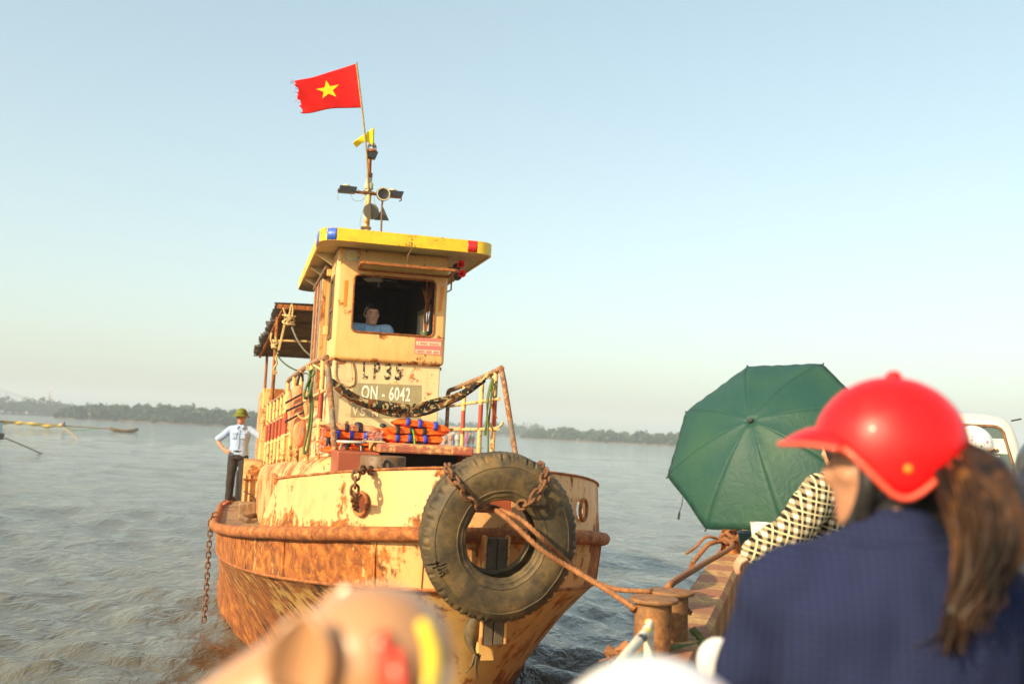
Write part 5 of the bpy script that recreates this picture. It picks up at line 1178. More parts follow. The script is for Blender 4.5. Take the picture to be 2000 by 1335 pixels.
    if pants:
        t = MB()
        rings = []
        for z, e in ((.07, .0), (.0, .004), (-.09, .002)):
            rings.append([pel+V3(0, 0, z)+hw*math.cos(2*math.pi*q/24)*(.162+e)+V3(0, 0, 1).cross(hw)*math.sin(2*math.pi*q/24)*(.122+e) for q in range(24)])
        t.loft(rings)
        for h_, n_, a_ in ((hL, kL, aL), (hR, kR, aR)): t.tube([h_, h_.lerp(n_, .5), n_, n_.lerp(a_, .5), a_+(n_-a_)*.06], [.094, .088, .074, .07, .066], 16)
        me = remesh(t, .010, 3, 'trousers')
        crumple(me, .008, .003)
        link('trousers', me, pants, root, 0)
    if shoe:
        for a_, t_ in ((aL, J['toL']), (aR, J['toR'])):
            m_ = MB(); hd = t_-a_; hd.z = 0; hd.normalize(); sd = V3(-hd.y, hd.x, 0); base = a_.z-.075
            m_.loft([[a_*1+hd*x+sd*(w_*math.cos(2*math.pi*q/14))+V3(0, 0, base-a_.z+.03*hh_+max(-.028*hh_, .03*hh_*math.sin(2*math.pi*q/14)*1.0)) for q in range(14)] for x, w_, hh_ in ((-.075, .015, .6), (-.06, .036, 1.2), (0, .042, 1.3), (.08, .05, 1.05), (.13, .048, .85), (.165, .03, .6), (.175, .01, .4))])
            m_.build('shoe', shoe, root, 60)
    return root, P
def stand(h=1.0):
    return dict(head=V3(0, -.015, 1.565), neck=V3(0, .015, 1.415), chest=V3(0, .01, 1.22), shL=V3(.168, .015, 1.335), shR=V3(-.168, .015, 1.335), elL=V3(.21, .04, 1.08), elR=V3(-.21, .04, 1.08), wrL=V3(.215, -.03, .84), wrR=V3(-.215, -.03, .84),
                hipL=V3(.085, 0, .88), hipR=V3(-.085, 0, .88), knL=V3(.095, -.02, .48), knR=V3(-.095, -.02, .48), anL=V3(.1, .02, .085), anR=V3(-.1, .02, .085), toL=V3(.115, -.12, .035), toR=V3(-.115, -.12, .035))
def head_shell(P, name, root, mat, grow, zlow, k=1.0, front=None, vox=None, bump=0):
    """hair: a cap following the skull, lower at the back than in front"""
    rows = []
    for i in range(13):
        ring = []
        for j in range(32):
            a = 2*math.pi*j/32; fr_ = math.sin(a)          # +1 at the face
            z0 = zlow(fr_); el = i/12*math.pi/2; 
            rx, ry, rz = .073+grow, .094+grow, .112+grow; t = math.sin(el)
            zz_ = z0+(rz-z0)*t; cc_ = math.sqrt(max(0, 1-(max(0, zz_)/rz)**2.7)) if zz_ > 0 else 1-.12*(zz_/.1)**2
            w_ = bump*mnoise.noise(Vector((a*4, i*.8, 3)))
            ring.append(P((rx+w_)*cc_*math.cos(a), -.003+(ry+w_)*cc_*math.sin(a), zz_+w_))
        rows.append(ring)
    mb = MB(); mb.loft(rows, caps=True); return mb.build(name, mat, root, 60)
# ---- deckhand on the side deck
M['shirtb'] = cloth('pale blue uniform shirt', (.32, .44, .66), .06, .5, 8); M['trous'] = cloth('dark grey trousers', (.035, .03, .028), .15, .4, 8); M['sandal'] = plain('red brown sandal', (.30, .05, .025), .5)
J = stand(); uM = 11.35; mp = bw(Vector((-1.60, uM, zr(uM)+.012)))
J.update(elL=V3(.42, -.03, 1.20), wrL=V3(.56, -.20, 1.10), elR=V3(-.40, .03, 1.13), wrR=V3(-.25, -.10, .98), knL=V3(.11, -.03, .48), anL=V3(.13, .02, .085), toL=V3(.16, -.12, .035), knR=V3(-.11, -.01, .48), anR=V3(-.13, .05, .085), toR=V3(-.17, -.09, .035), hipL=V3(.08, .0, .88), hipR=V3(-.09, 0, .88), face=V3(.05, -1, -.05))
DM, P = person('man in pale blue shirt and olive sun helmet standing on the tug side deck', mp, R(4), J, M['skin'], M['shirtb'], M['trous'], M['sandal'], sleeve=.5, handpose={'L': dict(d=V3(.8, -.5, -.05), n=V3(0, .3, -1), t=V3(0, -1, .1), c=.25), 'R': dict(d=V3(.75, -.55, -.35), n=V3(0, 1, 0), t=V3(0, 0, 1), c=.15)}, sc_=.965)
face_marks(P, DM, 1); head_shell(P, 'hair', DM, M['hair'], .004, lambda f_: .03 if f_ > .3 else -.03)
for q in (-1, 1):
    c0 = V3(q*.075, -.125, 1.24); MB().box(c0.x-.042, c0.x+.042, c0.y-.006, c0.y+.03, c0.z-.065, c0.z+.03).build('pocket', M['shirtb'], DM, 0, .012); MB().box(c0.x-.046, c0.x+.046, c0.y-.012, c0.y+.03, c0.z+.018, c0.z+.045).build('pocket_flap', M['shirtb'], DM, 0, .006)
    MB().prism([(q*.008, 1.395), (q*.06, 1.435), (q*.075, 1.385), (q*.042, 1.345)], lambda x, z: V3(x, -.085-.4*(1.44-z), z), lambda x, z: V3(x, -.07-.4*(1.44-z), z)).build('collar', M['shirtb'], DM, 0, .003)
MB().tube([V3(0, -.118, 1.34), V3(0, -.135, 1.2), V3(0, -.128, 1.0)], .006, 6).build('placket', M['shirtb'], DM, 60)
HT_ = tag(empty('sun_helmet', mp, R(4)), 'olive green pith helmet worn by the deckhand', 'hat'); HT_.scale = (.965,)*3
M['olive'] = plain('olive cloth', (.13, .15, .012), .85, .12, 20, .2, 120)
mb = MB(); rg = []
for r_, z_ in ((.004, 1.715), (.03, 1.712), (.075, 1.695), (.1, 1.66), (.108, 1.625), (.109, 1.612), (.125, 1.60), (.155, 1.575), (.158, 1.57), (.15, 1.572), (.108, 1.598), (.1, 1.60)):
    rg.append([V3(r_*.93*math.cos(2*math.pi*j/32), -.02+r_*1.12*math.sin(2*math.pi*j/32), z_-(.012*abs(math.cos(2*math.pi*j/32)) if r_ > .12 else 0)) for j in range(32)])
mb.loft(rg); mb.build('crown', M['olive'], HT_, 60); MB().tube([V3(.112*.93*math.cos(2*math.pi*j/32), -.02+.112*1.12*math.sin(2*math.pi*j/32), 1.614) for j in range(32)], .005, 6, closed=True).build('hatband', plain('dark olive band', (.09, .09, .02), .8), HT_, 60); MB().sphere(V3(0, -.02, 1.718), .008, 8, 6).build('button', M['olive'], HT_, 60)
# ---- skipper at the wheelhouse window
J = stand(); J.update(shL=V3(.185, .0, 1.40), shR=V3(-.185, .0, 1.40), neck=V3(0, .02, 1.445), chest=V3(0, .02, 1.27), elL=V3(.28, -.02, 1.10), elR=V3(-.28, -.02, 1.10), wrL=V3(.10, -.20, 1.02), wrR=V3(-.10, -.20, 1.02), face=V3(.05, -1, -.06), headup=V3(0, 0, 1),
   hipL=V3(.09, .05, .82), hipR=V3(-.09, .05, .82), knL=V3(.13, -.28, .80), knR=V3(-.13, -.28, .80), anL=V3(.13, -.22, .40), anR=V3(-.13, -.22, .40), toL=V3(.13, -.34, .35), toR=V3(-.13, -.34, .35))
hs = bu(726, 614, 4.70); M['shirtb2'] = cloth('light blue shirt', (.38, .58, .84), .06, .5, 9)
SK, P = person('man in light blue shirt looking out of the wheelhouse window', bw(Vector((hs.x, 4.715, hs.z-1.565))), TH+R(3)-TH*0, J, plain('lit skin', (.66, .36, .23), .5, .1, 18), M['shirtb2'], M['trous'], M['black'], sleeve=.45)  # skin and shirt colours raised so he looks lit inside the dim cabin
face_marks(P, SK, 1); head_shell(P, 'hair', SK, M['hair'], .008, lambda f_: .058 if f_ > .5 else (.02 if f_ > -.1 else -.05), bump=.006)
for q in (-1, 1): MB().prism([(q*.006, 1.375), (q*.065, 1.44), (q*.085, 1.385), (q*.05, 1.325)], lambda x, z: V3(x, -.088-.35*(1.44-z), z), lambda x, z: V3(x, -.075-.35*(1.44-z), z)).build('collar', M['shirtb2'], SK, 0, .003)
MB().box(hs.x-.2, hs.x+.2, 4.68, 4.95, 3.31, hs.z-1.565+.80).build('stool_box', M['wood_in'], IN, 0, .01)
# ---- helmets: shell with a rim that dips at the side and a notch at the nape
def helmet(label, loc, f, mat, rimmat, size=1.0, visor=.075, low=-.07, name='motorcycle_helmet', notch=.02, tilt=0, up=V3(0, 0, 1), spots=None, lobe=1.9):
    f = f.normalized(); s_ = up.cross(f).normalized(); u = f.cross(s_).normalized(); f2 = f*math.cos(tilt)-u*math.sin(tilt); u = f2.cross(s_)*-1 if False else s_.cross(f2)*-1
    u = f2.cross(s_); Mx = Matrix(((s_.x, f2.x, u.x, 0), (s_.y, f2.y, u.y, 0), (s_.z, f2.z, u.z, 0), (0, 0, 0, 1)))
    root = tag(empty(name), label, 'helmet'); root.matrix_world = Matrix.Translation(loc) @ Mx @ Matrix.Scale(size, 4)
    n = 48; rows = []
    def rim(a):    # a: 0 at front
        c = math.cos(a); lob = math.exp(-((abs(a)-lobe)/.55)**2); back = math.exp(-((abs(a)-math.pi)/.45)**2)
        return .028*(1 if c > 0 else 0)*c + low*lob*1.0 - .01*(1-c)*.5 + notch*back
    for i in range(15):
        ring = []
        for j in range(n):
            a = -math.pi+2*math.pi*j/n; zl = rim(a); t = i/14; z = zl+(.145-zl)*math.sin(t*math.pi/2); q = max(0, 1-max(0, z/.145)**2.05)**.5
            if z < 0: q = 1-.9*(z/.14)**2*.35
            x, y = .128*q*math.sin(a), (.148*q)*math.cos(a)
            ring.append(V3(x, y, z))
        rows.append(ring)
    mb = MB(); mb.loft(rows, caps=True); me = mb.mesh('shell')
    bm = bmesh.new(); bm.from_mesh(me)
    big = [f_ for f_ in bm.faces if len(f_.verts) > 30 and f_.calc_center_median().z < .05]; bmesh.ops.delete(bm, geom=big, context='FACES'); bm.to_mesh(me); bm.free()
    o = link('shell', me, mat, root, 60); so = o.modifiers.new('s', 'SOLIDIFY'); so.thickness = .012; so.offset = -1
    edge = [V3(*(rows[0][j])) for j in range(n)]; MB().tube(edge, .007, 8, closed=True).build('rim_trim', rimmat, root, 60)
    if visor:
        rg = []
        for i in range(9):
            t = i/8; ring = []
            for j in range(17):
                a = R(-58+116*j/16); zl = rim(a); e = math.cos(a*1.45)
                ring.append(V3((.128+.01*t)*math.sin(a), .148*math.cos(a)+visor*t*max(.02, e)**.7, zl+.012*(1-t)-.022*t*t*max(0, e)+.004))
            rg.append(ring)
        mb = MB(); mb.loft(rg, caps=False, closed=False); o = mb.build('peak', mat, root, 60); so = o.modifiers.new('s', 'SOLIDIFY'); so.thickness = .007
        MB().tube(rg[-1], .0055, 8).build('peak_trim', rimmat, root, 60)
    return root
def paintmat(name, col, rough=.25, coat=.5):
    s = NT(name); s.set(Base_Color=s.mix(s.ramp(s.noise(6, 3), [(.35, 0), (.65, 1)]), tuple(c*.94 for c in col), col), Specular_IOR_Level=.35, Roughness=s.mrange(s.noise(26, 5, .7), .3, .7, rough*.75, rough*1.35), Coat_Weight=coat, Coat_Roughness=.12); return s.m
# ---- seated woman on the scooter
J = stand(); 
J.update(head=V3(0, -.03, 1.555), chest=V3(0, .02, 1.20), shL=V3(.175, .0, 1.305), shR=V3(-.175, .0, 1.305), neck=V3(0, .02, 1.42), elL=V3(.22, -.08, 1.12), elR=V3(-.22, -.08, 1.12), wrL=V3(.20, -.32, 1.08), wrR=V3(-.20, -.32, 1.08), hipL=V3(.1, 0, .86), hipR=V3(-.1, 0, .86), knL=V3(.16, -.38, .82), knR=V3(-.16, -.38, .82), anL=V3(.16, -.30, .40), anR=V3(-.16, -.30, .40), toL=V3(.16, -.42, .34), toR=V3(-.16, -.42, .34))
HW = at_y(1728, 880, 1.80); wf = V3(-.93, .36, -.04).normalized()      # where she looks
body_rot = R(180-6); Rz = Matrix.Rotation(body_rot, 3, 'Z'); Ri = Rz.inverted()
J['face'] = Ri @ wf
hl = Rz @ V3(0, -.03, 1.555); wl_loc = Vector((HW.x-hl.x+.005, HW.y-hl.y, HW.z-hl.z-.02))
s = NT('quilted navy jacket'); uv = s.map((1, 1, 1)); cells = s.math('MULTIPLY', s.wave(24, dirn='Z'), s.wave(24, dirn='X')); n1 = s.noise(5, 3)
s.set(Base_Color=s.mix(cells, (.010, .015, .050), (.022, .031, .088)), Roughness=.9, Specular_IOR_Level=.25); s.bump(s.math('ADD', cells, s.math('MULTIPLY', s.noise(7, 3, .5, dist=1.2), 2.5)), .5, .006); M['navy'] = s.m
WO, P = person('woman in quilted navy jacket with a brown ponytail under a red helmet', wl_loc, body_rot, J, M['skin'], M['navy'], M['trous'], M['black'], sleeve=.98, coat=.022, vox=.008)
head_shell(P, 'hair', WO, M['hair'], .006, lambda f_: .05 if f_ > .55 else (.02 if f_ > .3 else -.095), bump=.003)
MB().tube(resample([P(0, -.055, -.03), P(0, -.062, -.09), P(.0, -.05, -.15)], .02), [.062, .060, .055, .05, .045, .04, .03, .02][:len(resample([P(0, -.055, -.03), P(0, -.062, -.09), P(.0, -.05, -.15)], .02))], 16, capsule=True).build('nape_hair', M['hair'], WO, 60)
MB().tube(resample([P(.075, .028, .04), P(.079, .03, -.02), P(.066, .05, -.085), P(.03, .075, -.125)], .01), .012, 6).build('chin_strap', M['strapk'], WO, 60)
MB().tube(resample([P(.078, -.03, .03), P(.079, -.005, -.03), P(.066, .05, -.085)], .01), .014, 6).build('chin_strap', M['strapk'], WO, 60)
MB().tube(resample([P(.077, .03, .0), P(.08, .03, -.04), P(.066, .04, -.09), P(.06, .02, -.13)], .01), .019, 8).build('side_hair', M['hair'], WO, 60)
s = NT('brown hair'); n1 = s.noise(1, 4, .6, vec=s.map((26, 26, 6))); s.set(Base_Color=s.ramp(n1, [(.38, (.010, .006, .004)), (.55, (.045, .020, .008)), (.70, (.15, .062, .016))]), Roughness=.5, Specular_IOR_Level=.3); s.bump(n1, .7, .01); M['brownhair'] = s.m
pt_ = [Ri @ (at_y(x, y, Y)-wl_loc) for x, y, Y in ((1836, 885, 1.80), (1878, 908, 1.74), (1918, 955, 1.67), (1936, 1030, 1.62), (1922, 1105, 1.60), (1885, 1170, 1.60), (1852, 1222, 1.60))]
g = random.Random(3); PT = empty('ponytail', parent=WO)
base = resample(pt_, .02)
mb = MB(); mb.tube(base, [.022+.042*math.sin(math.pi*min(1, (i/(len(base)-1))*1.05))**.8*(1 if i/(len(base)-1) < .6 else 1-.45*(i/(len(base)-1)-.6)/.4) for i in range(len(base))], 24, prof=lambda i, k, n: .88+.16*math.sin(k*5+i*.12)*math.cos(k*2.1)); mb.build('hair_mass', M['brownhair'], PT, 60)
for j in range(150):
    a = g.random()*6.28; rr_ = g.uniform(.75, 1.06); off0 = V3(math.cos(a), math.sin(a), .25*math.sin(a*2)); tw = g.uniform(-.5, .5); n_ = len(base)
    cut_ = g.uniform(.72, 1.0) if g.random() < .5 else 1.0; path = []
    for i, p in enumerate(base[:max(4, int(n_*cut_)):2]):
        t = 2*i/(n_-1); a2 = a+tw*t; path.append(p+V3(math.cos(a2), math.sin(a2), .2*math.sin(a2*2))*(.014+.058*math.sin(math.pi*min(1, (t*.98+.02)**.8))**.8)*rr_*(1-.35*t*t)+V3(.006, .004, 0)*math.sin(t*9+tw*6))
    e_ = path[-1]; dn = (path[-1]-path[-2]).normalized(); path += [e_+dn*.02+V3(g.gauss(0, .006), g.gauss(0, .006), -.02), e_+dn*.035+V3(g.gauss(0, .014), g.gauss(0, .014), -.045)]
    pp2 = resample(path, .03); MB().tube(pp2, [.0052*(1-.8*i/len(pp2)) for i in range(len(pp2))], 5).build('lock', M['brownhair'], PT, 60)
knotp = pt_[0]; MB().tube([knotp+V3(.03*math.cos(t), .012, .03*math.sin(t)) for t in [i*.5236 for i in range(12)]], .012, 8, closed=True).build('hair_tie', plain('ochre hair tie', (.35, .2, .05), .7), PT, 60)
M['redhelm'] = paintmat('glossy red helmet', (.78, .006, .008), .38, .05); e_ = MB(); e_.tube([P(.082, -.004, .026), P(.090, -.016, .006), P(.083, .0, -.03)], [.011, .014, .009], 10, capsule=True); e_.build('ear', M['skin'], WO, 60)
e_ = MB(); e_.tube([P(-.082, -.004, .026), P(-.090, -.016, .006), P(-.083, .0, -.03)], [.011, .014, .009], 10, capsule=True); e_.build('ear', M['skin'], WO, 60)
M['redrim'] = paintmat('coral rim', (.75, .09, .05), .4, .2)
RH = helmet('glossy red peaked motorcycle helmet on the ponytailed woman', Vector(P(0, 0, 0)) if False else (Matrix.Translation(wl_loc) @ Matrix.Rotation(body_rot, 4, 'Z')) @ (P(0, -.006, .022)), wf, M['redhelm'], M['redrim'], .905, visor=.066, low=-.085, notch=.02, lobe=1.75)
MB().sphere(V3(0, -.01, .146), (.016, .016, .012), 12, 8).build('top_stud', M['redhelm'], RH, 60); MB().sphere(V3(-.122, -.03, -.035), (.005, .008, .008), 10, 8).build('rivet', M['otape'], RH, 60)
MB().sphere(V3(.122, -.03, -.035), (.005, .008, .008), 10, 8).build('rivet', M['otape'], RH, 60)

# ---- umbrella and the plaid-shirted person holding it
UC = at_y(1467, 822, 5.5)
_w = -(ray(1500, 878).normalized()); _n = (C_RT*-.53+C_UP*.85).normalized(); UA = (_w*.71+_n*.70).normalized()     # axis out of the crown
ux = (C_RT*.85+C_UP*.53); ux = (ux-UA*ux.dot(UA)).normalized(); uy = UA.cross(ux).normalized(); uy = uy if uy.dot(_n) > 0 else -uy
s = NT('green umbrella cloth'); n1 = s.ramp(s.noise(2.6, 3), [(.4, 0), (.62, 1)]); s.set(Base_Color=s.mix(n1, (.016, .062, .050), (.026, .077, .047)), Roughness=.55, Specular_IOR_Level=.3); s.bump(s.noise(14, 4, .6, dist=1.5), .25, .02); M['umb'] = s.m  # olive patches put light coming through the cloth into its colour
UM = tag(empty('umbrella'), 'open green umbrella with eight panels tilted towards the water', 'umbrella')
UR, NP = .60, 8; tipz = []
def umb_pt(r, a, sag):
    q = (a*NP/(2*math.pi)) % 1; mid = math.sin(math.pi*q); rr_ = r*(1-.085*mid*(r/UR)**2); drop = .235*(rr_/UR)**1.9+sag*mid*.03*(r/UR)**.8
    wr = .004*math.sin(a*37+r*21)*(r/UR)**3
    return UC+ux*rr_*math.cos(a+2.757)+uy*rr_*math.sin(a+2.757)-UA*(drop+wr)
for p_ in range(NP):
    rg = []
    for i in range(15):
        r = .012+(UR-.012)*i/14; rg.append([umb_pt(r, 2*math.pi*(p_+min(max(j/12, .0005), .9995))/NP, .9) for j in range(13)])
    mb = MB(); mb.loft(rg, caps=False, closed=False); o = mb.build('panel', M['umb'], UM, 70); so = o.modifiers.new('s', 'SOLIDIFY'); so.thickness = .0015
    a = 2*math.pi*p_/NP; MB().tube([umb_pt(.012+(UR+.008-.012)*i/12, a, 0)-UA*.006 for i in range(13)], .003, 6).build('rib', M['black'], UM, 60)
    MB().sphere(umb_pt(UR+.008, a, 0), .006, 8, 6).build('rib_tip', M['black'], UM, 60)
MB().tube([UC+UA*.015, UC-UA*.005], [.012, .018], 14).build('ferrule', M['black'], UM, 60)
hold = UC-UA*.66; MB().tube([UC, hold], .006, 8).build('shaft', M['grey'], UM, 60); MB().tube([hold+UA*.06, hold-UA*.06], .013, 10).build('handle', M['black'], UM, 60)
MB().tube([at_y(1334, 968, 5.6), at_y(1332, 985, 5.55), at_y(1327, 1000, 5.55)], .0025, 5).build('wrist_strap', M['black'], UM, 60); MB().tube([at_y(1327, 1000, 5.55), at_y(1325, 1014, 5.55)], .006, 6).build('strap_end', M['black'], UM, 60)
def plaidmat():
    s = NT('black and cream plaid cloth'); v = s.map((1, 1, 1), rot=(.2, .1, .55))
    def stripes(scale, d, lo, hi):
        w_ = s.wave(scale, vec=v, dirn=d, dist=0); return s.ramp(w_, [(lo, 0), (hi, 1)])
    a, b = stripes(5.2, 'X', .74, .80), stripes(5.2, 'Z', .74, .80); f1, f2 = stripes(5.2, 'X', .02, .05), stripes(5.2, 'Z', .02, .05)
    f1 = s.math('SUBTRACT', 1.0, f1); f2 = s.math('SUBTRACT', 1.0, f2)
    c = s.mix(s.math('MAXIMUM', s.math('MULTIPLY', a, .6), s.math('MULTIPLY', b, .6)), (.014, .013, .012), (.42, .33, .19)); c = s.mix(s.math('MAXIMUM', f1, f2), c, (.62, .52, .30)); c = s.mix(s.math('MULTIPLY', a, b), c, (.74, .66, .48))
    s.set(Base_Color=c, Roughness=.85, Specular_IOR_Level=.15); s.bump(s.noise(12, 4, .6, dist=1), .4, .02); return s.m
M['plaid'] = plaidmat()
J = stand(); pr = R(180+38); Rp = Matrix.Rotation(pr, 3, 'Z'); Rpi = Rp.inverted()
seat_w = fw((.42, floc(at_y(1560, 1100, 6.25)).y, 0)); 
pl_loc = Vector((at_y(1612, 1000, 5.2).x, 5.2, FZ)); 
sh_ = at_y(1606, 962, 5.0); el_ = at_y(1545, 1040, 4.9); wr_ = at_y(1474, 1078, 4.92)
toJ = lambda wv: Rpi @ (Vector(wv)-pl_loc)
shl = toJ(sh_); ctr_s = shl+Rpi @ V3(.17, .06, 0)
J.update(shR=shl if False else J['shR'])
oth = toJ(sh_+V3(.30, .14, .02)); nk_ = (shl+oth)/2+V3(0, 0, .07); hipc = toJ(V3(sh_.x+.26, 5.36, FZ+.52))
Jp = dict(head=nk_+V3(0, -.05, .15), neck=nk_, chest=(nk_+hipc)/2+V3(0, .03, .05), shL=shl, shR=oth, elL=toJ(el_), wrL=toJ(wr_), elR=oth+V3(-.05, -.05, -.25), wrR=toJ(hold), hipL=hipc+V3(.09, 0, 0), hipR=hipc-V3(.09, 0, 0), knL=hipc+V3(.13, -.36, .0), knR=hipc+V3(-.1, -.36, 0), anL=hipc+V3(.13, -.32, -.42), anR=hipc+V3(-.1, -.32, -.42), toL=hipc+V3(.14, -.45, -.46), toR=hipc+V3(-.11, -.45, -.46), face=V3(0, -1, -.25))
if (Jp['shL']-Jp['shR']).x < 0:
    for a_, b_ in (('shL', 'shR'), ('elL', 'elR'), ('wrL', 'wrR')): Jp[a_], Jp[b_] = Jp[b_], Jp[a_]
PL_, P = person('person in black and cream plaid shirt sitting under the green umbrella', pl_loc, pr, Jp, M['skin2'], M['plaid'], M['trous'], M['black'], sleeve=.97, coat=.036, vox=.009, handpose={'L': dict(c=.6), 'R': dict(c=.6)})
head_shell(P, 'hair', PL_, M['hair'], .006, lambda f_: .05 if f_ > .5 else -.07)
sb = (Matrix.Translation(pl_loc) @ Matrix.Rotation(pr, 4, 'Z')) @ hipc; SB = tag(empty('plastic_stool', (sb.x, sb.y, FZ), R(20)), 'low blue plastic stool under the plaid shirted person', 'stool'); hh = sb.z-.1-FZ
M['bluepl'] = plain('blue plastic', (.03, .10, .30), .35, .08); MB().lathe([(.004, hh), (.15, hh), (.16, hh-.01), (.15, hh-.03), (.004, hh-.025)], 24).build('seat', M['bluepl'], SB, 40)
for k in range(4): a = R(45+90*k); MB().tube([V3(.13*math.cos(a), .13*math.sin(a), hh-.03), V3(.17*math.cos(a), .17*math.sin(a), 0)], .02, 8).build('leg', M['bluepl'], SB, 60)
wb_ = at_y(1487, 1040, 5.05); wbo = tag(empty('paper_cup', wb_), 'white paper cup beside the plaid sleeve', 'cup'); MB().lathe([(.004, -.05), (.042, -.05), (.055, .045), (.058, .05), (.05, .05), (.04, -.04), (.004, -.045)], 24).build('cup_wall', M['white'], wbo, 40)
by_ = tag(empty('basin', (at_y(1462, 1062, 6.05).x+.06, 6.05, 0)), 'dark teal plastic basin standing on the gunwale behind the cup', 'basin'); zc = at_y(1462, 1062, 6.05).z; MB().lathe([(.004, zc-.10), (.09, zc-.10), (.125, zc+.07), (.13, zc+.07), (.115, zc+.06), (.085, zc-.08), (.004, zc-.08)], 24, axis='Z').build('bowl', plain('teal plastic', (.015, .07, .085), .35), by_, 40)

# ---- riders by the pickup
def M_p(name, col): return cloth(name, col, .1, .4, 8)
J = stand(); sp = at_y(1899, 879, 5.5); J['face'] = V3(0, -1, -.12); hz_ = sp.z-.01
SP, P = person('rider in a tan patterned face cover and spotted white helmet', Vector((sp.x, sp.y, FZ)), R(112), J, plain('tan patterned cloth', (.46, .31, .17), .8, .3, 70), M_p('beige jacket', (.42, .33, .22)), M['trous'], M['black'], sleeve=.98, coat=.012, vox=.009, sc_=(hz_-FZ)/1.565)
s = NT('white helmet with pink and violet spots'); d = s.vor(24); d2 = s.vor(38, vec=s.map((1, 1, 1), rot=(1, .5, 2))); c = s.mix(s.math('LESS_THAN', d, .26), (.82, .80, .74), (.75, .22, .32)); c = s.mix(s.math('LESS_THAN', d2, .17), c, (.20, .13, .38)); s.set(Base_Color=c, Roughness=.3, Coat_Weight=.3); M['spot'] = s.m
fd = Matrix.Rotation(R(112), 3, 'Z') @ V3(0, -1, 0)
SH = helmet('white helmet with pink and violet spots and a tan rim', Vector((sp.x, sp.y, hz_+.03)), fd, M['spot'], plain('tan rim', (.6, .36, .14), .5), .80, visor=.05, low=-.03, tilt=R(12))
MB().tube([V3(.115, .03, .0), V3(.095, .03, -.07), V3(.05, .05, -.12)], .008, 6).build('chin_strap', M['strapk'], SH, 60); MB().tube([V3(-.118, .07, .0), V3(-.092, .03, -.07), V3(-.05, .05, -.12)], .008, 6).build('chin_strap', M['strapk'], SH, 60); MB().tube([V3(-.118, -.05, .0), V3(-.094, .02, -.07)], .008, 6).build('chin_strap', M['strapk'], SH, 60)
J = stand(); bk = at_y(2054, 927, 3.7); 
BK, P = person('rider in dark grey jacket under a grey black helmet', Vector((bk.x, bk.y, FZ)), R(165), J, M['skin2'], M_p('dark grey jacket', (.035, .038, .05)), M['trous'], M['black'], sleeve=.98, coat=.02, vox=.01, sc_=(bk.z-FZ)/1.565)
fd = Matrix.Rotation(R(165), 3, 'Z') @ V3(0, -1, 0)
BH = helmet('grey black motorcycle helmet with neck cloth', bk+V3(0, 0, .02), fd, paintmat('charcoal helmet', (.055, .06, .065), .3, .4), M['black'], .95, visor=.05, low=-.05)
rg = [[(V3(.12*math.sin(a)*(1+.02*i), -.02+.14*math.cos(a)*(1+.02*i), .02-.035*i)) for a in [R(75+210*j/20) for j in range(21)]] for i in range(6)]; mb = MB(); mb.loft(rg, caps=False, closed=False); mb.build('neck_cloth', M_p('dark blue neck cloth', (.03, .04, .07)), BH, 60)
# ---- child under the white helmet
ch = at_y(1287, 1286, 1.06); 
J = stand(); ksc = (ch.z-.145*.9-FZ)/1.565
CH, P = person('child in white jacket under a plain white helmet', Vector((ch.x, ch.y+.03, FZ)), R(190), J, M['skin2'], M_p('white jacket', (.6, .6, .6)), M['trous'], M['black'], sleeve=.9, vox=.011, sc_=ksc)
helmet('plain glossy white helmet on the child', Vector((ch.x, ch.y, ch.z-.145*1.0)), Matrix.Rotation(R(190), 3, 'Z') @ V3(0, -1, 0), paintmat('glossy white helmet', (.80, .80, .80), .25, .5), M['white'], 1.0, visor=.05, low=-.05)
# ---- scooter carrying the woman
sw_ = Matrix.Translation((wl_loc.x, wl_loc.y, FZ)) @ Matrix.Rotation(body_rot, 4, 'Z')
SCO = tag(empty('scooter'), 'white scooter with maroon leg shield under the woman in navy', 'scooter'); SCO.matrix_world = sw_
M['scw'] = paintmat('white scooter paint', (.70, .70, .68), .3, .5); M['scm'] = paintmat('maroon scooter paint', (.16, .012, .03), .3, .5)
zs = wl_loc.z+.86-.10-FZ
def secloft(secs, nm, mat, par): 
    mb = MB(); mb.loft([[V3(w_*math.copysign(abs(math.cos(2*math.pi*k/20))**.6, math.cos(2*math.pi*k/20)), y_, zc_+h_*math.copysign(abs(math.sin(2*math.pi*k/20))**.6, math.sin(2*math.pi*k/20))) for k in range(20)] for y_, w_, h_, zc_ in secs]); return mb.build(nm, mat, par, 60)
secloft([(.62, .03, .04, zs-.12), (.5, .12, .10, zs-.14), (.2, .15, .16, zs-.2), (-.1, .14, .15, zs-.2), (-.2, .10, .10, zs-.25)], 'body', M['scw'], SCO)
secloft([(.5, .10, .03, zs-.01), (.2, .14, .04, zs), (-.15, .12, .04, zs-.01), (-.25, .07, .02, zs-.02)], 'seat', M['black'], SCO)
secloft([(-.2, .14, .03, .30), (-.5, .15, .03, .28), (-.56, .15, .03, .3)], 'footboard', M['black'], SCO)
mb = MB(); mb.loft([[V3(x*w_, y_-.06*(1-x*x), z_) for x in (-1, -.6, -.2, .2, .6, 1)] for z_, y_, w_ in ((.28, -.58, .17), (.45, -.62, .22), (.55, -.60, .21), (.7, -.55, .15), (.78, -.52, .1))], caps=False, closed=False); o = mb.build('leg_shield', M['scm'], SCO, 60); so = o.modifiers.new('s', 'SOLIDIFY'); so.thickness = .03
MB().tube(resample([V3(-.34, -.42, .84), V3(-.2, -.45, .86), V3(0, -.52, .80), V3(.2, -.45, .86), V3(.34, -.42, .84)], .04), .014, 8).build('handlebar', M['black'], SCO, 60)
ml = sw_.inverted() @ at_y(1402, 1290, wl_loc.y+.46); MZ, MXX = ml.z, abs(ml.x)
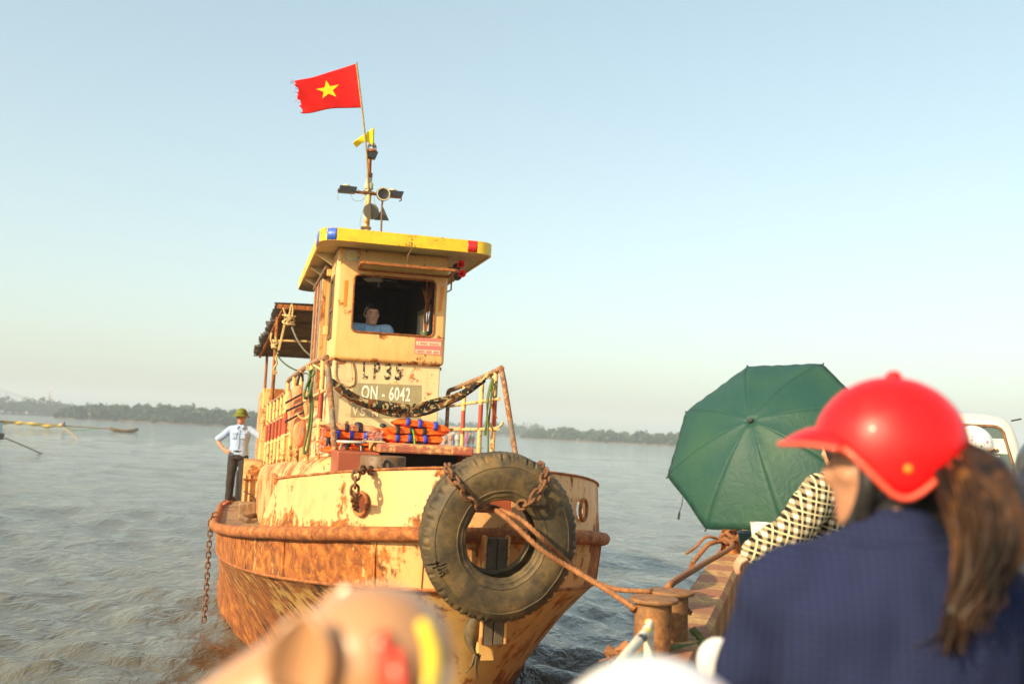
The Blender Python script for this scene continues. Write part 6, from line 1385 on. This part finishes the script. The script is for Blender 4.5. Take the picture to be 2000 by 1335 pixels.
for x in (-1, 1):
    MB().tube([V3(x*.2, -.45, .86), V3(x*.26, -.44, MZ-.03)], .006, 6).build('mirror_stem', M['black'], SCO, 60); MB().sphere(V3(x*MXX, -.44, MZ), (.045, .012, .05), 16, 10).build('mirror', M['scw'], SCO, 60)
MB().sphere(V3(0, -.57, .78), (.11, .08, .08), 16, 10).build('headlamp_cowl', M['scw'], SCO, 60)
for y_ in (-.72, .46):
    WHL = MB().lathe([(.14, -.04), (.2, -.05), (.245, -.03), (.25, 0), (.245, .03), (.2, .05), (.14, .04)], 32, (0, y_, .25), 'X', closed=True).build('wheel', M['black'], SCO, 40); MB().lathe([(.01, -.02), (.14, -.03), (.14, .03), (.01, .02)], 24, (0, y_, .25), 'X').build('rim', M['grey'], WHL, 40)
secloft([(-.5, .05, .02, .40), (-.66, .07, .03, .51), (-.78, .07, .03, .50), (-.92, .05, .02, .42)], 'mudguard', M['scw'], SCO); MB().tube([V3(0, -.53, .78), V3(0, -.68, .5), V3(0, -.72, .25)], .03, 10).build('fork', M['black'], SCO, 60)
# ---- pig-shaped figure on a crate
PGL = at_y(733, 1296, .92); PG = tag(empty('pig_figure', PGL, R(-4)), 'glossy tan pig figure with a pointed cupped ear and painted red and yellow trim', 'figure')
s = NT('glossy tan glaze'); s.set(Base_Color=s.ramp(s.noise(9, 3), [(.3, (.42, .215, .10)), (.7, (.48, .25, .12))]), Roughness=.28, Coat_Weight=.4, Coat_Roughness=.2); M['pig'] = s.m
mb = MB()   # faces -X
mb.sphere((0, 0, 0), (.073, .07, .071), 28, 18); mb.sphere((.02, .03, -.19), (.10, .09, .13), 28, 18); mb.tube([(-.03, 0, -.005), (-.10, 0, -.045), (-.165, 0, -.085)], [.058, .052, .042], 18, capsule=True); mb.tube([(-.17, 0, -.088), (-.20, 0, -.10)], [.036, .034], 16)
for y in (-.03, .09): mb.tube([(-.03, y, -.24), (-.05, y-.01, -.33)], [.04, .035], 12, capsule=True); mb.tube([(.08, y, -.26), (.09, y-.01, -.33)], [.045, .04], 12, capsule=True)
me = remesh(mb, .005, 5, 'body'); link('body', me, M['pig'], PG, 0)
def ear(bs, tip, wdt, nrm, par):
    bs, tip, nrm = Vector(bs), Vector(tip), Vector(nrm).normalized(); ax = tip-bs; sd = ax.normalized().cross(nrm).normalized(); rg = []
    for i in range(13):
        t = i/12; w_ = wdt*(1-t**2.2)**.8*(.75+.4*math.sin(math.pi*t*.6)); c = bs+ax*t+nrm*(-.012*t*(1-t))
        rg.append([c+sd*w_*q+nrm*(.55*w_*q*q) for q in [k/6-1 for k in range(13)]])
    m_ = MB(); m_.loft(rg, caps=False, closed=False); o = m_.build('ear', M['pig'], par, 70); so = o.modifiers.new('s', 'SOLIDIFY'); so.thickness = .006; so.offset = 0
ear((-.050, -.060, -.012), (-.046, -.070, .056), .032, (-.10, -.98, .12), PG); ear((-.050, .060, -.012), (-.046, .070, .056), .032, (-.10, .98, .12), PG)
M['pred'] = paintmat('red glaze', (.80, .07, .03), .3, .3); M['pyel'] = paintmat('yellow glaze', (.80, .55, .02), .3, .3)
for dx in (0, .013): MB().tube(resample([V3(.016+dx, -.060, .034-.014*(dx > 0)), V3(.021+dx, -.070, .0), V3(.026+dx, -.074, -.05)], .008), .0085, 10, capsule=True).build('painted_leaf', M['pred'], PG, 60)
MB().tube(resample([V3(.048, -.035, .042), V3(.057, -.042, .02), V3(.056, -.05, -.005), V3(.05, -.056, -.02)], .006), .0075, 10, capsule=True).build('painted_band', M['pyel'], PG, 60)
CR = tag(empty('crate', (PGL.x+.02, PGL.y+.04, FZ), R(-4)), 'slatted wooden crate carrying the pig figure', 'crate'); ht = PGL.z-.36-FZ
for k in range(6):
    for y in (-.2, .2): MB().box(-.28, .28, y-.01, y+.01, ht*k/6+.01, ht*(k+1)/6-.015).build('slat', M['wood'], CR, 0, .003)
    for x in (-.28, .28): MB().box(x-.01, x+.01, -.19, .19, ht*k/6+.01, ht*(k+1)/6-.015).build('slat', M['wood'], CR, 0, .003)
MB().box(-.29, .29, -.21, .21, ht-.014, ht).build('top_board', M['wood'], CR, 0, .003)
# ---- pickup truck
pk = at_y(1975, 833, 8.5); PK = tag(empty('pickup_truck', (pk.x-.72, 8.5, FZ), -FA_), 'pale silver pickup truck with a large rear window parked on the ferry', 'truck')
HT2 = pk.z+.105-FZ; M['pkp'] = paintmat('pale silver car paint', (.62, .60, .52), .3, .5); M['tint'] = NT('tinted rear glass').set(Base_Color=(.07, .10, .09), Roughness=.08, Specular_IOR_Level=.6, Coat_Weight=.4).m
wl0 = HT2-.62      # belt line
def cabring(z, w_, y0, y1, r=.12):
    P = []
    for cx, cy, s0 in ((w_-r, y1-r, 0), (-w_+r, y1-r, 90), (-w_+r, y0+r, 180), (w_-r, y0+r, 270)):
        for k in range(6): t = R(s0+k*18); P.append(V3(cx+r*math.cos(t), cy+r*math.sin(t), z))
    return P
mb = MB(); mb.loft([cabring(.45, .82, -.05, 3.4), cabring(wl0-.05, .84, -.05, 3.4), cabring(wl0, .83, -.03, 3.3)]); mb.build('lower_body', M['pkp'], PK, 35)
mb = MB(); mb.loft([cabring(wl0-.005, .80, -.02, 1.75), cabring(HT2-.25, .74, .03, 1.5), cabring(HT2-.10, .70, .08, 1.3), cabring(HT2-.03, .64, .16, 1.2), cabring(HT2, .50, .3, 1.05)]); CABp = mb.build('cab', M['pkp'], PK, 50)
def rearpt(x, z): t = (z-wl0)/(HT2-.1-wl0); return V3(x, -.02+.10*t-.012, z)
def rearquad(pl, off): return [rearpt(x, z)+V3(0, off, 0) for x, z in pl]
pol = []
for cx, cz, s0 in ((.53, HT2-.19, 0), (-.53, HT2-.19, 90), (-.60, wl0+.14, 180), (.60, wl0+.14, 270)):
    for k in range(5): t = R(s0+k*22.5); pol.append((cx+.08*math.cos(t), cz+.08*math.sin(t)))
mb = MB(); n = len(pol); mb.add(rearquad(pol, -.004)+rearquad(pol, .02), [tuple(range(n)), tuple(range(2*n-1, n-1, -1))]+[(k, k+n, (k+1) % n+n, (k+1) % n) for k in range(n)]); RW = mb.build('rear_window', M['tint'], PK, 0)
MB().tube([p+V3(0, -.006, 0) for p in rearquad(pol, 0)], .013, 8, closed=True).build('window_seal', M['drum'], RW, 60)
for z in (HT2-.24, HT2-.36, HT2-.46): bar(rearpt(-.5, z)+V3(0, -.008, 0), rearpt(.57, z)+V3(0, -.008, 0), .004, .008).build('guard_bar', plain('pale bar', (.62, .60, .42), .4), RW, 0)
me = text_mesh('TE', .11, .001, 1.5); me.transform(FRONT); me.transform(Matrix.Translation(rearpt(.33, HT2-.18)+V3(0, -.008, 0))); link('lettering', me, M['black'], RW, 0)
secl = MB(); [secl.box(*b_) for b_ in ((-.84, .84, -1.9, -1.86, .45, wl0-.12), (-.84, -.78, -1.86, -.06, .45, wl0-.08), (.78, .84, -1.86, -.06, .45, wl0-.08))]
MB().box(-.84, .84, -1.92, -1.87, .5, wl0-.12).build('tailgate', M['pkp'], PK, 0, .02); MB().box(-.86, -.79, -1.86, -.055, .45, wl0-.07).build('bed_side', M['pkp'], PK, 0, .02); MB().box(.79, .86, -1.86, -.055, .45, wl0-.07).build('bed_side', M['pkp'], PK, 0, .02); MB().box(-.79, .79, -1.87, -.055, .45, .6).build('bed_floor', M['black'], PK, 0)
for x in (-.78, .78):
    for y in (-1.1, 2.3):
        WHL = MB().lathe([(.2, -.1), (.3, -.11), (.345, -.08), (.35, 0), (.345, .08), (.3, .11), (.2, .1)], 32, (x, y, .35), 'X', closed=True).build('wheel', M['black'], PK, 40); MB().lathe([(.01, -.06), (.2, -.08), (.2, .08), (.01, .06)], 24, (x, y, .35), 'X').build('rim', M['grey'], WHL, 40)
    MB().box(x-.04, x+.04, -1.935, -1.915, .6, .85).build('tail_light', M['redhorn'], PK, 0, .01)
MB().tube([V3(.72, .35, HT2-.05), V3(.80, .35, HT2-.03)], .008, 6).build('aerial_stub', M['black'], PK, 60)

# ================================================================== far things on the river
def at_d(px, py, Y): return at_y(px, py, Y)
# sampan and lift-net rig
sY = 150
sA, sB = at_d(214, 838, sY), at_d(270, 842, sY)
def sampan(label, a, b, mat):
    L = (b-a).length; root = tag(empty('sampan', ((a+b)/2).to_3d()*1.0, math.atan2((b-a).y, (b-a).x)), label, 'boat'); root.location.z = 0
    rg = []
    for i in range(15):
        t = i/14*2-1; w_ = .55*(1-abs(t)**2.4)+.03; zt = .42+.35*t*t; zb_ = -.1+.40*abs(t)**3
        rg.append([V3(t*L/2, w_*math.cos(q), zb_+(zt-zb_)*(1-math.sin(q)) if True else 0) for q in [math.pi*k/10 for k in range(11)]])
    m_ = MB(); m_.loft(rg, caps=True, closed=False); o = m_.build('hull', mat, root, 60); so = o.modifiers.new('s', 'SOLIDIFY'); so.thickness = .05
    return root
SMP = sampan('small dark wooden sampan moored at the end of the net boom', sA, sB, plain('old boat wood', (.11, .075, .035), .8, .3, 2))
MB().box(-1.2, 1.0, -.35, .35, .32, .36).build('deck_board', M['wood'], SMP, 0); MB().tube([(.6, 0, .35), (.9, 0, 1.3)], .06, 8, capsule=True).build('mooring_post', M['rod'], SMP, 60)
BM = tag(empty('net_boom'), 'long bamboo boom with a furled yellow net reaching to the sampan', 'boom')
MB().tube([at_d(-60, 816, 140), at_d(125, 831, 145), at_d(245, 838.5, sY)], [.13, .11, .07], 8).build('boom', M['rod'], BM, 60)
M['ynet'] = plain('yellow net', (.55, .38, .05), .9, .3, 3)
pts_ = resample([at_d(-60, 819, 140), at_d(0, 824, 142), at_d(60, 827, 143), at_d(90, 832, 144), at_d(122, 830, 145)], .4); MB().tube(pts_, [.2+.1*math.sin(i*1.3) for i in range(len(pts_))], 8).build('furled_net', M['ynet'], BM, 60)
mb = MB(); mb.sphere(at_d(124, 827, 144.6), (.28, .28, .38), 14, 10); mb.build('float', plain('grey violet float', (.16, .14, .2), .5), BM, 60)
gn = [at_d(122, 832, 145), at_d(140, 838, 146), at_d(160, 840, 147), at_d(185, 837, 148), at_d(210, 835, 149)]; MB().tube(resample(gn, .5), .055, 6).build('green_line', plain('green line', (.10, .30, .12), .8), BM, 60)
s = NT('fine hanging net'); s.set(Base_Color=(.45, .45, .18), Roughness=.9, Alpha=.22); rg = [[at_d(x, y0+(y1-y0)*j/4, 144+x/50) for j in range(5)] for x, y0, y1 in ((-60, 822, 846), (0, 827, 848), (60, 830, 845), (110, 834, 842), (150, 836, 842))]; mb = MB(); mb.loft(rg, caps=False, closed=False); mb.build('hanging_net', s.m, BM, 60)
for lab, a, b, r_ in (('thin slanting mooring stake under the net boom', at_d(124, 834, 110), gp(157, 858), .07), ('thin mooring line from the sampan bow into the water', at_d(232, 843, sY), gp(202, 859), .04), ('long bamboo stake slanting into the water by the fishing hut', at_d(8, 854, 58), gp(99, 886.5), .04)):
    o = tag(empty('stake'), lab, 'stake'); MB().tube([a, (a+b)/2+V3(0, 0, -.08), b-V3(0, 0, .2)], r_, 7).build('pole', M['rod'], o, 60)
HBt = tag(empty('fishing_hut'), 'corner of a pale floating fishing hut on a dark frame', 'hut'); hq = at_d(-30, 845, 58); hz = hq.z
M['hutw'] = plain('pale blue sheet', (.55, .66, .68), .6, .1, 2)
MB().box(hq.x-3, hq.x, 57, 60, hz, hz+.65).build('wall', M['hutw'], HBt, 0, .02); MB().box(hq.x-3.1, hq.x+.05, 56.9, 60.1, hz+.65, hz+.72).build('roof', M['wood'], HBt, 0, .02); MB().box(hq.x-3.1, hq.x+.06, 56.8, 60.2, hz-.4, hz-.02).build('platform', M['wood'], HBt, 0, .02)
for x in (-.1, -1.5, -2.9):
    for y in (57.1, 59.9): MB().tube([(hq.x+x, y, -.5), (hq.x+x, y, hz-.38)], .06, 7).build('pile', M['wood'], HBt, 60)
o = tag(empty('rigging_line'), 'thin rigging lines sloping down behind the fishing hut', 'line')
MB().tube(resample([at_d(-40, 752, 120), at_d(40, 775, 130), at_d(85, 795, 140), at_d(120, 829, 145)], 1.0), .016, 5).build('line', M['rod'], o, 60); MB().tube(resample([at_d(-40, 745, 120), at_d(60, 779, 140), at_d(110, 800, 145)], 1.0), .010, 5).build('line', M['rod'], o, 60)
# radio towers
for lab, px, y0_, y1_, m_ in (('tall red and white lattice mast above the far wood', 101, 753, 800, 'tw'), ('dark slim mast beside the red and white one', 97, 765, 800, 'grey')):
    Yd = 700; a = at_d(px-.6, y1_, Yd); b = at_d(px+.2, y0_, Yd); o = tag(empty('radio_mast'), lab, 'mast')
    if m_ == 'tw': s = NT('red white bands'); s.set(Base_Color=s.mix(s.math('GREATER_THAN', s.math('FRACT', s.math('MULTIPLY', s.sep(2), .25)), .5), (.6, .1, .06), (.75, .75, .72))); mm = s.m
    else: mm = M['grey']
    for dx, dy in ((-.35, -.35), (.35, -.35), (0, .4)): MB().tube([a+V3(dx*1.4, dy*1.4, 0), b+V3(dx*.5, dy*.5, 0)], .13, 5).build('leg', mm, o, 60)
    for k in range(9): q = a.lerp(b, k/9); w_ = 1.4-.9*k/9; MB().tube([q+V3(-.35*w_, -.35*w_, 0), q+V3(.35*w_, -.35*w_, .8), q+V3(0, .4*w_, 1.2)], .07, 4).build('brace', mm, o, 60)
# temple
tp_ = gp(90, 809.8); tY = tp_.y-2; TM = tag(empty('temple'), 'small temple with red hipped roofs at the far water edge', 'building'); M['tile'] = plain('red tiles', (.34, .07, .05), .7); M['wallp'] = plain('pale wall', (.62, .52, .42), .8)
def px2(px, py): p = at_d(px, py, tY); return p
a, b = px2(77, 807), px2(101, 807); MB().box(a.x, b.x, tY, tY+8, -.2, a.z+.2).build('wall', M['wallp'], TM, 0)
for x0_, x1_, z_, h_ in ((76, 92, 806.5, 4.5), (87, 103, 806.5, 4.5)):
    p0, p1 = px2(x0_, z_), px2(x1_, z_); xm = (p0.x+p1.x)/2; zt_ = px2(x0_, z_-h_).z
    MB().prism([(p0.x-.6, p0.z+.3), (p0.x, p0.z), (p1.x, p0.z), (p1.x+.6, p0.z+.3), (xm+.8, zt_), (xm-.8, zt_)], lambda x, z: V3(x, tY-.5, z), lambda x, z: V3(x, tY+8.5, z)).build('roof', M['tile'], TM, 0)
o = tag(empty('quay_wall'), 'long pale quay wall beside the far temple', 'wall'); a, b = px2(30, 807), px2(77, 809); MB().box(a.x, b.x, tY-1, tY, -.5, .9).build('wall', M['wallp'], o, 0)
for k in range(9): q = a.lerp(b, k/8); MB().box(q.x-.2, q.x+.2, tY-1.1, tY+.1, .9, 1.7).build('pillar', M['wallp'], o, 0)
# far vessel, marker, beacon
shp = gp(440, 829); sY2 = shp.y-14; SHp = tag(empty('work_ship'), 'far red and white work vessel below the mangrove wood', 'ship'); a, b = at_d(410, 826, sY2), at_d(468, 827, sY2)
MB().prism([(a.x, 1.2), (a.x+1, -.3), (b.x-.6, -.3), (b.x, 1.2), (b.x-1, .8), (a.x+2, .8)], lambda x, z: V3(x, sY2, z), lambda x, z: V3(x, sY2+4, z)).build('hull', plain('faded red hull', (.45, .17, .12), .7), SHp, 0)
for x0_, x1_, h_, m_ in ((.62, .92, 2.8, 'wallp'), (.68, .85, 4.2, 'wallp'), (.1, .3, 2.0, 'tile'), (.38, .46, 3.2, 'wallp')): MB().box(a.x+(b.x-a.x)*x0_, a.x+(b.x-a.x)*x1_, sY2+.5, sY2+3.5, .8, h_).build('superstructure', M[m_], SHp, 0)
for t_, h_ in ((.2, 5.2), (.42, 6.0), (.8, 6.2)): MB().tube([(a.x+(b.x-a.x)*t_, sY2+2, .8), (a.x+(b.x-a.x)*t_, sY2+2, h_)], .12, 5).build('derrick', M['tile'], SHp, 60)
mk = gp(168, 818.5); o = tag(empty('river_marker'), 'small pale yellow marker at the headland edge', 'marker'); MB().lathe([(.5, -.2), (.6, .3), (.35, .6), (.3, 1.6), (.05, 2.0)], 12, (mk.x, mk.y, 0)).build('buoy', plain('pale yellow', (.8, .68, .35), .6), o, 40)
bc = gp(1329, 870.5); bY = bc.y-3; BE = tag(empty('beacon'), 'square pale beacon platform with a thin tower', 'beacon'); w0 = at_d(1322, 866, bY); w1 = at_d(1335, 866, bY); zt_ = at_d(1329, 859.5, bY).z
s0_ = M['wallp']; MB().box(w0.x, w1.x, bY, bY+2, zt_-.5, zt_).build('platform', s0_, BE, 0)
for t_ in (.08, .36, .64, .92): MB().box(w0.x+(w1.x-w0.x)*t_-.15, w0.x+(w1.x-w0.x)*t_+.15, bY+.2, bY+1.8, -.4, zt_-.5).build('leg', s0_, BE, 0)
MB().box((w0.x+w1.x)/2-.4, (w0.x+w1.x)/2+.3, bY+.5, bY+1.3, zt_, zt_+1.2).build('tower', s0_, BE, 0); MB().box((w0.x+w1.x)/2-.2, (w0.x+w1.x)/2+.1, bY+.7, bY+1.1, zt_+1.2, zt_+2.0).build('lantern', M['tile'], BE, 0)
# second ferry crossing behind the tug
f2 = gp(905, 884); f2Y = f2.y; FF = tag(empty('passenger_ferry'), 'crowded river ferry with a flat canopy seen behind the tug railing', 'ferry'); a, b = at_d(838, 878, f2Y), at_d(938, 880, f2Y); zk = at_d(900, 874, f2Y).z
MB().prism([(a.x, zk), (a.x+.6, -.4), (b.x-.6, -.4), (b.x, zk)], lambda x, z: V3(x, f2Y, z), lambda x, z: V3(x, f2Y+14, z)).build('hull', plain('grey brown hull', (.30, .24, .19), .7), FF, 0)
zcn = at_d(900, 835, f2Y).z; MB().box(a.x+.2, at_d(915, 840, f2Y).x, f2Y+2, f2Y+11, zcn-.15, zcn+.1).build('canopy', plain('straw canopy', (.48, .36, .18), .8), FF, 0, .04)
for x in (a.x+.4, (a.x+b.x)/2, at_d(913, 840, f2Y).x): 
    for y in (2.2, 10.8): MB().tube([(x, f2Y+y, zk), (x, f2Y+y, zcn-.1)], .06, 6).build('canopy_post', M['rustpost'], FF, 60)
MB().tube([(a.x+.1, f2Y+.1, zk+.9), (b.x-.1, f2Y+.1, zk+.9)], .04, 6).build('rail', M['redprimer'], FF, 60); MB().box(b.x-.35, b.x-.02, f2Y+.2, f2Y+3, zk-.02, zk+1.5).build('ramp_frame', M['redprimer'], FF, 0)
g = random.Random(11); cols = [((.7, .12, .05), 'red'), ((.75, .3, .05), 'orange'), ((.1, .15, .4), 'blue'), ((.6, .58, .5), 'white'), ((.05, .05, .06), 'black'), ((.6, .5, .1), 'yellow'), ((.4, .12, .3), 'purple'), ((.1, .3, .2), 'green'), ((.35, .3, .25), 'brown')]
def small_person(col, nm, loc):
    root = tag(empty('person', loc, g.uniform(-.6, .6)), f'distant ferry passenger in {nm} standing at the rail of the crowded ferry', 'person', 'passengers on the far ferry')
    b = MB(); b.tube([(0, 0, .9), (0, 0, 1.15), (0, 0, 1.38)], [.15, .15, .13], 10, capsule=True); b.tube([(0, 0, 1.4), (0, 0, 1.5)], .055, 8); 
    for q in (-1, 1): b.tube([(q*.17, 0, 1.36), (q*.22, .02, 1.1), (q*.2, -.08, .88)], [.06, .05, .035], 8, capsule=True); b.tube([(q*.08, 0, .88), (q*.09, -.02, .45), (q*.1, .02, .04)], [.085, .065, .045], 8, capsule=True)
    b.build('body', plain(nm+' clothes', col, .8), root, 60); MB().sphere((0, -.01, 1.6), (.085, .1, .12), 12, 8).build('head', M['skin2'], root, 60)
    MB().sphere((0, .0, 1.66), (.10, .115, .09), 12, 8).build('helmet', plain(nm+' helmet', cols[(cols.index((col, nm))+3) % 9][0], .4), root, 60)
for i, (c_, n_) in enumerate(cols): small_person(c_, n_, (at_d(872+i*6.2, 878, f2Y).x, f2Y+.6+.5*(i % 3), zk))

# ================================================================== haze over the river
def build_haze():
    o = MB().box(-1900, 1900, -1900, 1900, -2, 42).build('haze', None, None, 0); o['kind'] = 'stuff'; o['label'] = 'thin warm haze over the river'
    m = bpy.data.materials.new('haze'); m.use_nodes = True; n = m.node_tree.nodes; n.clear()
    out = n.new('ShaderNodeOutputMaterial'); v = n.new('ShaderNodeVolumePrincipled'); v.inputs['Density'].default_value = HAZE; v.inputs['Color'].default_value = (.76, .87, 1.0, 1)
    v.inputs['Anisotropy'].default_value = 0.0
    m.node_tree.links.new(v.outputs[0], out.inputs['Volume']); o.data.materials.append(m)
HAZE = .0007
build_haze()
bpy.data.scenes.remove(TMPS)
